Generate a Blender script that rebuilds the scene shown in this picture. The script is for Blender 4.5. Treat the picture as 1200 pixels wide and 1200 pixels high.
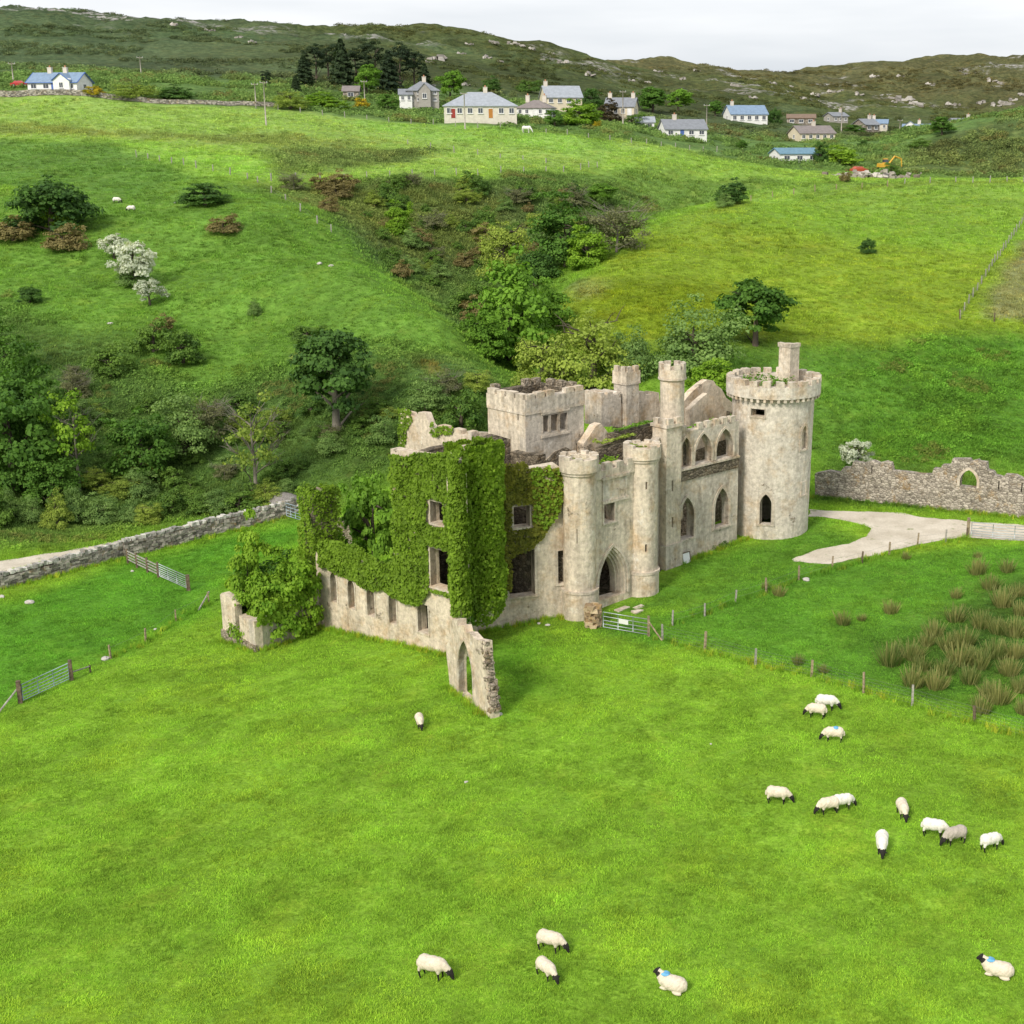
import bpy, bmesh, math, random
import numpy as np
from mathutils import Vector, Matrix, geometry

for o in list(bpy.data.objects):
    bpy.data.objects.remove(o)
SC = bpy.context.scene
COL = SC.collection
random.seed(7)
RNG = np.random.default_rng(7)
R = math.radians

# ------------------------------------------------------------------ camera
# survey frame: x to the east, y away from the drone, z up; drone hovers at (0, 0, 34)
F, CX, CY, YH, CAMH = 1660.0, 735.0, 600.0, 150.0, 34.0
PITCH = math.atan((CY - YH) / F)
cam_d = bpy.data.cameras.new('camera')
cam = bpy.data.objects.new('camera', cam_d)
COL.objects.link(cam)
cam.location = (0, 0, CAMH)
cam.rotation_euler = (math.pi / 2 - PITCH, 0, 0)
cam_d.sensor_width = 36.0
cam_d.lens = 36.0 * F / 1200.0
cam_d.shift_x = (600.0 - CX) / 1200.0
cam_d.clip_start = 0.5
cam_d.clip_end = 6000
SC.camera = cam

# ------------------------------------------------------------------ overcast daylight
SUN_AZ, SUN_EL = R(-152), R(38)          # soft sun in the south-west, behind thin cloud
w = bpy.data.worlds.new('World')
SC.world = w
w.use_nodes = True
nt = w.node_tree
nt.nodes.clear()
wo = nt.nodes.new('ShaderNodeOutputWorld')
bg = nt.nodes.new('ShaderNodeBackground')
bg.inputs['Strength'].default_value = 0.1
sky = nt.nodes.new('ShaderNodeTexSky')
sky.sky_type = 'NISHITA'
sky.sun_disc = False
sky.sun_elevation = SUN_EL
sky.sun_rotation = SUN_AZ
sky.dust_density = 3.0
tc = nt.nodes.new('ShaderNodeTexCoord')
mp = nt.nodes.new('ShaderNodeMapping')
mp.inputs['Scale'].default_value = (1.0, 1.0, 7.0)
nz = nt.nodes.new('ShaderNodeTexNoise')
nz.inputs['Scale'].default_value = 2.2
nz.inputs['Detail'].default_value = 5.0
nz.inputs['Roughness'].default_value = 0.5
cr = nt.nodes.new('ShaderNodeValToRGB')
cr.color_ramp.elements[0].position = 0.36
cr.color_ramp.elements[0].color = (3.15, 3.35, 3.6, 1)
cr.color_ramp.elements[1].position = 0.62
cr.color_ramp.elements[1].color = (4.55, 4.6, 4.7, 1)
mx = nt.nodes.new('ShaderNodeMix')
mx.data_type = 'RGBA'
mx.inputs['Factor'].default_value = 0.93
nt.links.new(tc.outputs['Generated'], mp.inputs['Vector'])
nt.links.new(mp.outputs['Vector'], nz.inputs['Vector'])
nt.links.new(nz.outputs['Fac'], cr.inputs['Fac'])
nt.links.new(sky.outputs['Color'], mx.inputs['A'])
nt.links.new(cr.outputs['Color'], mx.inputs['B'])
nt.links.new(mx.outputs['Result'], bg.inputs['Color'])
nt.links.new(bg.outputs['Background'], wo.inputs['Surface'])

sun_d = bpy.data.lights.new('sun', 'SUN')
sun_d.energy = 1.5
sun_d.angle = R(14)
sun_d.color = (1.0, 0.93, 0.82)
sun = bpy.data.objects.new('sun', sun_d)
COL.objects.link(sun)
sd = Vector((math.sin(SUN_AZ) * math.cos(SUN_EL), math.cos(SUN_AZ) * math.cos(SUN_EL), math.sin(SUN_EL)))
sun.rotation_euler = sd.to_track_quat('Z', 'Y').to_euler()
sun.location = (-60, -30, 120)

vs = SC.view_settings
vs.view_transform = 'Standard'
vs.look = 'None'
vs.exposure = 1.2
vs.gamma = 1.0
vs.use_curve_mapping = False
SC.render.engine = 'CYCLES'
SC.cycles.use_denoising = True
SC.cycles.denoiser = 'OPENIMAGEDENOISE'
SC.cycles.denoising_input_passes = 'RGB_ALBEDO_NORMAL'
SC.cycles.denoising_prefilter = 'ACCURATE'
SC.cycles.max_bounces = 5
SC.cycles.diffuse_bounces = 3
SC.cycles.transparent_max_bounces = 6

# ------------------------------------------------------------------ survey helpers
cp, sp = math.cos(PITCH), math.sin(PITCH)
def ray(u, v):
    r, up = (u - CX) / F, (CY - v) / F
    return r, cp + up * sp, -sp + up * cp
def at_z(u, v, z):
    a, b, c = ray(u, v)
    t = (z - CAMH) / c
    return a * t, b * t, z
def at_y(u, v, y):
    a, b, c = ray(u, v)
    t = y / b
    return a * t, y, CAMH + c * t
def z_at(y, v):
    a, b, c = ray(CX, v)
    return CAMH + c / b * y
def scale_at(y, z):            # pixels of the survey picture per metre
    return F / (y * cp - (z - CAMH) * sp)

# ------------------------------------------------------------------ noise
def _hash(ix, iy, seed):
    h = (ix.astype(np.int64) * 374761393 + iy.astype(np.int64) * 668265263 + seed * 974634777) & 0xFFFFFFFF
    h = ((h ^ (h >> 13)) * 1274126177) & 0xFFFFFFFF
    h = (h ^ (h >> 16)) & 0xFFFFFFFF
    return h / 4294967295.0
def vnoise(x, y, seed=0):
    x = np.asarray(x, float); y = np.asarray(y, float)
    ix, iy = np.floor(x), np.floor(y)
    fx, fy = x - ix, y - iy
    fx = fx * fx * fx * (fx * (fx * 6 - 15) + 10); fy = fy * fy * fy * (fy * (fy * 6 - 15) + 10)
    a = _hash(ix, iy, seed); b = _hash(ix + 1, iy, seed)
    c = _hash(ix, iy + 1, seed); d = _hash(ix + 1, iy + 1, seed)
    return (a + (b - a) * fx) * (1 - fy) + (c + (d - c) * fx) * fy
def fbm(x, y, seed=0, octs=4):
    s, amp, tot = 0.0, 1.0, 0.0
    for k in range(octs):
        s = s + amp * (vnoise(x * 2 ** k, y * 2 ** k, seed + k * 17) - 0.5)
        tot += amp; amp *= 0.5
    return s / tot * 2
# ------------------------------------------------------------------ terrain: surveyed spot heights, thin plate between them
SPOT = []
def S(u, v, y): SPOT.append(at_y(u, v, y))
def Z(u, v, z): SPOT.append(at_z(u, v, z))
for u, v, z in [(-150,1200,-1.0),(0,1200,-.8),(300,1200,-.3),(600,1200,0),(900,1200,.1),(1200,1200,.3),(1350,1200,.4),
                (0,950,-1.5),(300,950,-.8),(600,950,-.1),(900,950,.2),(1200,950,.5),(0,830,-2.2),(150,800,-2.0),
                (300,770,-1.8),(375,735,-1.8),(450,752,-1.1),(527,768,-.6),(600,728,-.3),(680,727,0),(752,700,.25),
                (780,668,.5),(862,627,1.0),(905,633,1.0),(950,700,.6),(1000,780,.4),(1200,850,.5),(1200,700,1.2),
                (1100,620,1.5),(1200,620,1.7),(0,690,-3.0),(145,650,-2.9),(-120,720,-3.2),(250,622,-2.4),(340,600,-2.0),(960,580,1.5),
                (1200,600,2.0),(1080,590,1.7),(1350,620,2.4),(1350,800,1.0)]:
    Z(u, v, z)
for x, y, z in [(0,20,.2),(-30,20,-.6),(30,20,.6),(-60,50,-2),(60,50,1.2),(-80,90,-3.2),(-4,112,.6),(4,122,1.0),(-14,112,-.3),(-20,122,-1.2)]:
    SPOT.append((x, y, z))
for u, v, y in [(-150,640,123),(0,625,127),(0,600,134),(0,500,150),(0,400,172),(0,300,205),(0,230,240),(0,200,265),(0,150,310),(0,120,345),
                (-250,500,150),(-250,400,172),(-250,300,205),(-250,200,265),(-250,120,350),
                (150,600,135),(150,500,150),(150,400,172),(150,300,205),(150,230,240),(150,195,268),(150,150,312),(150,120,347),
                (300,560,140),(300,500,151),(300,400,173),(300,300,205),(300,230,238),(300,195,268),(300,150,315),
                (400,520,143),(400,450,154),(400,360,176),(415,310,192),(375,250,225),
                (500,470,147),(500,400,163),(545,430,152),(470,345,180),(520,372,168),
                # the gully
                (478,330,214),(520,360,205),(520,330,224),(450,262,246),(600,250,262),(560,300,238),(575,400,190),(590,440,172),(625,465,160),(650,500,150),
                (380,218,262),(480,215,270),(640,215,280),(700,225,278),(700,265,262),(640,300,232),(620,350,205),
                # the knoll
                (700,420,166),(690,380,176),(672,335,196),(715,300,214),(765,268,236),(850,236,262),(980,216,298),(1100,212,300),(1200,211,300),
                (1350,211,300),(800,400,170),(800,450,152),(800,340,192),(880,300,216),(960,400,174),(960,300,218),(960,250,258),(1080,300,220),(1080,250,260),
                (1200,300,224),(1200,250,258),(1200,400,178),(1200,500,151),(1200,550,139),(960,500,150),(960,545,139),(1080,500,150),(1080,400,176),
                (1350,300,224),(1350,400,178),(1350,520,146),
                # behind the knoll
                (790,256,285),(860,215,300),(980,205,330),(1080,206,338),
                (900,193,345),(960,192,350),(1030,196,352),(1100,203,345),(1200,206,345),(1100,165,375),(1150,148,378),(1200,136,380),(1350,125,385),(1200,150,440),(1100,160,450),
                # plateau
                (600,190,300),(600,150,345),(560,137,362),(450,130,370),(400,150,330),(450,190,295),(750,195,305),(800,163,375),(700,150,355),
                (850,160,400),(900,160,420),(870,144,450),(950,166,410),(980,150,480),(1070,160,460),(1130,152,500),
                (67,106,350),(10,108,350),(200,112,360),(300,112,365),
                # hills
                (300,92,420),(150,85,420),(0,60,470),(0,38,530),(0,15,600),(-250,5,600),(-250,50,480),(200,60,500),(200,25,620),(300,29,632),(400,35,640),
                (400,70,480),(480,43,630),(560,42,650),(600,50,660),(650,66,690),(700,72,700),(740,79,720),(785,74,750),(825,86,775),(862,97,800),(900,93,840),
                (960,83,850),(1000,80,860),(1060,76,870),(1100,73,880),(1150,72,880),(1200,73,880),(1400,75,880),
                (600,100,455),(700,112,480),(650,85,560),(850,125,540),(780,105,600),(1000,130,590),(1000,105,720),(1150,140,560),(1150,110,700),(1400,120,600)]:
    S(u, v, y)
for x, y, z in [(-500,780,60),(-300,800,55),(-150,820,50),(0,900,45),(150,1050,40),(300,1100,40),(-600,1150,20),(0,1300,20),(500,1300,20),(700,880,60),(-520,600,78),(-520,350,45)]:
    SPOT.append((x, y, z))
SP = np.array(SPOT)
LS = 60.0
def _phi(r2):
    return 0.5 * r2 * np.log(r2 + 1e-9)
def _tps_fit():
    n = len(SP)
    p = SP[:, :2] / LS
    d2 = ((p[:, None, :] - p[None, :, :]) ** 2).sum(2)
    A = np.zeros((n + 3, n + 3))
    A[:n, :n] = _phi(d2) + np.eye(n) * 2e-3
    A[:n, n] = 1; A[:n, n + 1:] = p
    A[n, :n] = 1; A[n + 1:, :n] = p.T
    return np.linalg.solve(A, np.concatenate([SP[:, 2], np.zeros(3)]))
TW = _tps_fit()
def _tps(x, y):
    n = len(SP)
    p = SP[:, :2] / LS
    out = np.empty(x.size)
    xf, yf = x.ravel() / LS, y.ravel() / LS
    for i in range(0, x.size, 20000):
        xs, ys = xf[i:i + 20000], yf[i:i + 20000]
        d2 = (xs[:, None] - p[None, :, 0]) ** 2 + (ys[:, None] - p[None, :, 1]) ** 2
        out[i:i + 20000] = _phi(d2) @ TW[:n] + TW[n] + TW[n + 1] * xs + TW[n + 2] * ys
    return out.reshape(x.shape)
def sstep(a, b, t):
    t = np.clip((t - a) / (b - a), 0, 1)
    return t * t * (3 - 2 * t)
def height(x, y, detail=True):
    x = np.asarray(x, float); y = np.asarray(y, float)
    z = _tps(x, y)
    if detail:
        far = sstep(430, 640, y)
        mid = sstep(128, 175, y) * (1 - far)
        z = z + 0.05 * fbm(x / 4, y / 4, 3, 3) * (1 - far)
        z = z + mid * 0.5 * fbm(x / 9, y / 9, 5, 4)
        cr_ = fbm(x / 46, y / 46, 9, 5)
        z = z + far * (4.5 * cr_ + 2.2 * (1 - np.abs(fbm(x / 30, y / 22, 21, 4)) * 2.5))
    return z
# cached height raster for quick look-ups
# one terrain sheet: rows spread out with distance
def _rows():
    ys, y = [14.0], 14.0
    while y < 1300:
        y += max(0.55, min(4.5, y * 0.0062)) if y < 960 else 12
        ys.append(y)
    return np.array(ys)
ROWS = _rows()
NC = 460
TT = np.linspace(0, 1, NC)
XL, XR = -(46 + 0.56 * ROWS), (40 + 0.42 * ROWS)
GX = XL[:, None] + (XR - XL)[:, None] * TT[None, :]
GY = np.repeat(ROWS[:, None], NC, 1)
GZ = height(GX, GY)
def hz(x, y):
    """terrain height under a point, from the sheet itself"""
    i = min(max(int(np.searchsorted(ROWS, y)) - 1, 0), len(ROWS) - 2)
    fy = (y - ROWS[i]) / (ROWS[i + 1] - ROWS[i])
    r = []
    for k in (i, i + 1):
        t = (x - XL[k]) / (XR[k] - XL[k]) * (NC - 1)
        t = min(max(t, 0), NC - 1.001)
        j = int(t); f = t - j
        r.append(GZ[k, j] * (1 - f) + GZ[k, j + 1] * f)
    return r[0] * (1 - fy) + r[1] * fy
def hzv(x, y):
    x = np.asarray(x, float); y = np.asarray(y, float)
    i = np.clip(np.searchsorted(ROWS, y) - 1, 0, len(ROWS) - 2)
    fy = (y - ROWS[i]) / (ROWS[i + 1] - ROWS[i])
    out = []
    for k in (i, i + 1):
        t = np.clip((x - XL[k]) / (XR[k] - XL[k]) * (NC - 1), 0, NC - 1.001)
        j = t.astype(int); f = t - j
        out.append(GZ[k, j] * (1 - f) + GZ[k, j + 1] * f)
    return out[0] * (1 - fy) + out[1] * fy
def ground(u, v, ymin=30.0, ymax=1000.0):
    """first point of the terrain seen along a line of sight of the survey picture"""
    a, b, c = ray(u, v)
    ys = np.concatenate([np.arange(ymin, min(ymax, 320), 0.5), np.arange(max(ymin, 320), ymax, 1.5)])
    xs = ys * a / b
    zs = CAMH + ys * c / b
    d = zs - hzv(xs, ys)
    k = np.nonzero(d <= 0)[0]
    if len(k) == 0:
        k = np.argmin(d)
        return float(xs[k]), float(ys[k]), float(hz(xs[k], ys[k]))
    k = k[0]
    if k > 0:
        f = d[k - 1] / (d[k - 1] - d[k])
        y = ys[k - 1] + (ys[k] - ys[k - 1]) * f
    else:
        y = ys[0]
    x = y * a / b
    return float(x), float(y), float(hz(x, y))
def gpoly(pts, **k):
    return [ground(u, v, **k)[:2] for u, v in pts]

# ------------------------------------------------------------------ object helpers
def link(o, parent=None):
    COL.objects.link(o)
    if parent is not None:
        o.parent = parent
    return o
def tag(o, label=None, cat=None, group=None, kind=None):
    if label: o['label'] = label
    if cat: o['category'] = cat
    if group: o['group'] = group
    if kind: o['kind'] = kind
    return o
def empty(name, loc=(0, 0, 0), rz=0.0, parent=None):
    o = bpy.data.objects.new(name, None)
    o.location = loc
    o.rotation_euler = (0, 0, rz)
    o.empty_display_size = 0.3
    return link(o, parent)
def mesh_obj(name, verts, faces, mat, parent=None, smooth=False):
    me = bpy.data.meshes.new(name)
    me.from_pydata([tuple(v) for v in verts], [], [tuple(f) for f in faces])
    me.update()
    if mat is not None:
        for m in (mat if isinstance(mat, (list, tuple)) else [mat]):
            me.materials.append(m)
    if smooth:
        me.shade_smooth()
    o = bpy.data.objects.new(name, me)
    return link(o, parent)
def np_mesh(name, V, Q, mat, smooth=False):
    """fast mesh from arrays: V n x 3, Q m x k"""
    me = bpy.data.meshes.new(name)
    V = np.asarray(V, np.float32); Q = np.asarray(Q, np.int32)
    k = Q.shape[1]
    me.vertices.add(len(V)); me.vertices.foreach_set('co', V.ravel())
    me.loops.add(Q.size); me.loops.foreach_set('vertex_index', Q.ravel())
    me.polygons.add(len(Q))
    me.polygons.foreach_set('loop_start', np.arange(len(Q), dtype=np.int32) * k)
    if mat is not None:
        me.materials.append(mat)
    me.update(calc_edges=True)
    me.validate()
    if smooth:
        me.shade_smooth()
    return me
def new_obj(name, me, parent=None, loc=None, rz=0.0, scale=None):
    o = bpy.data.objects.new(name, me)
    if loc is not None: o.location = loc
    if rz: o.rotation_euler = (0, 0, rz)
    if scale is not None: o.scale = scale if hasattr(scale, '__len__') else (scale,) * 3
    return link(o, parent)
def copy_tree(o, parent=None):
    c = o.copy()
    link(c, parent)
    for ch in list(o.children):
        copy_tree(ch, c)
    return c
class MB:
    """collects simple shapes into one mesh"""
    def __init__(s): s.v, s.f = [], []
    def add(s, vs, fs):
        n = len(s.v)
        s.v += [tuple(v) for v in vs]
        s.f += [tuple(i + n for i in f) for f in fs]
        return s
    def box(s, c, size, rz=0.0, jit=0.0, taper=1.0, rot=None):
        hx, hy, h = size[0] / 2, size[1] / 2, size[2] / 2
        M = Matrix.Rotation(rz, 3, 'Z') if rot is None else rot
        vs = []
        for k, (a, b, d) in enumerate([(-1,-1,-1),(1,-1,-1),(1,1,-1),(-1,1,-1),(-1,-1,1),(1,-1,1),(1,1,1),(-1,1,1)]):
            t = taper if d > 0 else 1.0
            p = Vector((a * hx * t, b * hy * t, d * h))
            if jit: p += Vector((random.uniform(-jit, jit), random.uniform(-jit, jit), random.uniform(-jit, jit)))
            vs.append(Vector(c) + M @ p)
        return s.add(vs, [(0,3,2,1),(4,5,6,7),(0,1,5,4),(1,2,6,5),(2,3,7,6),(3,0,4,7)])
    def tube(s, pts, rad, n=6, cap=True):
        pts = [Vector(p) for p in pts]
        if not hasattr(rad, '__len__'): rad = [rad] * len(pts)
        vs, fs = [], []
        for i, p in enumerate(pts):
            d = (pts[min(i + 1, len(pts) - 1)] - pts[max(i - 1, 0)]).normalized()
            a = d.orthogonal().normalized() if abs(d.z) > 0.95 else d.cross(Vector((0, 0, 1))).normalized()
            b = d.cross(a)
            for k in range(n):
                t = 2 * math.pi * k / n
                vs.append(p + (a * math.cos(t) + b * math.sin(t)) * rad[i])
        for i in range(len(pts) - 1):
            for k in range(n):
                q = (k + 1) % n
                fs.append((i * n + k, i * n + q, (i + 1) * n + q, (i + 1) * n + k))
        if cap:
            fs.append(tuple(range(n)))
            fs.append(tuple(reversed(range((len(pts) - 1) * n, len(pts) * n))))
        return s.add(vs, fs)
    def prism(s, poly, z0, z1):
        n = len(poly)
        vs = [(x, y, z0) for x, y in poly] + [(x, y, z1) for x, y in poly]
        fs = [tuple(reversed(range(n))), tuple(range(n, 2 * n))] + [(i, (i + 1) % n, n + (i + 1) % n, n + i) for i in range(n)]
        return s.add(vs, fs)
    def build(s, name, mat, parent=None, smooth=False):
        return mesh_obj(name, s.v, s.f, mat, parent, smooth)

# ------------------------------------------------------------------ material helpers
class NT:
    def __init__(s, name, rough=0.9, spec=0.15):
        s.m = bpy.data.materials.new(name)
        s.m.use_nodes = True
        s.t = s.m.node_tree
        s.t.nodes.clear()
        s.out = s.n('ShaderNodeOutputMaterial')
        s.b = s.n('ShaderNodeBsdfPrincipled')
        s.b.inputs['Roughness'].default_value = rough
        s.b.inputs['Specular IOR Level'].default_value = spec
        s.t.links.new(s.b.outputs[0], s.out.inputs[0])
    def n(s, t, **k):
        x = s.t.nodes.new(t)
        for a, b in k.items(): setattr(x, a, b)
        return x
    def l(s, a, b): s.t.links.new(a, b)
    def pos(s, kind='Position'):
        if kind == 'Position':
            return s.n('ShaderNodeNewGeometry').outputs['Position']
        return s.n('ShaderNodeTexCoord').outputs[kind]
    def noise(s, vec, scale, detail=3, rough=0.55, sc3=None):
        if sc3 is not None:
            m = s.n('ShaderNodeMapping'); m.inputs['Scale'].default_value = sc3
            s.l(vec, m.inputs['Vector']); vec = m.outputs['Vector']
        x = s.n('ShaderNodeTexNoise')
        x.inputs['Scale'].default_value = scale; x.inputs['Detail'].default_value = detail; x.inputs['Roughness'].default_value = rough
        s.l(vec, x.inputs['Vector'])
        return x.outputs['Fac']
    def ramp(s, fac, stops, interp='LINEAR'):
        x = s.n('ShaderNodeValToRGB'); e = x.color_ramp.elements
        x.color_ramp.interpolation = interp
        while len(e) < len(stops): e.new(0.5)
        for i, (p, c) in enumerate(stops):
            e[i].position = p
            e[i].color = (c, c, c, 1) if not hasattr(c, '__len__') else (*c, 1)
        s.l(fac, x.inputs['Fac'])
        return x.outputs['Color']
    def mix(s, fac, a, b, mode='MIX'):
        x = s.n('ShaderNodeMix', data_type='RGBA', blend_type=mode)
        for v, k in ((fac, 'Factor'), (a, 'A'), (b, 'B')):
            if hasattr(v, 'is_linked') or hasattr(v, 'links'): s.l(v, x.inputs[k])
            elif k == 'Factor': x.inputs[k].default_value = v
            else: x.inputs[k].default_value = (*v, 1) if hasattr(v, '__len__') else (v, v, v, 1)
        return x.outputs['Result']
    def math(s, op, a, b=0.0):
        x = s.n('ShaderNodeMath', operation=op)
        for i, v in enumerate((a, b)):
            if hasattr(v, 'links'): s.l(v, x.inputs[i])
            else: x.inputs[i].default_value = v
        return x.outputs[0]
    def col(s, c):
        if hasattr(c, 'links'): s.l(c, s.b.inputs['Base Color'])
        else: s.b.inputs['Base Color'].default_value = (*c, 1)
        return s
    def bump(s, h, strength=0.5, dist=0.05):
        x = s.n('ShaderNodeBump'); x.inputs['Strength'].default_value = strength; x.inputs['Distance'].default_value = dist
        s.l(h, x.inputs['Height']); s.l(x.outputs['Normal'], s.b.inputs['Normal'])
        return s
def plain(name, c, rough=0.8, spec=0.2, var=0.12, scale=6.0, metal=0.0):
    m = NT(name, rough, spec)
    n = m.noise(m.pos('Object'), scale, 4)
    k = m.ramp(n, [(0.3, tuple(x * (1 - var * 2) for x in c)), (0.7, tuple(min(1, x * (1 + var)) for x in c))])
    m.col(k)
    m.b.inputs['Metallic'].default_value = metal
    return m.m
# ------------------------------------------------------------------ land cover
def poly_sd(px, py, poly):
    """signed distance to a polygon, positive inside"""
    P = np.array(poly)
    d = np.full(px.shape, 1e18); ins = np.zeros(px.shape, bool)
    n = len(P)
    for i in range(n):
        a, b = P[i], P[(i + 1) % n]
        e = b - a
        wx, wy = px - a[0], py - a[1]
        t = np.clip((wx * e[0] + wy * e[1]) / (e @ e + 1e-12), 0, 1)
        d = np.minimum(d, (wx - e[0] * t) ** 2 + (wy - e[1] * t) ** 2)
        if a[1] != b[1]:
            c = ((a[1] > py) != (b[1] > py)) & (px < (b[0] - a[0]) * (py - a[1]) / (b[1] - a[1]) + a[0])
            ins ^= c
    d = np.sqrt(d)
    return np.where(ins, d, -d)
FIELD = (0.183, 0.366, 0.015)
LUSH = (0.091, 0.275, 0.010)
HILL = (0.116, 0.256, 0.017)
ROUGH = (.082, .160, .022)
BROWN = (.190, .175, .055)
UPPER = (0.213, 0.390, 0.032)
KNOLL = (0.189, 0.311, 0.012)
HEATH = (.082, .112, .030)
TAN = (.160, .140, .058)
YEL = (0.244, 0.317, 0.024)
# (points of the outline, colour, softness in metres, strength, outline wander in metres, roughness, far only / near only limits)
COVER = [
    ([(-300,640),(0,632),(150,612),(340,590),(400,560),(560,520),(660,500),(700,440),(960,540),(1400,560),(1400,215),(980,216),(760,270),(660,340),(640,240),(300,215),(0,225),(-300,225)], HILL, 6, 1, 2, .45, {}),
    ([(-300,470),(0,350),(60,370),(120,420),(190,440),(240,470),(320,440),(420,425),(545,405),(600,470),(620,520),(540,560),(340,600),(150,625),(0,645),(-300,690)], ROUGH, 5, .8, 4, 1, {}),
    ([(330,213),(480,206),(700,212),(770,236),(730,275),(640,330),(610,400),(560,405),(500,352),(430,302),(370,240)], ROUGH, 4, .85, 4, 1, {}),
    ([(340,220),(480,212),(640,225),(600,260),(560,290),(470,300),(420,270),(370,245)], BROWN, 8, .35, 6, 1, {}),
    ([(-300,110),(0,112),(250,124),(420,138),(560,150),(700,168),(830,178),(700,192),(560,202),(420,205),(318,209),(300,184),(160,165),(0,160),(-300,170)], UPPER, 3, 1, 1.5, .3, {}),
    ([(-300,148),(0,146),(80,148),(150,156),(240,158),(330,160),(440,165),(330,170),(160,164),(0,158),(-300,160)], BROWN, 3, .45, 3, .8, {}),
    ([(305,178),(400,172),(520,178),(480,190),(400,200),(320,203)], (0.085, 0.134, 0.024), 4, .7, 4, .9, {}),
    ([(150,167),(220,176),(300,186),(317,208),(240,209),(165,190)], (0.195, 0.403, 0.022), 2, .9, 1, .25, {}),
    ([(0,165),(130,168),(240,210),(130,228),(0,220),(-200,215),(-200,170)], (0.091, 0.220, 0.015), 3, .9, 1.5, .3, {}),
    ([(400,138),(560,146),(760,176),(700,186),(560,170),(430,152)], (0.183, 0.390, 0.024), 2, .8, 1.5, .25, {}),
    ([(600,200),(760,196),(1000,216),(860,232),(760,262),(700,240),(600,222)], (0.085, 0.183, 0.015), 5, .7, 3, .6, {}),
    ([(660,345),(760,268),(860,236),(980,217),(1200,212),(1400,212),(1400,330),(1200,390),(960,410),(860,390),(700,425)], KNOLL, 4, .95, 2, .35, {}),
    ([(960,222),(1200,216),(1400,216),(1400,290),(1180,300),(1000,280),(850,262),(800,270)], (0.165, 0.336, 0.015), 6, .8, 3, .25, {}),
    ([(670,335),(840,330),(1000,400),(860,400),(720,425),(650,420)], (0.171, 0.244, 0.007), 6, .7, 4, .6, {}),
    ([(960,400),(1200,395),(1400,400),(1400,545),(1200,540),(1000,545),(955,520)], (0.091, 0.232, 0.010), 5, .9, 3, .7, {}),
    ([(1152,372),(1172,318),(1196,285),(1300,280),(1300,372)], (.26, .24, .13), 1.5, .75, 1, .5, {}),
    ([(1000,540),(1080,545),(1200,560),(1200,585),(1000,560),(955,560)], (0.061, 0.146, 0.012), 2, .7, 2, .8, {}),
    # near fields
    ([(0,700),(150,660),(340,608),(350,640),(260,690),(130,770),(20,825),(-200,900),(-200,740)], LUSH, 2.5, .9, 2, .3, {}),
    ([(690,740),(830,762),(960,795),(1200,855),(1400,900),(1400,640),(1140,638),(940,668),(800,715)], (0.095, 0.262, 0.011), 1.2, .9, 1, .4, {}),
    ([(690,730),(960,680),(1000,640),(960,605),(900,640),(800,660),(770,690)], (0.088, 0.238, 0.011), 1.5, .8, 1, .35, {}),
    ([(1060,740),(1120,690),(1200,670),(1400,660),(1400,860),(1200,835),(1080,800)], (0.055, 0.116, 0.010), 3, .75, 2.5, 1, {}),
    ([(940,588),(1200,606),(1400,620),(1400,600),(1200,590),(950,575)], (0.049, 0.140, 0.007), 1, .8, .8, .5, {}),
    ([(650,345),(665,333),(700,328),(722,336),(715,347),(680,350)], (.22, .20, .11), 1.5, .5, 2, .6, {}),
    ([(330,424),(342,420),(352,428),(346,434)], (0.293, 0.207, 0.085), .8, .8, 1.5, .6, {}),
    ([(490,432),(505,430),(515,440),(500,440)], (0.293, 0.207, 0.085), .8, .7, 1.5, .6, {}),
    ([(560,745),(640,735),(660,760),(640,800),(590,830),(575,790)], (0.091, 0.268, 0.007), 3, .7, 2, .3, {}),  # soft shadow beside the free-standing arch, painted as darker grass
]
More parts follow.
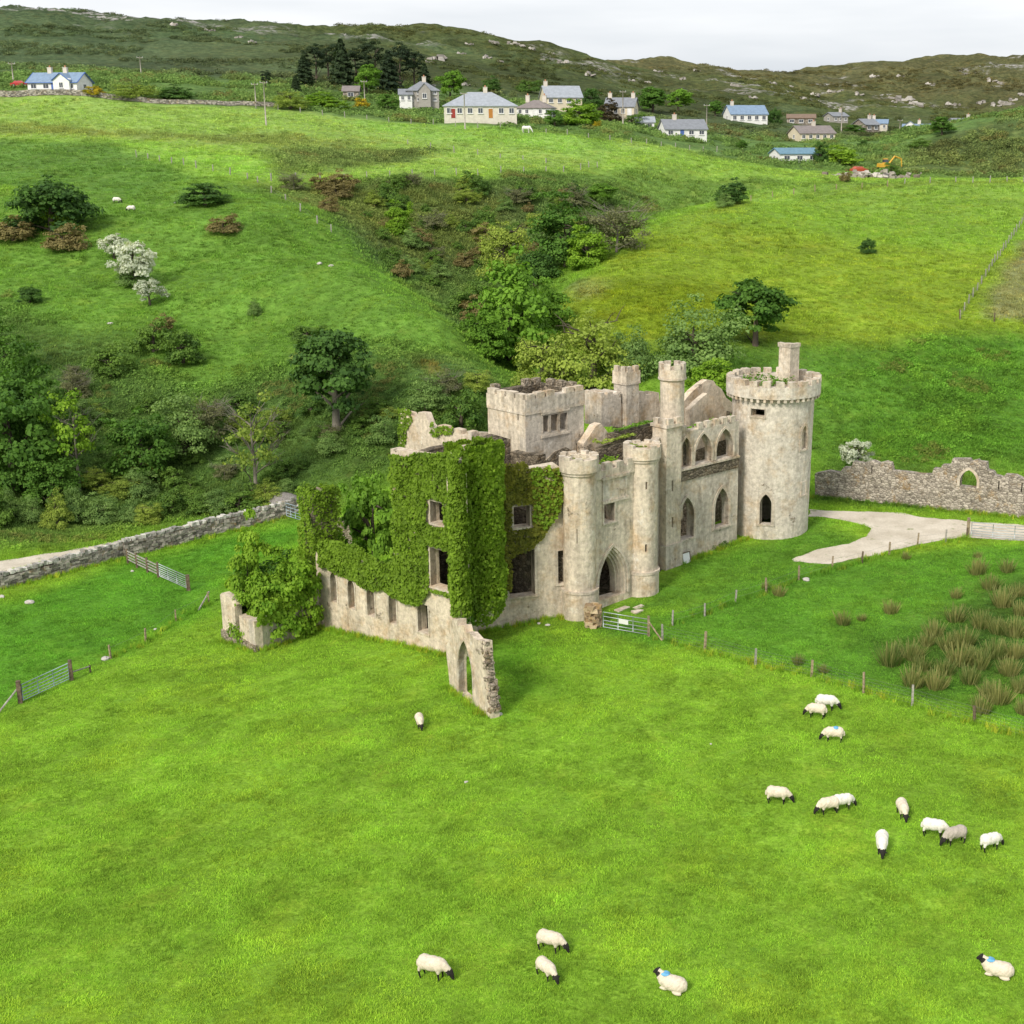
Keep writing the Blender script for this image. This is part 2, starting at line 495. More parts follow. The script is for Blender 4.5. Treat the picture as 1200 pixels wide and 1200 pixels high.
def world_cover():
    C = np.zeros(GX.shape + (3,)); C[:] = FIELD
    Rg = np.full(GX.shape, .3)
    far = sstep(395, 440, GY + 30 * fbm(GX / 40, GY / 40, 31, 3) - np.clip(GX, -400, 0) * 0.0)
    ridge = sstep(560, 760, GY + 60 * fbm(GX / 60, GY / 60, 33, 3) + np.clip(GX, -200, 250) * .35)
    village = np.array((.10, .21, .022))
    m = sstep(325, 345, GY)[..., None]
    C = C * (1 - m) + village * m
    Rg = np.maximum(Rg, m[..., 0] * .6)
    for pts, c, soft, k, wander, rg, lim in COVER:
        poly = gpoly(pts, **lim)
        jx = GX + wander * 1.6 * fbm(GX / (wander * 5), GY / (wander * 5), 41, 4)
        jy = GY + wander * 1.6 * fbm(GX / (wander * 5), GY / (wander * 5), 57, 4)
        s = sstep(-soft, soft, poly_sd(jx, jy, poly)) * k
        C = C * (1 - s[..., None]) + np.array(c) * s[..., None]
        Rg = Rg * (1 - s) + rg * s
    h = np.array(HEATH) * (1 + .5 * fbm(GX / 35, GY / 35, 61, 4))[..., None]
    gr = sstep(.1, .5, fbm(GX / 50, GY / 50, 67, 4))[..., None]
    h = h * (1 - gr * .7) + np.array((.085, .165, .026)) * gr * .7
    left = sstep(-60, -200, GX)[..., None] * sstep(760, 520, GY)[..., None]
    h = h * (1 - .55 * left) + np.array((.075, .16, .028)) * .55 * left
    h = h * (1 - ridge[..., None] * .7) + np.array(TAN) * (1 + .5 * fbm(GX / 30, GY / 30, 71, 4))[..., None] * ridge[..., None] * .7
    C = C * (1 - far[..., None]) + h * far[..., None]
    Rg = Rg * (1 - far) + far
    # small gorse-brown hill beside the scrap yard
    poly = gpoly([(1035,192),(1100,160),(1200,138),(1400,130),(1400,208),(1200,206),(1060,204)])
    s = sstep(-5, 5, poly_sd(GX + 4 * fbm(GX / 20, GY / 20, 81), GY + 4 * fbm(GX / 20, GY / 20, 83), poly))[..., None]
    oc = np.array((.11, .17, .026)) * (1 + .6 * fbm(GX / 16, GY / 16, 85, 4))[..., None]
    C = C * (1 - s) + oc * s
    Rg = np.maximum(Rg, s[..., 0])
    # bare rock on the steep and high parts of the far hills
    rk = sstep(.28, .42, fbm(GX / 26, GY / 15, 91, 5)) * far * sstep(560, 640, GY + .15 * np.abs(GX))
    grn = sstep(1.25, 1.7, C[..., 1] / C[..., 0])[..., None]
    C = C * (1 + grn * np.array([.17, .03, .5])) + grn * np.array([0, 0, .013])
    k = (sstep(190, 330, GY) * .16)[..., None]  # distance haze put into the cover colour: far ground greyed
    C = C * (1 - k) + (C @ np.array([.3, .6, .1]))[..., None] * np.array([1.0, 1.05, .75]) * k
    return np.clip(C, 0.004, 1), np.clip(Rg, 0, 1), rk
CC, RG, RK = world_cover()

def grass_nodes(m, blade=False):
    """shared look of the turf: mottling tied to the ground it grows on"""
    p = m.pos()
    at = m.n('ShaderNodeAttribute', attribute_name='cover')
    ar = m.n('ShaderNodeAttribute', attribute_name='rough')
    rk = m.n('ShaderNodeAttribute', attribute_name='rock')
    base, rough = at.outputs['Color'], ar.outputs['Fac']
    big = m.ramp(m.noise(p, .09, 4, .6), [(.3, .78), (.7, 1.2)])
    med = m.ramp(m.noise(p, .55, 5, .65), [(.3, .72), (.7, 1.25)])
    fin = m.ramp(m.noise(p, 4.5, 4, .7), [(.28, .62), (.72, 1.34)])
    c = m.mix(1.0, base, big, 'MULTIPLY')
    c = m.mix(1.0, c, med, 'MULTIPLY')
    c = m.mix(1.0, c, fin, 'MULTIPLY')
    # yellowed and bluish patches
    yel = m.ramp(m.noise(p, .23, 5, .62), [(.52, 0), (.72, .42)])
    c = m.mix(yel, c, m.mix(1.0, c, (1.55, 1.08, .8), 'MULTIPLY'))
    deep = m.ramp(m.noise(p, .8, 4, .7), [(.55, 0), (.75, .5)])
    c = m.mix(deep, c, m.mix(1.0, c, (.55, .82, .8), 'MULTIPLY'))
    # rough ground: dark heath clumps and straw
    clump = m.ramp(m.noise(p, .42, 6, .7), [(.42, 1), (.58, 0)])
    c = m.mix(m.math('MULTIPLY', clump, m.math('MULTIPLY', rough, .75)), c, m.mix(1.0, c, (.42, .5, .5), 'MULTIPLY'))
    straw = m.ramp(m.noise(p, .33, 6, .75), [(.58, 0), (.70, 1)])
    c = m.mix(m.math('MULTIPLY', straw, m.math('MULTIPLY', rough, .5)), c, (.15, .115, .035))
    return p, c, rough, rk.outputs['Fac']
def mat_ground():
    m = NT('turf', .95, .05)
    p, c, rough, rk = grass_nodes(m)
    rkn = m.ramp(m.noise(p, .35, 6, .7), [(.47, 0), (.56, 1)])
    rc = m.ramp(m.noise(p, .5, 5, .7), [(.3, (.16, .15, .14)), (.7, (.52, .50, .47))])
    c = m.mix(m.math('MULTIPLY', rkn, rk), c, rc)
    m.col(c)
    hgt = m.math('ADD', m.noise(p, 5.0, 5, .7), m.math('MULTIPLY', m.noise(p, .9, 4, .6), m.math('ADD', 1.0, m.math('MULTIPLY', rough, 5.0))))
    m.bump(hgt, .7, .22)
    return m.m
M_GROUND = mat_ground()
def build_ground():
    nr, nc = GX.shape
    V = np.stack([GX, GY, GZ], -1).reshape(-1, 3)
    i = np.arange((nr - 1) * (nc - 1)); r, c = i // (nc - 1), i % (nc - 1)
    a = r * nc + c
    Q = np.stack([a, a + 1, a + nc + 1, a + nc], 1)
    me = np_mesh('ground', V, Q, M_GROUND, True)
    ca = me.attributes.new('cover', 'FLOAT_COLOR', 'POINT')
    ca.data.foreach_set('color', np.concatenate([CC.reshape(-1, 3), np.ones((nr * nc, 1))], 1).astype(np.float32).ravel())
    for nme, arr in (('rough', RG), ('rock', RK)):
        x = me.attributes.new(nme, 'FLOAT', 'POINT')
        x.data.foreach_set('value', arr.astype(np.float32).ravel())
    o = new_obj('ground', me)
    return tag(o, kind='structure')
GROUND = build_ground()
def cover_at(x, y):
    x = np.asarray(x, float); y = np.asarray(y, float)
    i = np.clip(np.searchsorted(ROWS, y) - 1, 0, len(ROWS) - 2)
    t = np.clip((x - XL[i]) / (XR[i] - XL[i]) * (NC - 1), 0, NC - 1.001)
    j = t.astype(int)
    return CC[i, j], RG[i, j]
# ------------------------------------------------------------------ masonry materials
def mat_plaster(name, light, dark, rubble=.45, streak=1.0, lichen=.5):
    m = NT(name, .92, .1)
    p = m.pos()
    big = m.noise(p, .35, 5, .6)
    c = m.ramp(big, [(.3, dark), (.62, light)])
    fine = m.ramp(m.noise(p, 3.2, 6, .7), [(.3, .62), (.7, 1.16)])
    c = m.mix(1.0, c, fine, 'MULTIPLY')
    st = m.ramp(m.noise(p, 1.0, 5, .7, sc3=(2.2, 2.2, .22)), [(.38, .72), (.58, 1.05)])
    c = m.mix(.8 * streak, c, m.mix(1.0, c, st, 'MULTIPLY'))
    white = m.ramp(m.noise(p, .75, 6, .75), [(.60, 0), (.68, 1)])
    c = m.mix(m.math('MULTIPLY', white, .7), c, (.76, .72, .64))
    tan = m.ramp(m.noise(p, .55, 6, .7), [(.50, 0), (.66, 1)])
    c = m.mix(m.math('MULTIPLY', tan, .75), c, m.mix(1.0, c, (.80, .66, .50), 'MULTIPLY'))
    soot = m.ramp(m.noise(p, .9, 6, .75, sc3=(1.0, 1.0, .45)), [(.55, 0), (.70, 1)])
    c = m.mix(m.math('MULTIPLY', soot, .7), c, m.mix(1.0, c, (.52, .50, .48), 'MULTIPLY'))
    # fallen render with rubble behind
    v = m.n('ShaderNodeTexVoronoi'); v.inputs['Scale'].default_value = 3.4
    mp = m.n('ShaderNodeMapping'); mp.inputs['Scale'].default_value = (1, 1, 1.7)
    m.l(p, mp.inputs['Vector']); m.l(mp.outputs['Vector'], v.inputs['Vector'])
    vd = m.n('ShaderNodeTexVoronoi', feature='DISTANCE_TO_EDGE'); vd.inputs['Scale'].default_value = 3.4
    m.l(mp.outputs['Vector'], vd.inputs['Vector'])
    stone = m.ramp(m.n('ShaderNodeSeparateColor').outputs[0], [(0, 0), (1, 1)])
    sep = m.n('ShaderNodeSeparateColor'); m.l(v.outputs['Color'], sep.inputs[0])
    stone = m.ramp(sep.outputs[0], [(0, (.20, .16, .12)), (.5, (.34, .28, .21)), (1, (.42, .36, .29))])
    joint = m.ramp(vd.outputs['Distance'], [(.0, .35), (.07, 1)])
    stone = m.mix(1.0, stone, joint, 'MULTIPLY')
    mask = m.ramp(m.noise(p, .42, 6, .72), [(.60 - rubble * .12, 0), (.64 - rubble * .12, 1)])
    c = m.mix(mask, c, stone)
    li = m.ramp(m.noise(p, 1.6, 6, .75), [(.62, 0), (.70, 1)])
    c = m.mix(m.math('MULTIPLY', li, lichen), c, (.36, .24, .07))
    m.col(c)
    h = m.math('ADD', m.noise(p, 2.5, 6, .65), m.math('MULTIPLY', m.math('MULTIPLY', mask, joint), .8))
    m.bump(h, .7, .12)
    return m.m
M_PL = mat_plaster('weathered_render', (.74, .645, .51), (.56, .485, .385), -.35)
M_PLD = mat_plaster('dull_render', (.66, .59, .49), (.49, .435, .36), -.3, .9, .4)
M_WING = mat_plaster('pink_render', (.74, .635, .50), (.58, .49, .38), -.1, .6, .3)
M_TWR = mat_plaster('tower_render', (.74, .675, .57), (.60, .545, .46), -.25, .7, .3)
M_TRIM = mat_plaster('dressed_stone', (.70, .615, .50), (.50, .44, .355), -1.0, .8, .5)
def mat_rubble(name, a, b, lich=.35, sc=3.0):
    m = NT(name, .95, .08)
    p = m.pos()
    mp = m.n('ShaderNodeMapping'); mp.inputs['Scale'].default_value = (1, 1, 1.6)
    m.l(p, mp.inputs['Vector'])
    v = m.n('ShaderNodeTexVoronoi'); v.inputs['Scale'].default_value = sc
    vd = m.n('ShaderNodeTexVoronoi', feature='DISTANCE_TO_EDGE'); vd.inputs['Scale'].default_value = sc
    m.l(mp.outputs['Vector'], v.inputs['Vector']); m.l(mp.outputs['Vector'], vd.inputs['Vector'])
    sep = m.n('ShaderNodeSeparateColor'); m.l(v.outputs['Color'], sep.inputs[0])
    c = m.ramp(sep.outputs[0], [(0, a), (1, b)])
    c = m.mix(1.0, c, m.ramp(vd.outputs['Distance'], [(0, .28), (.09, 1)]), 'MULTIPLY')
    c = m.mix(1.0, c, m.ramp(m.noise(p, 2.5, 5, .7), [(.3, .7), (.7, 1.15)]), 'MULTIPLY')
    li = m.ramp(m.noise(p, .9, 6, .75), [(.54, 0), (.66, 1)])
    c = m.mix(m.math('MULTIPLY', li, lich), c, (.34, .20, .055))
    m.col(c)
    m.bump(m.math('ADD', vd.outputs['Distance'], m.math('MULTIPLY', m.noise(p, 6, 4, .7), .3)), .8, .14)
    return m.m
M_RUB = mat_rubble('rubble_masonry', (.20, .165, .12), (.42, .36, .28))
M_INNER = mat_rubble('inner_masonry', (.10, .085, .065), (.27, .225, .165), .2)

# ------------------------------------------------------------------ wall builder
SQ = math.sqrt(.5)
DA, DB = Vector((SQ, SQ)), Vector((-SQ, SQ))       # the castle's two building directions
class Wall:
    def __init__(s, p0, p1):
        s.p0, s.p1 = Vector(p0[:2]), Vector(p1[:2])
        d = s.p1 - s.p0
        s.L = d.length; s.d = d.normalized()
        n = Vector((s.d.y, -s.d.x))
        if n.dot(-s.p0) < 0: n = -n
        s.n = n
    def sz(s, u, v):
        a, b, c = ray(u, v)
        t = s.p0.dot(s.n) / (a * s.n.x + b * s.n.y)
        return (Vector((a * t, b * t)) - s.p0).dot(s.d), CAMH + c * t
    def pos(s, q, z, t):
        p = s.p0 + s.d * q - s.n * t
        return (p.x, p.y, z)
class Drum:
    """curved wall: s runs round the drum from the side away from the drone"""
    def __init__(s, c, r):
        s.c, s.r = Vector(c[:2]), r
        s.a0 = math.atan2(s.c.y, s.c.x)
        s.L = 2 * math.pi * r
    def pos(s, q, z, t):
        a = s.a0 + q / s.r
        rr = s.r - t
        return (s.c.x + rr * math.cos(a), s.c.y + rr * math.sin(a), z)
    def sz(s, u, v):
        a, b, c = ray(u, v)
        A = a * a + b * b; B = -2 * (a * s.c.x + b * s.c.y); C = s.c.length_squared - s.r ** 2
        D = max(B * B - 4 * A * C, 0)
        t = (-B - math.sqrt(D)) / (2 * A)
        ang = math.atan2(b * t - s.c.y, a * t - s.c.x) - s.a0
        return (ang % (2 * math.pi)) * s.r, CAMH + c * t
def arch_pts(s0, s1, zb, zt, kind, n=6):
    w_ = s1 - s0
    if kind == 'rect':
        return [(s0, zb), (s0, zt), (s1, zt), (s1, zb)]
    cx = (s0 + s1) / 2
    pts = [(s0, zb)]
    if kind == 'gothic':
        rise = min(.95 * w_, (zt - zb) * .72)
        zs = zt - rise
        k = (rise ** 2 - (w_ / 2) ** 2) / w_          # centre beyond the axis
        rad = w_ / 2 + k
        a1 = math.atan2(rise, k)
        for i in range(n + 1):
            a = a1 * i / n
            pts.append((cx + k - rad * math.cos(a) if False else (cx + k) - rad * math.cos(a), zs + rad * math.sin(a)))
        for i in range(n - 1, -1, -1):
            a = a1 * i / n
            pts.append(((cx - k) + rad * math.cos(a), zs + rad * math.sin(a)))
    else:
        rad = w_ / 2
        zs = zt - rad
        for i in range(2 * n + 1):
            a = math.pi * i / (2 * n)
            pts.append((cx - rad * math.cos(a), zs + rad * math.sin(a)))
    pts.append((s1, zb))
    return pts
def op(wall, bl, br, top, kind='rect', grow=0.0):
    """an opening from its surveyed sill ends and head"""
    s0, z0 = wall.sz(*bl); s1, z1 = wall.sz(*br); st, zt = wall.sz(*top)
    if s1 < s0: s0, s1 = s1, s0
    return arch_pts(s0 - grow, s1 + grow, (z0 + z1) / 2, zt + grow, kind)
def offset_open(pts, d):
    """outline moved outwards by d, sill ends kept level"""
    out = []
    n = len(pts)
    cx = sum(p[0] for p in pts) / n; 
    for i, p in enumerate(pts):
        a = Vector(pts[max(i - 1, 0)]); b = Vector(pts[min(i + 1, n - 1)])
        t = (b - a)
        if t.length < 1e-9: t = Vector((0, 1))
        t.normalize()
        nn = Vector((-t.y, t.x))
        q = Vector(p) + nn * d
        if i in (0, n - 1): q.y = p[1]
        out.append((q.x, q.y))
    return out
def inside(x, y, poly):
    c = False; n = len(poly); j = n - 1
    for i in range(n):
        xi, yi = poly[i]; xj, yj = poly[j]
        if (yi > y) != (yj > y) and x < (xj - xi) * (y - yi) / (yj - yi) + xi: c = not c
        j = i
    return c
def slab(name, wall, outline, holes, t0, t1, mat, parent, step=None, rough=0.0):
    """a wall of real thickness with openings cut through it"""
    def dens(poly):
        if step is None: return list(poly)
        o = []
        for i, p in enumerate(poly):
            q = poly[(i + 1) % len(poly)]
            k = max(1, int(math.hypot(q[0] - p[0], q[1] - p[1]) / step))
            for j in range(k):
                o.append((p[0] + (q[0] - p[0]) * j / k, p[1] + (q[1] - p[1]) * j / k))
        return o
    polys = [dens(outline)] + [dens(h) for h in holes]
    vs, es = [], []
    for P in polys:
        n0 = len(vs)
        vs += [Vector(p) for p in P]
        es += [(n0 + i, n0 + (i + 1) % len(P)) for i in range(len(P))]
    if step is not None:
        xs = [p[0] for p in outline]; zs = [p[1] for p in outline]
        x = min(xs) + step
        while x < max(xs):
            z = min(zs) + step
            while z < max(zs):
                if inside(x, z, outline) and not any(inside(x, z, h) for h in holes):
                    vs.append(Vector((x + random.uniform(-.2, .2) * step, z + random.uniform(-.2, .2) * step)))
                z += step
            x += step
    V2, E2, F2, *_ = geometry.delaunay_2d_cdt(vs, es, [], 0, 1e-4)
    keep = []
    for f in F2:
        x = sum(V2[i].x for i in f) / len(f); z = sum(V2[i].y for i in f) / len(f)
        if inside(x, z, outline) and not any(inside(x, z, h) for h in holes):
            keep.append(list(f))
    cnt = {}
    for f in keep:
        for i in range(len(f)):
            e = (f[i], f[(i + 1) % len(f)])
            cnt[e] = 1
    n = len(V2)
    V = []
    for p in V2:
        V.append(wall.pos(p.x, p.y, t0 + (rough * (fbm(np.array(p.x * .7), np.array(p.y * .7), 5, 3)) if rough else 0)))
    V += [wall.pos(p.x, p.y, t1) for p in V2]
    faces = [tuple(f) for f in keep] + [tuple(n + i for i in reversed(f)) for f in keep]
    for (a, b) in cnt:
        if (b, a) not in cnt:
            faces.append((b, a, n + a, n + b))
    o = mesh_obj(name, V, faces, mat, None)
    bm = bmesh.new(); bm.from_mesh(o.data)
    used = [v for v in bm.verts if not v.link_faces]
    bmesh.ops.delete(bm, geom=used, context='VERTS')
    bmesh.ops.recalc_face_normals(bm, faces=bm.faces)
    bm.to_mesh(o.data); bm.free()
    adopt(o, parent)
    return o
def adopt(o, parent):
    o.parent = parent
    if parent is not None and parent.type == 'EMPTY':
        o.matrix_parent_inverse = (Matrix.Translation(parent.location) @ parent.rotation_euler.to_matrix().to_4x4()).inverted()
    return o
def band(name, wall, pts, width, t0, t1, mat, parent, sill=False):
    """a moulding round an opening"""
    out = offset_open(pts, width)
    n = len(pts)
    V = [wall.pos(x, z, t0) for x, z in pts] + [wall.pos(x, z, t0) for x, z in out] + \
        [wall.pos(x, z, t1) for x, z in pts] + [wall.pos(x, z, t1) for x, z in out]
    fs = []
    for i in range(n - 1):
        fs += [(i, i + 1, n + i + 1, n + i), (2 * n + i, 3 * n + i, 3 * n + i + 1, 2 * n + i + 1),
               (n + i, n + i + 1, 3 * n + i + 1, 3 * n + i), (i, 2 * n + i, 2 * n + i + 1, i + 1)]
    fs += [(0, n, 3 * n, 2 * n), (n - 1, 3 * n - 1, 4 * n - 1, 2 * n - 1)]
    if sill:
        s0, s1, z = out[0][0], out[-1][0], pts[0][1]
        if s0 > s1: s0, s1 = s1, s0
        k = len(V)
        for t in (t0 - .06, t1):
            V += [wall.pos(s0, z - .14, t), wall.pos(s1, z - .14, t), wall.pos(s1, z - .004, t), wall.pos(s0, z - .004, t)]
        fs += [tuple(k + i for i in f) for f in [(0,1,2,3),(7,6,5,4),(0,4,5,1),(1,5,6,2),(2,6,7,3),(3,7,4,0)]]
    o = mesh_obj(name, V, fs, mat)
    bm = bmesh.new(); bm.from_mesh(o.data); bmesh.ops.recalc_face_normals(bm, faces=bm.faces); bm.to_mesh(o.data); bm.free()
    return adopt(o, parent)
def block(name, wall, s0, s1, z0, z1, t0, t1, mat, parent, jit=.03, seg=1):
    """a stone set on or against a wall (follows the curve of a drum)"""
    V, fs = [], []
    for i in range(seg + 1):
        q = s0 + (s1 - s0) * i / seg
        j = lambda: random.uniform(-jit, jit)
        V += [wall.pos(q + j(), z0, t0 + j() * .4), wall.pos(q + j(), z0, t1 + j() * .4), wall.pos(q + j(), z1 + j(), t1 + j()), wall.pos(q + j(), z1 + j(), t0 + j())]
    for i in range(seg):
        a = 4 * i
        for k in range(4):
            fs.append((a + k, a + (k + 1) % 4, a + 4 + (k + 1) % 4, a + 4 + k))
    fs += [(0, 3, 2, 1), (4 * seg, 4 * seg + 1, 4 * seg + 2, 4 * seg + 3)]
    o = mesh_obj(name, V, fs, mat)
    bm = bmesh.new(); bm.from_mesh(o.data); bmesh.ops.recalc_face_normals(bm, faces=bm.faces); bm.to_mesh(o.data); bm.free()
    return adopt(o, parent)
def merlons(wall, s0, s1, z0, z1, t0, t1, mat, parent, pitch=1.0, fill=.6, gaps=.06, seg=1):
    n = max(1, int(abs(s1 - s0) / pitch))
    st = (s1 - s0) / n
    for i in range(n):
        if random.random() < gaps: continue
        block('merlon', wall, s0 + st * (i + .5 - fill / 2), s0 + st * (i + .5 + fill / 2), z0 - .02, z1 - random.uniform(0, .08), t0, t1, mat, parent, .025, seg)
# ------------------------------------------------------------------ the castle
CL = (-4.0, 104.0, hz(-4, 104))
CASTLE = empty('ruined_castle', CL)
tag(CASTLE, 'roofless stone castle ruin with round towers, square tower and ivy-clad corner', 'castle')
def P(u, v, z): return Vector(at_z(u, v, z)[:2])
IVY_FACES = []        # (wall, outline, holes, t) that ivy clings to

# --- side wall: one-storey wing with lancets and the two-storey ivy face in one plane
W1 = Wall(P(375, 735, -1.8), P(543, 772, -.5))
def sz(wall, pts): return [wall.sz(u, v) for u, v in pts]
zc = W1.sz(518, 536)[1]
sb = W1.sz(461, 600)[0]
zw = W1.sz(440, 672)[1]
h1 = [op(W1, (389, 705.5), (395, 706), (388.7, 670.4), 'gothic', .05), op(W1, (409.5, 713), (416, 714.5), (410.6, 678.5), 'gothic', .05),
      op(W1, (431.5, 721.4), (439.5, 723.5), (433.6, 686), 'gothic', .03), op(W1, (457, 730), (465, 732), (457.8, 693.8), 'gothic', .03),
      op(W1, (490.5, 740), (502.5, 743), (495.5, 708)), op(W1, (505.5, 687.5), (529, 692), (513, 643.5)), op(W1, (505, 614), (521, 614), (511, 588))]
L1 = W1.L
out1 = [(-.02, -3.2), (L1, -2.2), (L1, zc), (L1 * .93, zc + .1), (sb + 3.2, zc - .1), (sb, zc - .15), (sb - .1, zw + 1.2), (sb - .8, zw + .5), (sb - 2.5, zw + .25), (sb - 4.0, zw + .5), (sb - 5.5, zw + .1), (-.02, zw + .3)]
side = slab('side_wall', W1, out1, h1, 0, .8, M_WING, CASTLE, 1.1, .05)
for k, h in enumerate(h1):
    if k < 5: band('window_surround', W1, h, .14, -.035, .3, M_TRIM, side, k == 4)
    else: band('window_surround', W1, h, .1, -.05, .5, M_TRIM, side, True)
# --- canted corner and front wall
C0, C1 = P(543, 772, -.5), P(561, 740, -.4)
W2 = Wall(C0, C1)
W3 = Wall(C1, P(664, 720, 0))
corner = slab('canted_corner_wall', W2, [(.3, -2), (W2.L, -2), (W2.L, zc), (.3, zc + .3)], [], .02, .8, M_PL, CASTLE, 1.1)
z3 = W3.sz(630, 546)[1]
h3 = [op(W3, (597, 702), (627, 695), (612, 645)), op(W3, (602, 619), (621, 616), (611, 593)), op(W3, (654, 684), (663, 683), (658, 645))]
front = slab('front_wall', W3, [(0, -2), (W3.L, -2), (W3.L, z3 - .6), (W3.L * .9, z3), (W3.L * .5, z3 - .2), (W3.L * .3, z3 + .2), (0, z3 + .2)], h3, 0, .8, M_PL, CASTLE, 1.1, .05)
for k, h in enumerate(h3): band('window_surround', W3, h, .12 if k == 1 else .2, -.06, .5, M_TRIM, front, True)
block('sky_panel_stone', W3, W3.sz(641, 556)[0] - .35, W3.sz(641, 556)[0] + .35, W3.sz(641, 556)[1] - .4, W3.sz(641, 556)[1] + .3, -.35, .3, M_TRIM, front, .08).name = 'projecting_stone'
# --- inner and back walls of the ivy block
pL = Vector(W1.pos(sb + .4, 0, .8)[:2])
def inner(name, p0, p1, zb, zt, mat=None, holes=(), th=.7, jag=.5):
    wl = Wall(p0, p1)
    n = max(3, int(wl.L / 1.2))
    top = [(wl.L * i / n, zt + random.uniform(-jag, jag * .4)) for i in range(n, -1, -1)]
    return wl, slab(name, wl, [(0, zb), (wl.L, zb)] + top, [arch_pts(*h) for h in holes], 0, th, mat or M_INNER, CASTLE)
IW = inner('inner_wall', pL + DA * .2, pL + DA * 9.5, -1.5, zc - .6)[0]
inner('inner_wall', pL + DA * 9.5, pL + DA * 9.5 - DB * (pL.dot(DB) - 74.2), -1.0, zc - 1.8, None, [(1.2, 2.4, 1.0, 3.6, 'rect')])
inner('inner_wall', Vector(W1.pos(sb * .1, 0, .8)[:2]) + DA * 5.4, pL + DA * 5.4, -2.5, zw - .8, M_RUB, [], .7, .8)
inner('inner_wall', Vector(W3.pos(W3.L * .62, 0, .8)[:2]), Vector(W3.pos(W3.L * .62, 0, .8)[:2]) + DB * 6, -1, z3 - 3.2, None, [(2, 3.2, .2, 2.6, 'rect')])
# --- square tower behind the ivy block
q0 = Vector(at_y(615, 460, 102.5)[:2])
zt_sq = at_y(615, 460, 102.5)[2]
WR = Wall(q0, q0 + DA * 6); WL = Wall(q0, q0 + DB * 4)
LR, LL = WR.sz(684, 449)[0], WL.sz(571, 454)[0]
zp = zt_sq - .55
hr = [op(WR, (636.5, 507), (643, 506), (639, 487)), op(WR, (645.5, 506), (653.5, 505), (649, 485.5)), op(WR, (656, 505), (664.5, 503.5), (660, 484))]
sq = slab('square_tower', WR, [(0, 0), (LR, 0), (LR, zp), (0, zp)], hr, 0, .7, M_PLD, CASTLE, 1.0, .04)  # duller render than the side wall: this face's shade put into the colour
for h in hr: band('window_surround', WR, h, .09, -.03, .3, M_TRIM, sq)
s0h, z0h = WR.sz(634, 510); s1h, z1h = WR.sz(667, 482)
block('window_sill', WR, s0h, s1h, z0h - .25, z0h - .05, -.1, .2, M_TRIM, sq)
block('hood_mould', WR, s0h, s1h, z1h + .12, z1h + .28, -.12, .2, M_TRIM, sq)
slab('tower_side_wall', WL, [(0.02, 0), (LL, 0), (LL, zp), (0.02, zp)], [op(WL, (606.5, 493), (608, 493), (607, 482))], 0, .7, M_PL, sq, 1.0, .04)
WB1 = Wall(Vector(WL.pos(LL - .02, 0, 0)[:2]), Vector(WL.pos(LL - .02, 0, 0)[:2]) + DA * LR)
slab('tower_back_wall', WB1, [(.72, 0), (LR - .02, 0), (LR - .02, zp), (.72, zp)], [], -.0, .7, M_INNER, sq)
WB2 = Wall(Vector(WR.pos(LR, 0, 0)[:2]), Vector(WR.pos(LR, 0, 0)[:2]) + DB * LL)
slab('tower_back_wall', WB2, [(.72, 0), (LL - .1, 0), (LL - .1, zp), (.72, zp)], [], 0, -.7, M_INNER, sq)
for wl, L_ in ((WR, LR), (WL, LL)):
    block('string_course', wl, -.08, L_, zp - 1.15, zp - .98, -.09, .2, M_TRIM, sq, .01)
    block('parapet', wl, -.07, L_ + .05, zp - .98, zp - .02, -.07, .45, M_PL if wl is WL else M_PLD, sq, .01)  # parapet split likewise: lit side in lighter render, shaded side in duller
    merlons(wl, 0, L_, zp, zt_sq - .12, -.075, .4, M_PL, sq, .95, .8, .04)
for wl, L_, sg in ((WB1, LR, 1), (WB2, LL, -1)):
    merlons(wl, .5, L_ - .3, zp, zt_sq - .02, .02 * sg, .5 * sg, M_RUB, sq, .95, .62, .15)
s0r, z0r = WR.sz(629, 545); s1r, z1r = WR.sz(668, 524)
slab('broken_facing', WR, [(s0r, z0r - 3), (s1r, z0r - 3), (s1r, z1r - .2), (s1r * .85 + s0r * .15, z1r + .1), (s1r * .5 + s0r * .5, z1r - .1), (s1r * .2 + s0r * .8, z1r - .7), (s0r, z0r)], [], -.12, .1, M_RUB, sq)
# --- rear battlemented fragment left standing beside the square tower
F0 = Vector(at_y(553, 512, 104.5)[:2])
WF = Wall(F0 + DB * 9, F0)
fo = sz(WF, [(470, 565), (552, 565), (552.5, 506), (547, 505), (546.5, 511), (540, 509), (539.5, 504), (531, 502), (530, 508), (523, 506), (522, 500), (514, 498), (513, 504), (507, 502), (503, 497), (499, 486), (498, 484), (490, 483), (489, 490), (483, 488), (481, 484), (469, 481)])
frag = slab('battlemented_fragment', WF, fo, [], 0, .6, M_WING, CASTLE, 1.2, .05)
WF2 = Wall(F0, F0 + DA * 3)
slab('return_wall', WF2, [(-.01, 2), (2.6, 2), (2.2, WF.sz(552, 512)[1]), (-.01, WF.sz(552, 506)[1])], [], 0, .5, M_PLD, frag)
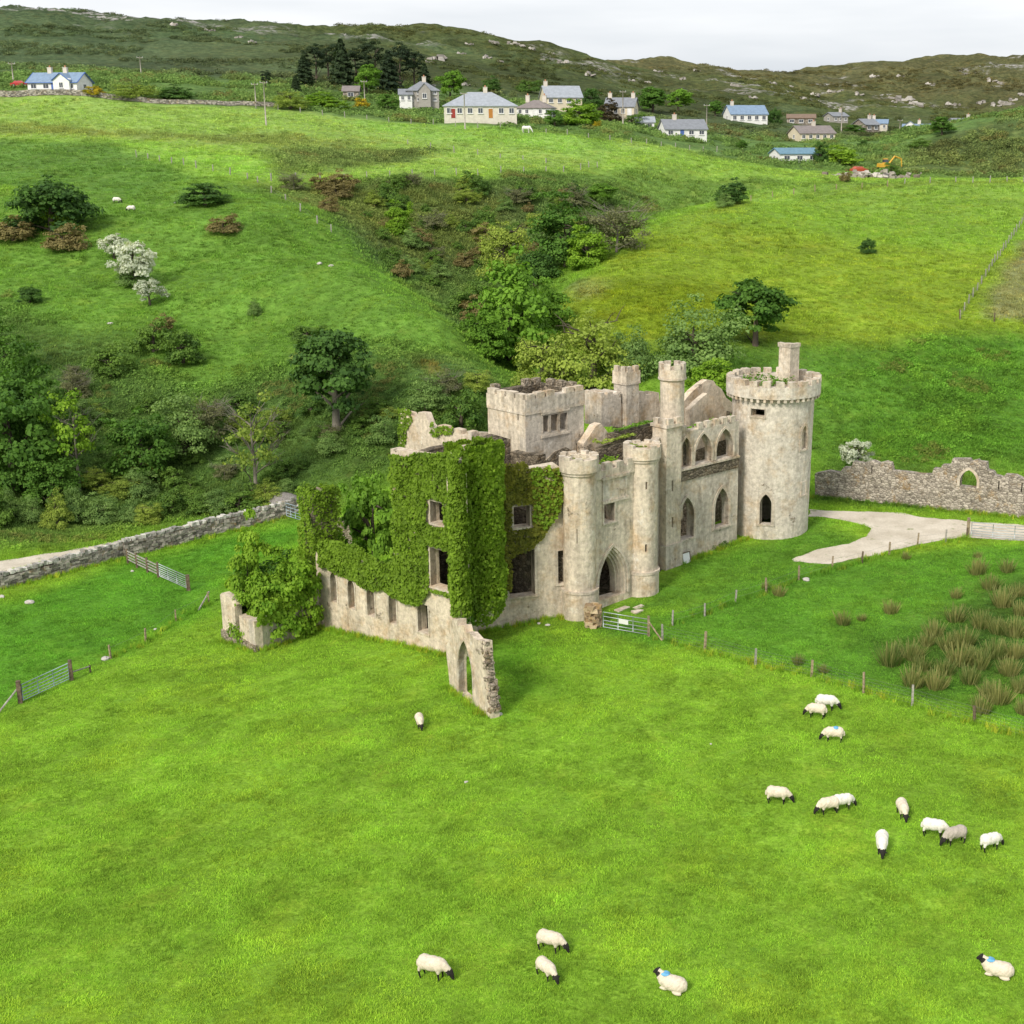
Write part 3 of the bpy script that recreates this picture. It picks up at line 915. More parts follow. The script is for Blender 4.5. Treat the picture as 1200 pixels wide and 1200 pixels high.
# --- round entrance towers
def drum_tower(name, front_px, zf, r, v_ring0, v_ring1, v_top, ring, nm, batter_v, slits=(), mat=M_PL):
    f = Vector(at_z(*front_px, zf)[:2])
    c = f + f.normalized() * r
    D = Drum(c, r)
    zr0 = z_at(f.y, v_ring0); zr1 = z_at(f.y, v_ring1); ztop = z_at(f.y, v_top)
    hl = []
    for (ua, va, ub, vb, ut, vt, kd) in slits:
        hl.append(op(D, (ua, va), (ub, vb), (ut, vt), kd))
    n = 40
    o = slab(name, D, [(0.001, -1.5), (D.L - .001, -1.5), (D.L - .001, zr0), (0.001, zr0)], hl, 0, .45, mat, CASTLE, .5, .02)
    o.data.shade_smooth(); o.data.set_sharp_from_angle(angle=R(35))
    DR = Drum(c, ring)
    def ringobj(nm_, dr, z0, z1, t1, m_):
        V, fs = [], []
        for i in range(n):
            q = dr.L * i / n
            V += [dr.pos(q, z0, .0), dr.pos(q, z1, 0), dr.pos(q, z1, t1), dr.pos(q, z0, t1)]
        for i in range(n):
            a, b = 4 * i, 4 * ((i + 1) % n)
            for k in range(4):
                fs.append((a + k, a + (k + 1) % 4, b + (k + 1) % 4, b + k))
        q = mesh_obj(nm_, V, fs, m_)
        bm = bmesh.new(); bm.from_mesh(q.data); bmesh.ops.recalc_face_normals(bm, faces=bm.faces); bm.to_mesh(q.data); bm.free()
        q.data.shade_smooth(); q.data.set_sharp_from_angle(angle=R(35))
        return adopt(q, o)
    ringobj('corbel_ring', Drum(c, (r + ring) / 2), zr0 - .12, zr0 + .1, .6, M_TRIM)
    ringobj('parapet', DR, zr0 + .1, zr1, ring - r + .42, mat)
    st = DR.L / nm
    for i in range(nm):
        if random.random() < .12: continue
        block('merlon', DR, st * (i + .2), st * (i + .8), zr1 - .02, ztop - random.uniform(0, .1), 0.0, .42, M_TRIM, o, .02, 3)
    if batter_v:
        ringobj('plinth', Drum(c, r + .13), -1.5, z_at(f.y, batter_v + 3), .5, mat)
        ringobj('plinth_moulding', Drum(c, r + .2), z_at(f.y, batter_v + 3), z_at(f.y, batter_v), .5, M_TRIM)
    # wall-walk floor inside
    V = [(c.x, c.y, zr0 + .55)] + [Drum(c, r).pos(DR.L * 0 + 2 * math.pi * r * i / 24, zr0 + .45, .2) for i in range(24)]
    q = mesh_obj('tower_floor', V, [(0, 1 + i, 1 + (i + 1) % 24) for i in range(24)], M_RUB)
    adopt(q, o)
    return o, D, (zr0, zr1, ztop), hl
ETL, DETL, ZL, _ = drum_tower('gate_tower', (680, 727), 0, 1.18, 557, 540, 536, 1.4, 9, 694, [(675.8, 637, 676.8, 637, 676.3, 620, 'rect')])
ETR, DETR, ZR_, _ = drum_tower('gate_tower', (752, 700), .25, 1.16, 541, 526, 522, 1.4, 9, 671, [(756.5, 574, 758.6, 574, 757.6, 565, 'rect'), (756, 647, 758.5, 647, 757.3, 638, 'rect')])
# --- gate between them, deeply moulded
pa, pb = DETL.c - DB * .25, DETR.c - DB * .25
WG = Wall(pa, pb)
zg = WG.sz(716, 549)[1]
g0 = op(WG, (700.5, 705), (735, 694), (718.5, 640), 'gothic')
gw = op(WG, (707.5, 613), (719.8, 610), (713, 590))
gate = slab('gate_wall', WG, [(0, -1), (WG.L, -1), (WG.L, zg), (0, zg)], [g0, gw], 0, .9, M_PL, CASTLE, .9, .03)
band('window_surround', WG, gw, .16, -.07, .4, M_TRIM, gate, True)
prev = g0
for k in range(4):
    prev_in = offset_open(prev, -.16)
    band('arch_order', WG, prev_in, .155, .02 + .2 * k, .6 + .2 * k, M_TRIM, gate)
    prev = prev_in
band('hood_mould', WG, g0, .2, -.09, .2, M_TRIM, gate)
s0h, z0h = WG.sz(706, 592); s1h, z1h = WG.sz(734, 560)
block('coat_of_arms_panel', WG, s0h, s1h, z0h + .3, z1h + .25, -.10, .1, M_TWR, gate, .01)
block('panel_moulding', WG, s0h - .15, s1h + .15, z1h + .25, z1h + .45, -.22, .1, M_TRIM, gate, .01)
block('panel_sill', WG, s0h - .1, s1h + .1, z0h + .1, z0h + .3, -.18, .1, M_TRIM, gate, .01)
block('parapet', WG, .9, WG.L - .9, zg - .6, zg + .02, -.12, .5, M_PL, gate, .01)
merlons(WG, .95, WG.L - .95, zg + .02, zg + .5, -.12, .35, M_TRIM, gate, .95, .62, .1)
for i, (x0, x1) in enumerate([(0.3, 2.2), (2.4, 4.0), (1.2, 2.6)]):
    zz = hz(*WG.pos(2.5, 0, -1.2 - i)[:2])
    block('door_step', WG, WG.L * .3 + x0 * .6, WG.L * .3 + x1 * .6, zz - .3, zz + .1, -1.6 - i * .6, -1.1 - i * .6, M_TRIM, gate, .06)
# --- buttress turret and arcaded wall
pc = P(780, 668, .5)
WT = Wall(pc, pc + DA * 1.9); WT2 = Wall(pc, pc + DB * 1.5)
zb_t = WT.sz(781, 491)[1]
LT = WT.sz(799, 500)[0]
tur = slab('buttress_turret', WT, [(0, -1), (LT, -1), (LT, zb_t - .5), (0, zb_t - .5)], [op(WT, (787, 576), (789, 575.5), (788, 563)), op(WT, (787, 619), (789, 618), (788, 606))], 0, 1.5, M_PL, CASTLE, .8, .03)
block('plinth', WT, -.12, LT + .1, -1, WT.sz(780, 640)[1], -.13, 1.6, M_PLD, tur, .01)
block('cornice', WT, -.12, LT + .12, zb_t - .75, zb_t - .5, -.14, 1.64, M_TRIM, tur, .01)
merlons(WT, -.1, LT + .1, zb_t - .5, zb_t, -.1, .3, M_TRIM, tur, .75, .62, 0)
merlons(WT2, -.1, 1.5, zb_t - .5, zb_t, -.1, .25, M_TRIM, tur, .75, .62, 0)
WK = Wall(DETR.c + DA * .9 + DB * .35, pc + DB * .75 + DA * .1)
slab('link_wall', WK, [(0, -1), (WK.L, -1), (WK.L, zg + .6), (0, zg + .3)], [], 0, .6, M_PLD, CASTLE, .9, .03)
pa1 = Vector(WT.pos(LT - .05, 0, .25)[:2])
pz = P(862, 627, 1.05)
WA = Wall(pa1, pa1 + DA * 9.5)
LA = WA.sz(865, 560)[0]
za = WA.sz(828, 501)[1]
ha = [op(WA, (797, 549), (810, 546), (803, 513), 'gothic'), op(WA, (814, 545), (834, 540), (824, 508), 'gothic'), op(WA, (839, 539), (859, 534), (849, 502.5), 'gothic'),
      op(WA, (796.5, 634), (812.5, 628), (804.5, 583), 'gothic'), op(WA, (837, 619), (853.5, 615), (846, 572), 'gothic')]
arc = slab('arcaded_wall', WA, [(0, -.5), (LA, -.5), (LA, za), (0, za)], ha, 0, .75, M_PLD, CASTLE, .9, .04)
for k, h in enumerate(ha): band('arch_moulding', WA, h, .2 if k < 3 else .24, -.07, .35, M_TRIM, arc, k > 2)
zs1 = WA.sz(829, 543)[1]
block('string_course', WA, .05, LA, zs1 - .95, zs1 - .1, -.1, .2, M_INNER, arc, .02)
block('string_moulding', WA, .05, LA, zs1 - .1, zs1 + .05, -.16, .2, M_TRIM, arc, .02)
merlons(WA, 0.1, LA - .3, za, za + .5, -.02, .4, M_TRIM, arc, .85, .6, .1)
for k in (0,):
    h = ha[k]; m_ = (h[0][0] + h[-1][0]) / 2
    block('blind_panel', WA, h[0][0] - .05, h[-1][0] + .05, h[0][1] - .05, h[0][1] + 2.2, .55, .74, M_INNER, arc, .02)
# --- walls inside and behind the arcade
WI = Wall(Vector(WA.pos(-.5, 0, 5)[:2]), Vector(WA.pos(LA + 5.5, 0, 5)[:2]))
slab('inner_wall', WI, [(0, 0), (WI.L, 0), (WI.L, za - .8), (WI.L * .8, za - .2), (WI.L * .66, za - 1.2), (WI.L * .6, za - 3.5), (WI.L * .5, za - 3.8), (WI.L * .42, za - 1.5), (WI.L * .2, za - .9), (0, za - 1.4)],
     [], 0, .7, M_RUB, CASTLE, 1.2, .06)
inner('inner_wall', Vector(WG.pos(-1.5, 0, 4)[:2]), Vector(WG.pos(WG.L + 3.5, 0, 4)[:2]), -1, zg - 2.5, M_RUB, [(4.6, 5.8, .0, 2.6, 'rect')])
inner('inner_wall', Vector(WG.pos(-.6, 0, .95)[:2]), Vector(WG.pos(-.6, 0, 4.0)[:2]), -1, zg - 1.5, M_RUB)
inner('inner_wall', Vector(WG.pos(WG.L + .6, 0, .95)[:2]), Vector(WG.pos(WG.L + .6, 0, 4.0)[:2]), -1, zg - 1.5, M_RUB)
gp = Vector(at_y(829, 470, 119)[:2])
WGa = Wall(gp - DA * 3.4, gp + DA * 3.2)
go = sz(WGa, [(796, 540), (862, 520), (860, 473), (851, 466), (846, 456), (839, 451), (836, 446), (829, 445), (823, 449), (818, 453), (811, 459), (805, 466), (798, 476)])
gab = slab('gable', WGa, go, [], 0, .6, M_WING, CASTLE, 1.2, .06)
ga2 = Vector(at_y(832, 470, 115.5)[:2])
WGb = Wall(ga2 - DA * 2.6, ga2 + DA * 2.4)
go2 = sz(WGb, [(808, 530), (850, 515), (851, 482), (844, 472), (836, 464), (829, 461), (818, 470), (808, 480)])
slab('gable', WGb, go2, [], 0, .5, M_WING, CASTLE, 1.2, .06)
# chimneys
def chimney_square(px, y, w_, zlow, name='chimney'):
    c = Vector(at_y(px[0], px[1], y)[:2]); ztop = at_y(px[0], px[1], y)[2]
    wa = Wall(c, c + DA * w_); wb = Wall(c, c + DB * w_)
    o = slab(name, wa, [(0, zlow), (w_, zlow), (w_, ztop - .5), (0, ztop - .5)], [], 0, w_, M_PLD, CASTLE)
    block('cornice', wa, -.1, w_ + .1, ztop - 1.5, ztop - 1.35, -.1, w_ + .1, M_TRIM, o, .01)
    block('chimney_cap', wa, -.08, w_ + .08, ztop - 1.35, ztop - .45, -.08, w_ + .08, M_PL, o, .01)
    for wl in (wa, wb):
        merlons(wl, -.08, w_ + .08, ztop - .47, ztop, -.08, .22, M_TRIM, o, .62, .6, 0)
    return o
chimney_square((734, 430), 113.5, 1.45, 4)
f = Vector(at_y(788, 440, 108.5)[:2])
RC, DRC, ZC, _ = drum_tower('round_chimney', (788, 640), 0, .92, 447, 433, 426, 1.06, 8, None) if False else (None, None, None, None)
def round_chimney(u, v_ring, v_par, v_top, y, r, rr, zlow):
    c = Vector(at_y(u, v_top, y)[:2])
    n = 24
    zr, zp_, zt_ = z_at(y - r, v_ring), z_at(y - r, v_par), z_at(y - r, v_top)
    def ring_mesh(nm_, prof, mat, parent):
        V, fs = [], []
        for i in range(n):
            a = 2 * math.pi * i / n
            V += [(c.x + q * math.cos(a), c.y + q * math.sin(a), z) for q, z in prof]
        k = len(prof)
        for i in range(n):
            j = (i + 1) % n
            for m_ in range(k - 1):
                fs.append((i * k + m_, j * k + m_, j * k + m_ + 1, i * k + m_ + 1))
        q = mesh_obj(nm_, V, fs, mat, None, True)
        q.data.set_sharp_from_angle(angle=R(35))
        return adopt(q, parent)
    o = ring_mesh('round_chimney', [(r, zlow), (r, zr), (r * .6, zr), (r * .55, zr - 1)], M_PL, CASTLE)
    ring_mesh('chimney_cap', [(r - .05, zr - .1), (rr, zr), (rr, zp_), (rr - .3, zp_), (rr - .3, zr)], M_PL, o)
    ring_mesh('cornice', [(r - .02, zr - .3), (rr + .05, zr - .15), (rr + .05, zr - .02), (r - .02, zr)], M_TRIM, o)
    DR = Drum(c, rr); st = DR.L / 8
    for i in range(8):
        block('merlon', DR, st * (i + .18), st * (i + .82), zp_ - .02, zt_, 0, .3, M_TRIM, o, .01, 2)
    return o
round_chimney(788, 444, 434, 427, 109, .95, 1.07, 4)
# stub walls round the back court
def stub(name, px, y, dirv, mat, th=.7, **k):
    c = Vector(at_y(px[0][0], px[0][1], y)[:2])
    wl = Wall(c - dirv * 3, c + dirv * 3)
    return wl, slab(name, wl, sz(wl, px), [], 0, th, mat, CASTLE, 1.2, .05)
stub('stub_wall', [(705, 500), (705, 461), (708, 460), (708.5, 463), (712, 462), (712, 460), (718, 459), (718, 463), (724, 462), (727.5, 459), (728, 500)], 112, DA, M_PLD, 2.0)
stub('stub_wall', [(724, 505), (726, 476), (730, 470), (738, 470), (745, 466), (748, 460), (757, 459), (757, 463), (763, 462), (763, 459), (772, 460), (776, 500), (768, 504), (760, 496), (745, 495), (738, 504)], 113.5, DA, M_WING, .7)
stub('stub_wall', [(720, 528), (720, 509), (740, 505), (758, 500), (775, 497), (776, 528)], 106.5, DA, M_INNER, .8)
stub('stub_wall', [(684, 540), (684, 520), (690, 512), (698, 499), (704, 496), (709, 502), (716, 512), (722, 528), (722, 540)], 105.5, DA, M_WING, .7)
stub('stub_wall', [(700, 548), (702, 528), (725, 520), (752, 516), (752, 548)], 104.2, DA, M_INNER, .7)
# --- great round tower
BF = Vector(at_z(901.5, 633, 1.0)[:2]); BR = 3.22
BC = BF + BF.normalized() * BR
DB_ = Drum(BC, BR)
def tz(v): return z_at(BF.y, v)
hb_ = [op(DB_, (890, 614.5), (903.5, 614.5), (896.8, 579), 'gothic'), op(DB_, (881.5, 487.5), (896.5, 487.5), (889, 479)),
       op(DB_, (937.5, 527), (943.5, 525), (940.5, 499), 'gothic')]
ztw = tz(468)
prof_L = DB_.L
TW_ = slab('round_tower', DB_, [(0.001, -.5), (prof_L - .001, -.5), (prof_L - .001, ztw), (0.001, ztw)], hb_, 0, .7, M_TWR, CASTLE, .55, .03)
for v in TW_.data.vertices:       # the shaft swells a little towards the parapet
    k = 1 + .06 * max(0, (v.co.z - 1) / (ztw - 1)) ** 1.3
    v.co.x = BC.x + (v.co.x - BC.x) * k; v.co.y = BC.y + (v.co.y - BC.y) * k
TW_.data.shade_smooth(); TW_.data.set_sharp_from_angle(angle=R(35))
def tower_pt(D, kr):
    class Q: pass
    q = Drum(BC, D.r * kr); 
    return q
band('door_surround', DB_, hb_[0], .26, -.06, .4, M_TRIM, TW_, True)
band('window_surround', Drum(BC, BR * 1.05), [(a * 1.05, b) for a, b in hb_[1]], .1, -.05, .5, M_TRIM, TW_, True)
band('window_surround', Drum(BC, BR * 1.04), [(a * 1.04, b) for a, b in hb_[2]], .22, -.05, .5, M_TRIM, TW_, True)
DBB = Drum(BC, BR * 1.04)
h2 = hb_[2]
block('blind_window', DBB, h2[0][0] * 1.04 - .02, h2[-1][0] * 1.04 + .02, h2[0][1], max(p[1] for p in h2), .28, .5, M_PL, TW_, .0, 3)
nb = op(DB_, (939, 580), (943.5, 579), (941, 565))
band('window_surround', DB_, nb, .16, -.07, .1, M_TRIM, TW_, True)
RB = 3.92
def big_ring(nm_, r_out, r_in, z0, z1, mat):
    n = 64; V, fs = [], []
    for i in range(n):
        a = 2 * math.pi * i / n
        for q, z in ((r_out, z0), (r_out, z1), (r_in, z1), (r_in, z0)):
            V.append((BC.x + q * math.cos(a), BC.y + q * math.sin(a), z))
    for i in range(n):
        a, b = 4 * i, 4 * ((i + 1) % n)
        for k in range(4): fs.append((a + k, b + k, b + (k + 1) % 4, a + (k + 1) % 4))
    q = mesh_obj(nm_, V, fs, mat, None, True)
    bm = bmesh.new(); bm.from_mesh(q.data); bmesh.ops.recalc_face_normals(bm, faces=bm.faces); bm.to_mesh(q.data); bm.free()
    q.data.shade_smooth(); q.data.set_sharp_from_angle(angle=R(35))
    return adopt(q, TW_)
z_r0, z_r1, z_rt = tz(467), tz(453), tz(446)
big_ring('corbel_ring', 3.6, 3.0, z_r0 - .25, z_r0, M_TRIM)
big_ring('parapet', RB, 3.2, z_r0, z_r1, M_TWR)
DBR = Drum(BC, RB)
nm = 22; st = DBR.L / nm
for i in range(nm):
    block('merlon', DBR, st * (i + .2), st * (i + .8), z_r1 - .02, z_rt - random.uniform(0, .1), 0, .6, M_TRIM, TW_, .02, 3)
for i in range(44):
    block('corbel', Drum(BC, RB - .05), DBR.L / 44 * (i + .3), DBR.L / 44 * (i + .7), z_r0 - .28, z_r0 + .02, 0, .5, M_TRIM, TW_, .01, 1)
V = [(BC.x, BC.y, z_r0 + .5)] + [(BC.x + 3.25 * math.cos(t * math.pi / 16), BC.y + 3.25 * math.sin(t * math.pi / 16), z_r0 + .3) for t in range(32)]
adopt(mesh_obj('tower_floor', V, [(0, 1 + i, 1 + (i + 1) % 32) for i in range(32)], M_RUB), TW_)
ch = Vector(at_y(924, 440, BC.y + .6)[:2])
zch = at_y(922, 406, BC.y + .6)[2]
wch = Wall(ch - DA * .6 - DB * .6, ch + DA * .6 - DB * .6)
cho = slab('tower_chimney', wch, [(0, z_r0), (1.2, z_r0), (1.2, zch), (0, zch)], [], 0, 1.2, M_PL, TW_)
block('chimney_rim', wch, -.07, 1.27, zch, zch + .3, -.07, .3, M_TRIM, TW_, .03)
block('chimney_rim', wch, -.07, .3, zch, zch + .32, .32, 1.27, M_TRIM, TW_, .03)
block('chimney_rim', wch, .95, 1.27, zch, zch + .2, .32, 1.27, M_TRIM, TW_, .03)
# --- low outbuilding of the wing and the ivy-clad pier
B2, B1, B3 = P(300, 763, -1.8), P(262, 747, -2.0), P(376, 736, -1.8)
WO1 = Wall(B1, B2); WO2 = Wall(B2, B3)
zo = WO2.sz(300, 728)[1]
ob = slab('outbuilding_wall', WO2, [(0, -3), (WO2.L, -3), (WO2.L, WO2.sz(374, 700)[1] + .6), (WO2.L * .6, zo + .3), (WO2.L * .55, zo - .3), (WO2.L * .3, zo + .1), (0, zo)], [], 0, .6, M_PLD, CASTLE, .9, .06)
block('buttress', WO2, WO2.L * .52, WO2.L * .60, -3, zo - .3, -.18, .1, M_TRIM, ob, .03)
slab('outbuilding_wall', WO1, [(0, -3), (WO1.L + .02, -3), (WO1.L + .02, zo + .02), (WO1.L * .55, zo - .1), (WO1.L * .45, zo + .9), (WO1.L * .3, zo + 1.0), (.25, zo + 1.1), (0, zo + .9)], [op(WO1, (276, 735), (281, 738), (278.5, 710))], 0, .6, M_WING, ob, .9, .06)
block('plinth', WO1, -.1, WO1.L + .1, -3, -1.35, -.13, .1, M_RUB, ob, .03)
inner('outbuilding_back_wall', B1 + DA * .6, B1 + DA * 5.5, -3, zo + .3, M_RUB)
pp = Vector(at_y(378, 640, W1.p0.y + 1.5)[:2])
zpp = at_y(378, 578, W1.p0.y + 1.5)[2]
pier_w = Wall(pp - DA * 1.0 - DB * .6, pp + DA * 1.0 - DB * .6)
pier = slab('pier', pier_w, [(0, -2.5), (2.0, -2.5), (2.0, zpp), (1.3, zpp + .3), (0, zpp - .2)], [], 0, 1.4, M_RUB, CASTLE)
# heaps of fallen stone in the wing
def rubble_heap(name, pts, n, size, mat, parent=None):
    mb = MB()
    for i in range(n):
        x, y, z = pts(i)
        s_ = size * random.uniform(.5, 1.4)
        M3 = Matrix.Rotation(random.uniform(0, 6), 3, 'Z') @ Matrix.Rotation(random.uniform(-.5, .5), 3, 'X')
        mb.box((x, y, z), (s_ * 1.3, s_, s_ * .7), rot=M3, jit=s_ * .12)
    return mb.build(name, mat, parent)
wi0 = Vector(W1.pos(sb - 1.6, 0, 3.4)[:2])
hp = rubble_heap('fallen_stone', lambda i: (wi0.x + random.uniform(-1.7, 1.7), wi0.y + random.uniform(-1.4, 1.4), random.uniform(0, 1) ** 2 * 2.2 + .2), 160, .5, M_RUB)
adopt(hp, CASTLE); hp['kind'] = 'stuff'

# ------------------------------------------------------------------ free-standing arch in the field
A0, A1 = P(527, 806, -.6), P(576, 846, -.5)
WX = Wall(A0, A1)
ax = sz(WX, [(527, 812), (576, 852), (575.5, 830), (571, 800), (568, 770), (567, 752), (557, 750), (550, 742), (545, 741), (543, 733), (537, 733), (537, 726), (531, 726), (527, 730), (526, 752), (523, 756)])
ah = op(WX, (538, 809), (555, 829), (544.5, 751), 'gothic')
ARCH = empty('arch_ruin', (A0.x, A0.y, -.6))
tag(ARCH, 'free-standing stump of wall with one pointed arch, standing alone in the sheep field', 'ruin')
aw = slab('arch_wall', WX, ax, [ah], 0, .55, M_WING, ARCH, .7, .09)
band('arch_moulding', WX, ah, .16, -.05, .4, M_TRIM, aw)
edge_px = [(576, 848), (575.5, 830), (573, 812), (571, 800), (569, 784), (568, 770), (567, 754)]
def edge_stone(i):
    k = random.random() * (len(edge_px) - 1.001); j = int(k); f_ = k - j
    q, zz = WX.sz(edge_px[j][0] * (1 - f_) + edge_px[j + 1][0] * f_, edge_px[j][1] * (1 - f_) + edge_px[j + 1][1] * f_)
    return WX.pos(q + random.uniform(-.16, .06), zz, random.uniform(.08, .5))
rb = rubble_heap('broken_edge', edge_stone, 70, .27, M_RUB)
adopt(rb, aw); rb['kind'] = 'stuff'
# ------------------------------------------------------------------ foliage
def mat_leaf(name, dark, light, hue=.12, scale=.5):
    m = NT(name, .7, .25)
    p = m.pos()
    at = m.n('ShaderNodeAttribute', attribute_name='tone')
    oi = m.n('ShaderNodeObjectInfo')
    f = m.math('ADD', m.math('MULTIPLY', at.outputs['Fac'], .75), m.math('MULTIPLY', m.noise(p, scale, 4, .6), .5))
    f = m.math('ADD', f, m.math('MULTIPLY', m.math('SUBTRACT', oi.outputs['Random'], .5), .25))
    c = m.ramp(f, [(.15, dark), (.95, light)])
    m.col(c)
    tr = m.n('ShaderNodeBsdfTranslucent')
    m.l(m.mix(1.0, c, (1.1, 1.15, .6), 'MULTIPLY'), tr.inputs['Color'])
    mxs = m.n('ShaderNodeMixShader'); mxs.inputs[0].default_value = .36
    m.l(m.b.outputs[0], mxs.inputs[1]); m.l(tr.outputs[0], mxs.inputs[2]); m.l(mxs.outputs[0], m.out.inputs[0])
    return m.m
LF = {
    'bright': mat_leaf('leaf_bright_green', (.070, .165, .014), (.215, .41, .040)),
    'deep': mat_leaf('leaf_deep_green', (.040, .110, .014), (.135, .275, .036)),
    'dark': mat_leaf('leaf_dark_green', (0.029, 0.077, 0.021), (0.109, 0.224, 0.036)),
    'olive': mat_leaf('leaf_olive', (0.118, 0.198, 0.029), (0.381, 0.474, 0.078)),
    'willow': mat_leaf('leaf_grey_green', (0.081, 0.164, 0.040), (0.279, 0.421, 0.113)),
    'brown': mat_leaf('leaf_dead_bracken', (.12, .105, .035), (.31, .26, .10)),
    'twig': mat_leaf('leaf_twiggy', (.10, .12, .05), (.27, .28, .13)),
    'ivy': mat_leaf('leaf_ivy', (.085, .155, .012), (.25, .40, .030), scale=.35),
    'ivyd': mat_leaf('leaf_ivy_bronze', (0.094, 0.112, 0.021), (0.341, 0.342, 0.039), scale=.35),
    'lime': mat_leaf('leaf_lime', (.105, .235, .012), (.29, .46, .038)),
    'conifer': mat_leaf('leaf_conifer', (0.017, 0.037, 0.021), (0.052, 0.085, 0.030)),
    'white': mat_leaf('blossom_white', (.30, .36, .24), (.78, .80, .68)),
    'purple': mat_leaf('leaf_dark_purple', (0.034, 0.029, 0.018), (0.102, 0.079, 0.030)),
    'yellow': mat_leaf('gorse_yellow', (.10, .14, .01), (.62, .46, .02)),
    'rush': mat_leaf('rush_straw', (.06, .14, .02), (.36, .34, .13)),
    'scrub': mat_leaf('leaf_scrub', (0.045, 0.112, 0.021), (0.169, 0.289, 0.043)),
}
M_BARK = plain('bark', (.12, .10, .075), .95, .05, .3, 3)
M_BARKL = plain('bark_pale', (.23, .21, .17), .95, .05, .3, 3)
def leaf_quads(rng, C, N, size, up=.25, aspect=1.0):
    """one leaf spray (a folded quad) per centre C with outward normal N"""
    n = len(C)
    N = N + rng.normal(0, .55, (n, 3)); N[:, 2] += up
    N /= np.linalg.norm(N, axis=1)[:, None] + 1e-9
    t = rng.normal(0, 1, (n, 3))
    t -= (t * N).sum(1)[:, None] * N
    t /= np.linalg.norm(t, axis=1)[:, None] + 1e-9
    b = np.cross(N, t)
    s = (size * rng.uniform(.55, 1.45, n))[:, None]
    V = np.empty((n, 4, 3))
    V[:, 0] = C - t * s * .5 * aspect
    V[:, 1] = C + b * s * .42 + N * s * .12
    V[:, 2] = C + t * s * .5 * aspect
    V[:, 3] = C - b * s * .42 + N * s * .12
    return V.reshape(-1, 3)
def leaf_mesh(name, V, mat, tone):
    Q = np.arange(len(V)).reshape(-1, 4)
    me = np_mesh(name, V, Q, mat)
    a = me.attributes.new('tone', 'FLOAT', 'POINT')
    a.data.foreach_set('value', np.repeat(tone, 4).astype(np.float32))
    return me
def crown(name, seed, mat, n=4200, nlobe=16, leaf=.05, h=1.0, low=.15, spread=.36, up=.3, inner=.35, aspect=1.0):
    """unit crown: about 1 wide, h tall; many leaf clumps hung on an uneven envelope"""
    rng = np.random.default_rng(seed)
    K = nlobe * 3
    d = rng.normal(0, 1, (K, 3)); d /= np.linalg.norm(d, axis=1)[:, None]
    dome = low < .07
    d[:, 2] = np.where(d[:, 2] < (0 if dome else -.75), -d[:, 2], d[:, 2])
    ph = rng.uniform(0, 6.28, 6)
    az = np.arctan2(d[:, 1], d[:, 0])
    f = 1 + .20 * np.sin(az * 2 + ph[0]) * (1 - np.abs(d[:, 2])) + .14 * np.sin(az * 3 + ph[1] + d[:, 2] * 3) + .12 * np.sin(d[:, 2] * 5 + ph[2])
    rho = rng.uniform(.25, 1.0, K) ** .45 * f
    zc_, rz_ = (low, (h - low) * .92) if dome else (low + (h - low) * .45, (h - low) * .50)
    Cc = np.stack([d[:, 0] * .40 * rho, d[:, 1] * .40 * rho, zc_ + d[:, 2] * rz_ * rho], 1)
    lean = rng.uniform(-.12, .12, 2) / h
    Cc[:, 0] += lean[0] * Cc[:, 2]; Cc[:, 1] += lean[1] * Cc[:, 2]
    Cc[:, 2] = np.clip(Cc[:, 2], low * .6, h)
    rad = rng.uniform(.055, .135, K) * (1.15 - .35 * (Cc[:, 2] / h))
    p = rad ** 2; pick = rng.choice(K, n, p=p / p.sum())
    e = rng.normal(0, 1, (n, 3)); e /= np.linalg.norm(e, axis=1)[:, None]
    e[:, 2] = np.where(e[:, 2] < -.3, -e[:, 2] * .7, e[:, 2])
    rr_ = np.where(rng.random(n) < inner, rng.uniform(.3, .9, n), rng.uniform(.8, 1.25, n))[:, None]
    C = Cc[pick] + e * rad[pick][:, None] * rr_ * np.array([1, 1, .8])
    V = leaf_quads(rng, C, e + .5 * d[pick], leaf, up, aspect)
    tone = np.clip(.22 + rng.uniform(0, .5, K)[pick] + rng.normal(0, .15, n), 0, 1)
    return leaf_mesh(name, V, mat, tone)
def limbs(name, seed, mat, h=1.0, trunk=.03, nb=7, base=.0, spread=.3, fine=0, lean=0.0):
    rng = random.Random(seed)
    mb = MB()
    top = Vector((lean + rng.uniform(-.05, .05), rng.uniform(-.05, .05), h * .8))
    pts = [Vector((0, 0, base - .04)), Vector((rng.uniform(-.02, .02) + lean * .3, rng.uniform(-.02, .02), h * .3)), Vector((lean * .6 + rng.uniform(-.03, .03), rng.uniform(-.03, .03), h * .55)), top]
    mb.tube(pts, [trunk * 1.35, trunk, trunk * .7, trunk * .15], 7)
    for i in range(nb):
        t = rng.uniform(.25, .85)
        k = 0 if t < .4 else (1 if t < .7 else 2)
        p = pts[k].lerp(pts[k + 1], rng.random())
        a = i * 2.4 + rng.uniform(-.4, .4)
        e = p + Vector((math.cos(a) * spread, math.sin(a) * spread, h * rng.uniform(.12, .32)))
        e.z = min(e.z, h * .78)
        m_ = p.lerp(e, .5) + Vector((0, 0, h * rng.uniform(-.02, .05)))
        mb.tube([p, m_, e], [trunk * .5, trunk * .35, trunk * .1], 5)
        for j in range(fine):
            q = m_.lerp(e, rng.random())
            b = a + rng.uniform(-1.3, 1.3)
            e2 = q + Vector((math.cos(b), math.sin(b), rng.uniform(.1, 1.1))) * spread * rng.uniform(.3, .7)
            mb.tube([q, q.lerp(e2, .5) + Vector((0, 0, .02)), e2], [trunk * .2, trunk * .14, trunk * .05], 3, False)
    me = bpy.data.meshes.new(name)
    me.from_pydata(mb.v, [], mb.f)
    me.materials.append(mat); me.shade_smooth()
    return me
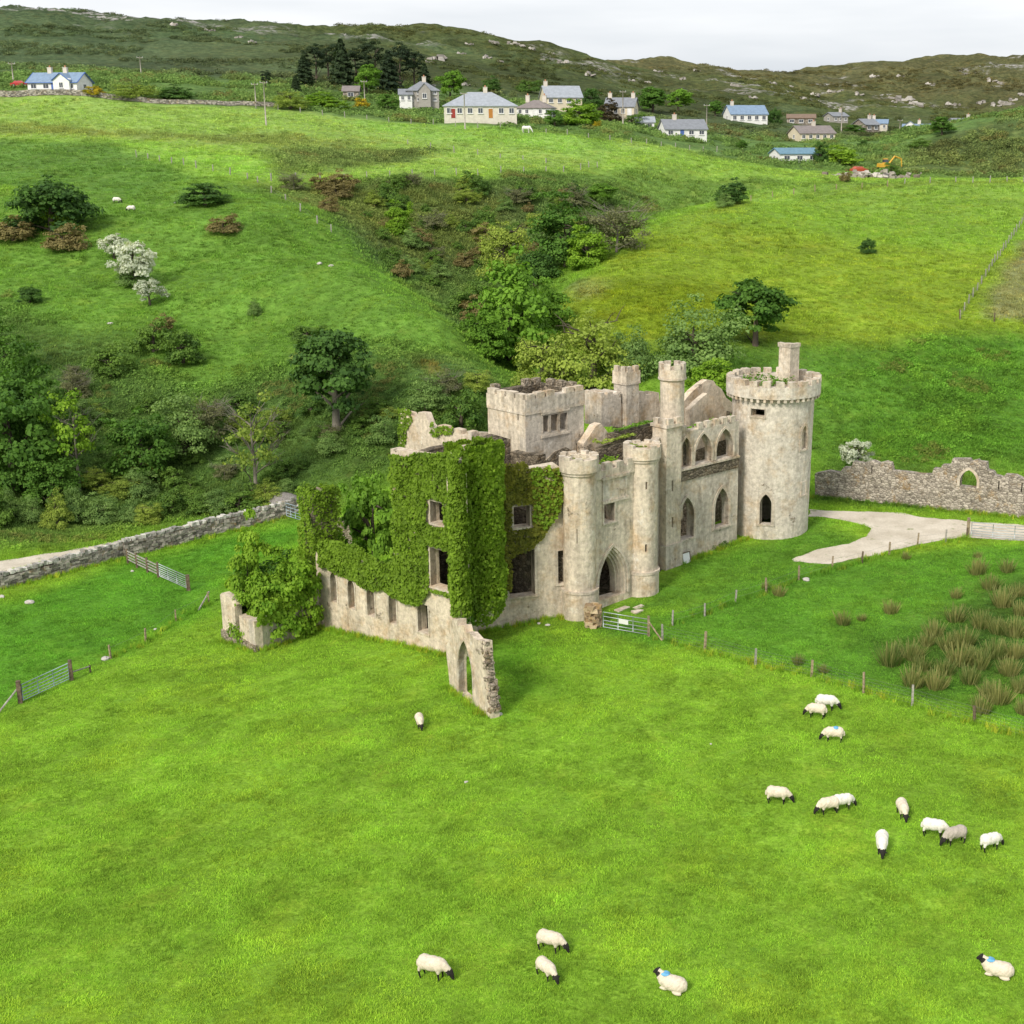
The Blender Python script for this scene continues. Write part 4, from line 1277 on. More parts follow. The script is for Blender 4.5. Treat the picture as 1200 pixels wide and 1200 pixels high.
# mesh library: (crowns, limbs) for each kind, crowns 1 m wide
TL = {}
def kind(key, mat, n, nlobe, leaf, h, low, spread, variants=3, bark=M_BARK, trunk=.03, nb=7, fine=0, inner=.35, up=.3, lspread=.3, aspect=1.0):
    TL[key] = [(crown('crown', hash_(key) + i, LF[mat], n, nlobe, leaf, h, low, spread, up, inner, aspect), limbs('trunk', hash_(key) + i, bark, h * (.75 if low < .07 and fine == 0 else 1), trunk, nb, 0, lspread * (.7 if low < .07 and fine == 0 else 1), fine), h) for i in range(variants)]
def hash_(s): return sum(ord(c) * (i + 3) for i, c in enumerate(s)) % 9973
kind('sycamore', 'bright', 8000, 26, .042, 1.0, .10, .38)
kind('deep', 'deep', 8000, 26, .040, .95, .08, .38)
kind('dark', 'dark', 7500, 26, .040, .9, .06, .40)
kind('willow', 'willow', 8000, 30, .028, .75, .03, .42)
kind('olive', 'olive', 8000, 30, .028, .85, .03, .42, fine=2)
kind('lime', 'lime', 7500, 26, .042, .9, .03, .40)
kind('gully', 'bright', 9000, 32, .038, 1.0, .03, .40)
kind('thicket', 'deep', 8000, 30, .036, .95, .03, .40)
kind('pine', 'conifer', 4200, 16, .04, 1.6, .45, .36)
kind('elder', 'lime', 7000, 14, .045, 1.2, .05, .40)
kind('sparse', 'lime', 1900, 16, .042, 1.15, .30, .34, 2, M_BARKL, .02, 11, 5, .6)
kind('standard', 'dark', 7500, 24, .042, 1.0, .26, .40, 2, M_BARKL, .034, 6)
kind('bare', 'olive', 1100, 12, .035, 1.1, .2, .36, 2, M_BARKL, .02, 14, 9, .6)
kind('twiggy', 'twig', 4500, 20, .03, .75, .05, .42, 2, M_BARKL, .014, 16, 7, .5, lspread=.4)
kind('hawthorn', 'white', 3600, 16, .05, .85, .08, .38)
kind('brown', 'brown', 3000, 16, .045, .6, .03, .42, 2)
kind('scrub', 'scrub', 4200, 20, .040, .6, .03, .44)
kind('purple', 'purple', 4000, 18, .045, .8, .05, .40, 1)
kind('gorse', 'yellow', 2200, 14, .05, .6, .04, .42, 1)
def conifer(seed):
    rng = np.random.default_rng(seed)
    n = 3600
    t = rng.random(n) ** .7
    lay = np.floor(t * 13) / 13 + rng.uniform(0, .04, n)
    a = rng.uniform(0, 2 * math.pi, n)
    r = (1 - t) ** .8 * .26 * (0.35 + .65 * rng.random(n) ** .5) * (1 + .35 * np.sin(a * 3 + lay * 40))
    C = np.stack([r * np.cos(a), r * np.sin(a), .12 + lay * .88 - r * .25], 1)
    N = np.stack([np.cos(a), np.sin(a), np.full(n, .2)], 1)
    V = leaf_quads(rng, C, N, .05, .2, 1.4)
    return leaf_mesh('crown', V, LF['conifer'], np.clip(rng.normal(.5, .2, n), 0, 1))
TL['conifer'] = [(conifer(900 + i), limbs('trunk', 900 + i, M_BARK, 1.0, .02, 0), 1.0) for i in range(3)]

TREE_N = [0]
def tree(u, v, wpx, hpx, key, label, name='tree', cat='tree', group=None, y=None, sink=0.0, ymin=30.0, rz=None, at=None, wdep=None):
    """a tree whose foot stands at a surveyed point of the terrain"""
    if at is not None: x, yy, z = at
    elif y is None: x, yy, z = ground(u, v, ymin)
    else:
        x = at_y(u, v, y)[0]; yy = y; z = hz(x, yy)
    s = scale_at(yy, z)
    W_, H_ = wpx / s, hpx / s
    var = TL[key][TREE_N[0] % len(TL[key])]
    TREE_N[0] += 1
    rz = random.uniform(0, 6.28) if rz is None else rz
    o = empty(name, (x, yy, z - sink), rz)
    tag(o, label, cat, group)
    cs = (W_ * 1.02, W_ * 1.02, H_ / var[2])
    new_obj('crown', var[0], o, None, 0, cs)
    new_obj('trunk', var[1], o, None, 0, cs)
    return o
T = tree
G1, G2, G3 = 'trees of the gully', 'bushes on the far slope', 'village trees'
T(598, 436, 116, 132, 'gully', 'large bright green sycamore filling the gully behind the ivy-clad block', y=176)
T(566, 452, 62, 66, 'gully', 'lower bright sycamore at the foot of the gully beside the large one', y=170)
T(634, 392, 76, 74, 'gully', 'bright sycamore leaning out of the gully towards the bare bank', y=183)
T(663, 312, 92, 80, 'thicket', 'dense rounded deep-green tree high in the gully', ymin=205)
T(688, 312, 58, 50, 'lime', 'lighter green tree in front of the rounded deep-green gully tree', ymin=200)
T(722, 296, 90, 62, 'twiggy', 'grey-brown twiggy bush beside the rounded deep-green gully tree', 'bush', 'bush', ymin=215)
T(592, 326, 76, 70, 'olive', 'olive-green tree on the brown far bank of the gully', ymin=190)
T(628, 335, 50, 50, 'dark', 'dark tree between the olive tree and the large gully sycamore', ymin=190)
T(671, 234, 24, 21, 'dark', 'small round dark bush at the head of the gully', 'bush', 'bush')
T(703, 238, 40, 22, 'bright' if False else 'sycamore', 'small bright bush at the head of the gully', 'bush', 'bush')
T(466, 276, 38, 42, 'lime', 'lone light-green sapling on the bracken slope')
T(480, 290, 30, 26, 'willow', 'grey-green bush just below the lone sapling', 'bush', 'bush')
for u, v, w_, h_, k, lb in [(636, 452, 92, 84, 'olive', 'yellow-green willow next to the large gully sycamore'), (694, 470, 120, 104, 'olive', 'broad olive willow rising behind the square tower'),
                            (740, 468, 70, 72, 'willow', 'grey-green willow behind the square chimney'), (664, 478, 66, 54, 'twiggy', 'pale bare-twigged willow behind the square tower'),
                            (812, 462, 128, 86, 'willow', 'wide grey-green willow behind the round chimney'), (832, 470, 62, 52, 'lime', 'yellow-green bush behind the gable')]:
    T(u, v, w_, h_, k, lb, y=158 if k != 'lime' else 150)
T(885, 405, 98, 80, 'deep', 'broad-crowned tree standing alone on the slope above the great round tower')
T(1017, 297, 22, 21, 'dark', 'single round shrub in the middle of the smooth hill pasture', 'shrub', 'shrub')
T(858, 238, 46, 28, 'dark', 'dark bush at the fence corner behind the knoll', 'bush', 'bush')
T(848, 243, 24, 18, 'willow', 'pale bush beside the dark one at the fence corner', 'bush', 'bush')
T(1005, 552, 44, 40, 'hawthorn', 'white-flowering hawthorn behind the ruined garden wall', 'hawthorn_bush', 'bush')
# left hillside
for u, v, w_, h_, lb in [(18, 572, 120, 150, 'largest dark tree of the thick wood at the hill foot'), (48, 530, 90, 120, 'dark tree at the upper edge of the thick wood'),
                         (-10, 500, 90, 110, 'dark tree at the back of the thick wood'), (62, 590, 64, 70, 'low dark tree at the road end of the thick wood'), (10, 450, 70, 80, 'topmost dark tree of the thick wood')]:
    T(u, v, w_ * 1.1, h_, 'thicket', lb, group='wood at the hill foot')
T(94, 575, 78, 112, 'sparse', 'slender light-green tree with a bare pale trunk beside the thick wood')
T(168, 560, 88, 92, 'thicket', 'dense green thicket tree above the stone road wall')
T(216, 530, 92, 76, 'willow', 'grey-green bush up the slope from the thicket tree', 'bush', 'bush')
T(246, 515, 66, 52, 'twiggy', 'twiggy bush next to the grey-green bush on the rough slope', 'bush', 'bush')
T(300, 580, 92, 122, 'bare', 'almost leafless ivy-stemmed tree above the stone wall')
T(394, 506, 112, 118, 'standard', 'dark wind-bent tree on a pale trunk on the slope left of the ruin'.replace(' left of', ' behind'))
T(62, 273, 108, 76, 'dark', 'big dark thicket on the upper left pasture'.replace('upper left pasture', 'high pasture by the dead bracken'))
T(64, 268, 46, 52, 'lime', 'bright young tree inside the big dark thicket')
for u, v, w_, h_, lb in [(134, 303, 34, 30, 'white-blossomed hawthorn at the top of the row'), (158, 336, 58, 56, 'largest white-blossomed hawthorn of the row'), (176, 358, 38, 30, 'white-blossomed hawthorn at the lower end of the row'), (148, 312, 30, 26, 'small white-blossomed hawthorn between the top and the largest one')]:
    T(u, v, w_, h_, 'hawthorn', lb, 'hawthorn_bush', 'bush', 'hawthorns on the hillside')
T(155, 334, 50, 30, 'willow', 'green bush among the white hawthorns', 'bush', 'bush')
T(298, 370, 20, 22, 'willow', 'lone small grey bush on the smooth hillside', 'bush', 'bush')
for i, (u, v, w_, h_, k, lb) in enumerate([(240, 241, 62, 26, 'dark', 'low dark scrub patch below the field corner'), (262, 273, 46, 22, 'brown', 'brown scrub patch below the dark one'),
        (15, 282, 60, 28, 'brown', 'tan dead bracken clump by the big thicket'), (74, 292, 60, 30, 'brown', 'orange-brown bracken clump in front of the big thicket'),
        (180, 412, 60, 40, 'scrub', 'dark bramble patch under the hawthorn row'), (215, 425, 60, 36, 'scrub', 'bramble patch spreading from the hawthorn row to the slope'),
        (190, 388, 36, 20, 'brown', 'small tan bracken tuft under the lowest hawthorn'), (92, 462, 36, 32, 'twiggy', 'pinkish-brown bare bush beside the wood'), (130, 440, 60, 34, 'scrub', 'dark scrub beside the pinkish bare bush'),
        (360, 398, 50, 18, 'scrub', 'flat heath patch on the slope crest'), (450, 520, 46, 40, 'willow', 'grey-green shrub behind the battlemented fragment'), (500, 480, 60, 44, 'willow', 'pale shrub behind the ivy block'),
        (540, 500, 60, 52, 'scrub', 'dark shrub next to the square tower'), (35, 355, 30, 24, 'dark', 'small dark bush at the wood top')]):
    T(u, v, w_, h_, k, lb, 'bush', 'bush', 'scrub on the hillside', ymin=120 if v > 470 else 30)
# roadside hedge bushes
rr = random.Random(5)
hl = ['thick hedge bush by the bend of the road', 'tall hedge bush along the gravel road', 'low bramble hedge behind the stone wall', 'grassy hedge bush behind the stone wall']
for i in range(13):
    u = -10 + i * 27 + rr.uniform(-8, 8)
    v = 634 - i * 3.6 + rr.uniform(-6, 4) if u > 130 else 618 - u * .06 + rr.uniform(-12, 4)
    k = rr.choice(['scrub', 'willow', 'scrub', 'olive'])
    T(u, v, rr.uniform(36, 60), rr.uniform(20, 34) if u > 130 else rr.uniform(30, 46), k,
      'hedge bush growing behind the dry-stone wall' if u > 130 else 'hedge bush on the far verge of the gravel road', 'hedge_bush', 'bush', 'bushes behind the stone wall' if u > 130 else 'bushes along the gravel road', ymin=122)
# bushes all over the gully and the rough slopes
rb2 = random.Random(21)
GUL = [(340, 222), (480, 214), (640, 222), (720, 232), (690, 262), (640, 300), (600, 330), (560, 380), (500, 350), (430, 300), (372, 245)]
SLO = [(80, 430), (240, 470), (330, 440), (430, 430), (545, 415), (600, 470), (540, 530), (430, 545), (345, 585), (200, 600), (100, 590)]
for reg, num, kinds_, gname, lab in ((GUL, 84, ['scrub', 'olive', 'willow', 'scrub', 'olive', 'brown', 'scrub', 'twiggy'], 'scrub bushes of the gully', 'bush among the bracken of the gully bank'),
                              (SLO, 44, ['scrub', 'willow', 'scrub', 'olive', 'twiggy'], 'scrub bushes of the rough slope', 'bush on the rough slope above the road wall')):
    k = 0
    names = {'scrub': 'low dark green', 'olive': 'yellow-green', 'willow': 'grey-green', 'brown': 'rust-brown', 'twiggy': 'bare twiggy'}
    while k < num:
        u, v = rb2.uniform(80, 730), rb2.uniform(210, 600)
        if not inside(u, v, reg): continue
        k += 1
        kk = rb2.choice(kinds_)
        w_ = rb2.uniform(15, 42) * (1.0 if v < 320 else 1.25)
        sw = 'small ' if w_ < 24 else ('broad ' if w_ > 38 else '')
        T(u, v, w_, w_ * rb2.uniform(.45, .7), kk, sw + names[kk] + ' ' + lab, 'bush', 'bush', gname, ymin=120)
# inside and beside the ruin
def T_at(u, v, y, zb, wpx, hpx, key, label, name='tree', cat='tree'):
    x = at_y(u, v, y)[0]
    return tree(0, 0, wpx, hpx, key, label, name, cat, at=(x, y, zb))
T_at(434, 600, 104.5, -1.5, 84, 150, 'sycamore', 'round bright tree growing up inside the roofless wing')
T_at(425, 640, 101, .2, 62, 46, 'scrub', 'dark bush growing inside the roofless wing', 'bush', 'bush')
T_at(324, 690, 97.6, -1.8, 90, 104, 'lime', 'leafy elder overflowing the broken outbuilding walls')
T_at(290, 690, 98.2, -1.8, 64, 142, 'elder', 'tall spired elder at the outer outbuilding corner')
T_at(350, 690, 98.2, -1.8, 60, 100, 'lime', 'elder between the outbuilding and the lancet wing')
T_at(300, 700, 97.2, -1.8, 66, 88, 'lime', 'low elder pressed against the outbuilding front wall')
T_at(322, 690, 100.0, -1.8, 90, 100, 'thicket', 'shaded elder at the back of the outbuilding')
T_at(330, 640, 103, -1.9, 56, 36, 'deep', 'clipped dark bush behind the elders', 'bush', 'bush')
T_at(836, 640, 112.0, .7, 42, 24, 'scrub', 'nettle clump against the arcaded wall', 'bush', 'bush')
# village and far slopes
for i, (u, v, h_) in enumerate([(358, 116, 44), (372, 118, 52), (386, 116, 56), (402, 114, 60), (418, 112, 56), (441, 108, 58), (456, 106, 60), (470, 108, 62), (486, 104, 56), (498, 102, 40), (432, 100, 42), (312, 112, 26), (346, 98, 26)]):
    T(u, v, h_ * (1.0 if i % 3 == 0 else .62), h_ * (.92 if i % 2 else .8), 'conifer' if i % 3 == 0 else 'pine', 'dark spire-shaped spruce of the shelter belt behind the grey house' if i % 3 == 0 else 'dark ragged pine of the shelter belt behind the grey house', 'pine_tree', 'tree', 'pines of the shelter belt', y=405 + (i % 3) * 8 if i < 11 else 380)
for u, v, w_, h_, k, lb in [(430, 112, 34, 34, 'sycamore', 'bright tree among the dark pines'), (528, 116, 34, 34, 'sycamore', 'bright tree between the grey house and the long bungalow'),
        (455, 130, 28, 20, 'deep', 'garden shrub in front of the grey house'), (424, 128, 20, 14, 'gorse', 'yellow gorse by the stone shed'), (340, 128, 46, 24, 'olive', 'pale scrub by the road wall'), (372, 126, 40, 20, 'lime', 'hedge below the pines'), (395, 130, 34, 14, 'lime', 'low hedge in front of the pines'),
        (680, 146, 56, 30, 'lime', 'broad bright tree in front of the white bungalow'), (712, 144, 34, 26, 'purple', 'dark copper tree next to the broad bright tree'), (694, 130, 30, 26, 'dark', 'dark tree behind the copper tree'), (650, 148, 26, 18, 'deep', 'round garden bush by the white bungalow'),
        (700, 150, 12, 9, 'gorse', 'yellow gorse bush under the copper tree'), (765, 132, 44, 30, 'deep', 'green tree beyond the cream house'), (795, 130, 36, 26, 'sycamore', 'bright tree behind the white cottage'), (745, 150, 40, 16, 'scrub', 'hedge below the cream house'),
        (838, 136, 24, 18, 'deep', 'tree beside the blue-roofed house'), (908, 146, 20, 22, 'dark', 'dark tree to the side of the brown-roofed house'), (985, 194, 52, 26, 'lime', 'bright bushes beside the blue-roofed shed'), (962, 192, 22, 26, 'dark', 'dark bush at the end of the blue-roofed shed'),
        (1104, 158, 30, 20, 'deep', 'dark green tree beside the white twin-gabled house'), (1002, 158, 28, 12, 'deep', 'hedge by the far blue-roofed houses'), (1010, 172, 16, 8, 'dark', 'small dark bush on the village green slope'), (1044, 206, 30, 16, 'scrub', 'bush by the scrap yard'), (990, 216, 18, 14, 'brown', 'rust-coloured bush by the scrap yard'),
        (870, 176, 16, 12, 'deep', 'tiny bush on the field edge below the white cottage'), (1080, 172, 34, 10, 'scrub', 'hedge in front of the white twin-gabled house'), (575, 108, 30, 18, 'dark', 'scrub on the hill foot behind the long bungalow'), (620, 108, 36, 16, 'scrub', 'scrub behind the grey-roofed house'), (155, 116, 60, 20, 'olive', 'pale green scrub past the blue-and-white cottage'), (205, 116, 50, 16, 'dark', 'dark gorse past the blue-and-white cottage'), (110, 112, 30, 12, 'gorse', 'yellow gorse beside the blue-and-white cottage')]:
    T(u, v, w_, h_, k, lb, 'bush' if h_ < 22 else 'tree', 'bush' if h_ < 22 else 'tree', G3, ymin=330 if v < 165 else 300)

# ------------------------------------------------------------------ ivy on the ruin
def ivy(name, label, faces, mat, dens=55, leaf=.24, parent=None):
    """leaves rooted on wall faces: faces = (wall, polygon in s/z, holes, depth range)"""
    rng = np.random.default_rng(len(name) * 31 + len(label))
    VV, TT_ = [], []
    for wl, poly, holes, (d0, d1) in faces:
        xs = [p[0] for p in poly]; zs = [p[1] for p in poly]
        area = (max(xs) - min(xs)) * (max(zs) - min(zs))
        n = int(area * dens)
        s_ = rng.uniform(min(xs), max(xs), n); z_ = rng.uniform(min(zs), max(zs), n)
        wob = .35 * fbm(s_ / 1.3, z_ / 1.3, 13, 3)
        sd_ = poly_sd(s_ + wob, z_ + wob, poly)
        ok = sd_ > -.05
        for h in holes: ok &= poly_sd(s_ + wob * .25, z_ + wob * .25, h) < -.17
        s_, z_ = s_[ok], z_[ok]
        lump = np.clip(.5 + .9 * fbm(s_ / 1.1, z_ / 1.1, 23, 4), 0, 1)
        t_ = d0 + (d1 - d0) * lump * rng.uniform(.55, 1.1, len(s_))
        P3 = np.array([wl.pos(a, b, -c) for a, b, c in zip(s_, z_, t_)])
        if len(P3) == 0: continue
        n0 = np.array(wl.pos(1, 0, -1)) - np.array(wl.pos(1, 0, 0))
        N = np.repeat(n0[None, :], len(P3), 0)
        VV.append(leaf_quads(rng, P3, N.copy(), leaf, .35, 1.0))
        TT_.append(np.clip(.45 + .25 * fbm(s_ / .8, z_ / .8, 51, 3) + rng.normal(0, .17, len(P3)), 0, 1))
    me = leaf_mesh(name, np.concatenate(VV), mat, np.concatenate(TT_))
    o = new_obj(name, me, parent)
    if parent is None: tag(o, label, 'ivy')
    return o
# the ivy face, the canted corner and the front above the bare patch
poly_c = [(-.6, W2.sz(548, 712)[1]), (W2.L + .3, W2.sz(566, 700)[1]), (W2.L + .3, zc + .5), (-.6, zc + .1)]
poly_side = sz(W1, [(459, 533), (500, 533), (536, 528), (543, 528)]) + [(L1 + .5, zc), (L1 + .5, W1.sz(543, 716)[1])] + sz(W1, [(536, 706), (529, 694), (527, 700), (505, 690), (497, 705), (488, 708), (470, 700), (450, 692), (430, 686), (405, 676), (392, 667), (377, 664), (376, 636), (400, 632), (430, 645), (463, 662)])
ivy('ivy', 'bright ivy curtain covering the side face of the two-storey block and the wing top', [(W1, poly_side, [h1[5], h1[6]], (.05, .5)), (W2, poly_c, [], (.1, .9))], LF['ivy'], 190)
WC = Wall(C0, C0 + (C1 - C0)); 
# clipped turret of ivy at the corner
ctr = (C0 + C1) / 2 + DB * .1 + DA * .75
DI = Drum(ctr, 1.55)
ivy('ivy', 'tall rounded pillar of ivy wrapping the corner of the two-storey block', [(DI, [(0, W2.sz(556, 716)[1] + .6), (DI.L * .3, W2.sz(556, 716)[1] + .2), (DI.L * .55, W2.sz(556, 716)[1] - .3), (DI.L * .75, W2.sz(556, 716)[1] + .5), (DI.L, W2.sz(556, 716)[1] + .6), (DI.L, zc + .3), (DI.L * .7, zc + .6), (DI.L * .5, zc + .7), (DI.L * .25, zc + .5), (0, zc + .3)], [], (.0, .55))], LF['ivy'], 190)
top = []
poly_f = [(-.2, zc + .2)] + sz(W3, [(566, 706), (590, 690), (597, 690), (597, 650), (612, 645), (627, 638), (640, 622), (652, 602), (656, 585), (657, 548), (640, 546), (620, 550), (605, 543)]) + [(W3.L * .2, z3 + .5)]
ivy('ivy', 'bronze-green ivy over the front face beside the gate tower', [(W3, poly_f, [h3[1]], (.05, .5))], LF['ivyd'], 190)
poly_f2 = sz(W3, [(612, 600), (640, 618), (652, 602), (656, 585), (658, 547), (640, 545), (622, 548), (622, 590)])
ivy('ivy', 'fresh green ivy fringe next to the gate tower', [(W3, poly_f2, [h3[1]], (.25, .6))], LF['ivy'], 40)
DK = Drum(C0 - DA * .05, .45)
ivy('ivy', 'strip of ivy running up the sharp corner of the two-storey block', [(DK, [(0, W2.sz(545, 715)[1]), (DK.L, W2.sz(545, 715)[1]), (DK.L, zc + .05), (0, zc + .05)], [], (.0, .3))], LF['ivy'], 170)
# tops and stubs
class Flat:
    """a level or sloping patch for growth on wall tops"""
    def __init__(s, c, dx, dy): s.c, s.dx, s.dy = Vector(c), dx, dy
    def pos(s, q, z, t):
        p = s.c + Vector((*(s.dx * q), 0)) + Vector((*(s.dy * z), 0))
        return (p.x, p.y, s.c.z - t)
def tuft(name, label, c, dx, L_, dy, Wd, mat, hh=.35, dens=60, leaf=.2):
    fl = Flat(c, dx, dy)
    return ivy(name, label, [(fl, [(0, 0), (L_, 0), (L_, Wd), (0, Wd)], [], (-.05, hh))], mat, dens, leaf)
p_ = W1.pos(0, zw + .35, .0)
tuft('ivy', 'thick ivy mat along the broken top of the lancet wing', W1.pos(-.2, zw + .25, -.15), W1.d, sb + .2, -W1.n, 1.3, LF['ivy'], .7, 110, .24)
pm = pier_w
for (wl, L_, lb) in ((Wall(Vector(pm.pos(-.1, 0, -.1)[:2]), Vector(pm.pos(2.1, 0, -.1)[:2])), 2.2, 'ivy sheathing the sunlit side of the lone pier'),
                     (Wall(Vector(pm.pos(-.1, 0, -.1)[:2]), Vector(pm.pos(-.1, 0, 1.5)[:2])), 1.6, 'ivy sheathing the broad side of the lone pier')):
    ivy('ivy', lb, [(wl, [(-.2, -.6), (L_ + .2, -.6), (L_ + .2, zpp + .2), (L_ * .5, zpp + .7), (-.2, zpp + .3)], [], (.0, .5))], LF['ivy'], 100, .22)
tuft('ivy', 'ivy cap on the lone pier', pm.pos(-.2, zpp + .1, -.2), pm.d, 2.4, -pm.n, 1.8, LF['ivy'], .8, 120, .22)
ivy('ivy', 'ivy hanging on the rear battlemented fragment', [(WF, sz(WF, [(468, 478), (482, 480), (484, 492), (476, 505), (473, 540), (467, 560)]), [], (.02, .25)),
    (WF, sz(WF, [(503, 492), (512, 500), (522, 498), (534, 500), (530, 508), (520, 505), (513, 512), (505, 506)]), [], (.02, .25))], LF['ivy'], 110, .2)
tuft('wall_top_growth', 'grass and weeds on the head of the left gate tower'.replace('left gate tower', 'gate tower next to the ivy'), (DETL.c.x - .9, DETL.c.y - .9, ZL[0] + .7), Vector((1, 0)), 1.8, Vector((0, 1)), 1.8, LF['olive'], .3, 90, .16)
tuft('wall_top_growth', 'grass and weeds on the head of the gate tower next to the buttress', (DETR.c.x - .9, DETR.c.y - .9, ZR_[0] + .7), Vector((1, 0)), 1.8, Vector((0, 1)), 1.8, LF['olive'], .3, 90, .16)
tuft('wall_top_growth', 'weeds ringing the inside of the great tower parapet', (BC.x - 2.6, BC.y - 1.8, z_r0 + .6), Vector((1, 0)), 4.2, Vector((0, 1)), 3.4, LF['bright'], .9, 40, .22)
tuft('wall_top_growth', 'bright weeds behind the gate parapet', WG.pos(1.2, zg - .3, .8), WG.d, 3.4, -WG.n, 1.4, LF['lime'], 1.0, 110, .22)
tuft('wall_top_growth', 'grass strip on the inner wall by the chimneys', (*Vector(at_y(722, 506, 106.5)[:2]), z_at(106.5, 506)), DA, 4.6, DB, .9, LF['bright'], .3, 90, .2)
tuft('wall_top_growth', 'grass on the broken wall behind the gate towers', (*Vector(at_y(702, 526, 104.2)[:2]), z_at(104.2, 522)), DA, 4.0, DB, 1.0, LF['olive'], .35, 80, .2)
tuft('wall_top_growth', 'weeds along the arcaded wall top', WA.pos(.3, za + .1, .1), WA.d, LA - .8, -WA.n, .5, LF['bright'], .5, 22, .2)
ivy('ivy', 'ivy spilling down between the corner and the free-standing arch', [(W2, [(-1.4, W2.sz(545, 765)[1]), (.8, W2.sz(545, 745)[1]), (2.6, W2.sz(545, 735)[1] + .5), (2.2, W2.sz(545, 722)[1] + .6), (.0, W2.sz(545, 722)[1]), (-1.6, W2.sz(545, 730)[1])], [], (.1, .9))], LF['bright'], 150, .22)
ivy('ivy', 'ivy falling over the outbuilding wall', [(WO2, [(WO2.L * .02, zo - .1), (WO2.L * .2, zo - .35), (WO2.L * .5, zo - .2), (WO2.L * .98, zo + 1.0), (WO2.L, zo + 2.2), (0, zo + .5)], [], (.05, .6))], LF['lime'], 130, .24)
# ------------------------------------------------------------------ gravel drive, road and stone walls
def mat_gravel():
    m = NT('gravel', .95, .08)
    p = m.pos()
    c = m.ramp(m.noise(p, .5, 5, .6), [(.3, (.48, .425, .335)), (.7, (.66, .60, .50))])
    c = m.mix(1.0, c, m.ramp(m.noise(p, 9, 5, .75), [(.3, .75), (.7, 1.15)]), 'MULTIPLY')
    gr = m.ramp(m.noise(p, .8, 6, .7), [(.60, 0), (.70, .8)])
    c = m.mix(gr, c, (.12, .17, .03))
    m.col(c); m.bump(m.noise(p, 12, 4, .7), .5, .04)
    return m.m
M_GRAVEL = mat_gravel()
def sheet(name, poly, mat, lift=.03, step=.6, wob=.35):
    P2 = []
    n = len(poly)
    for i in range(n):
        a, b = Vector(poly[i]), Vector(poly[(i + 1) % n])
        k = max(1, int((b - a).length / step))
        for j in range(k):
            q = a.lerp(b, j / k)
            P2.append(Vector((q.x + wob * float(fbm(np.array(q.x), np.array(q.y), 3, 3)), q.y + wob * float(fbm(np.array(q.x), np.array(q.y), 8, 3)))))
    xs = [p.x for p in P2]; ys = [p.y for p in P2]
    pl = [(p.x, p.y) for p in P2]
    vs_ = list(P2); es = [(i, (i + 1) % len(P2)) for i in range(len(P2))]
    gx = np.arange(min(xs), max(xs), step); gy = np.arange(min(ys), max(ys), step)
    for x in gx:
        for y in gy:
            if inside(x, y, pl): vs_.append(Vector((x, y)))
    V2, E2, F2, *_ = geometry.delaunay_2d_cdt(vs_, es, [], 0, 1e-4)
    fs = [f for f in F2 if inside(sum(V2[i].x for i in f) / 3, sum(V2[i].y for i in f) / 3, pl)]
    o = mesh_obj(name, [(v.x, v.y, hz(v.x, v.y) + lift) for v in V2], fs, mat, None, True)
    bm = bmesh.new(); bm.from_mesh(o.data)
    bmesh.ops.delete(bm, geom=[v for v in bm.verts if not v.link_faces], context='VERTS')
    bmesh.ops.recalc_face_normals(bm, faces=bm.faces)
    if sum(f.normal.z for f in bm.faces) < 0: bmesh.ops.reverse_faces(bm, faces=bm.faces)
    bm.to_mesh(o.data); bm.free()
    return o
drv = [(948,597),(979,599),(1024,600),(1057,602),(1087,607),(1134,611),(1200,616),(1300,624),(1300,644),(1200,634),(1135,630),(1108,632),(1072,640),(1042,647),(1006,655),(970,662),(931,658),(928,655),(958,644),(994,638),(1015,629),(1022,620),(1012,615),(982,609),(948,605)]
tag(sheet('gravel_drive', gpoly(drv), M_GRAVEL), kind='structure')
rd = [(-80,672),(0,658),(78,646),(140,634),(200,622),(340,590),(360,590),(340,597),(200,629),(145,641),(50,658),(0,671),(-80,690)]
tag(sheet('gravel_road', gpoly(rd, ymin=95), M_GRAVEL, .04), kind='structure')
tag(sheet('castle_floor', [tuple(q) for q in (Vector(W1.pos(.5, 0, .9)[:2]), Vector(W1.pos(L1 - 1.8, 0, .9)[:2]), C1 + DB * 1.2 + DA * .3, Vector(W3.pos(W3.L - .5, 0, .9)[:2]), Vector(WG.pos(WG.L, 0, 1.0)[:2]), Vector(WA.pos(1, 0, .9)[:2]), Vector(WA.pos(LA - .3, 0, .9)[:2]), Vector(WA.pos(LA - .5, 0, 9)[:2]), pL + DA * 14 + DB * 4, Vector(W1.pos(.5, 0, 6)[:2]))], mat_rubble('earth_and_rubble', (.09, .085, .05), (.24, .20, .14), .1, 2.0), .06, .8), kind='structure')
# pile of grey chippings
x, y, z = ground(331, 588, 112)
mb = MB(); N_ = 18
ringv = []
for k, (rr_, hh) in enumerate([(1.5, -.1), (1.2, .45), (.7, .8), (.15, .95)]):
    for i in range(N_):
        a = 2 * math.pi * i / N_
        q = rr_ * (1 + .12 * math.sin(3 * a + k))
        ringv.append((x + q * 1.25 * math.cos(a), y + q * math.sin(a), z + hh))
fs = [(k * N_ + i, k * N_ + (i + 1) % N_, (k + 1) * N_ + (i + 1) % N_, (k + 1) * N_ + i) for k in range(3) for i in range(N_)] + [tuple(range(3 * N_, 4 * N_))]
tag(mesh_obj('gravel_heap', ringv, fs, plain('grey_chippings', (.27, .25, .23), .95, .05, .3, 14), None, True), 'smooth heap of grey chippings beyond the dry-stone wall', 'gravel heap')

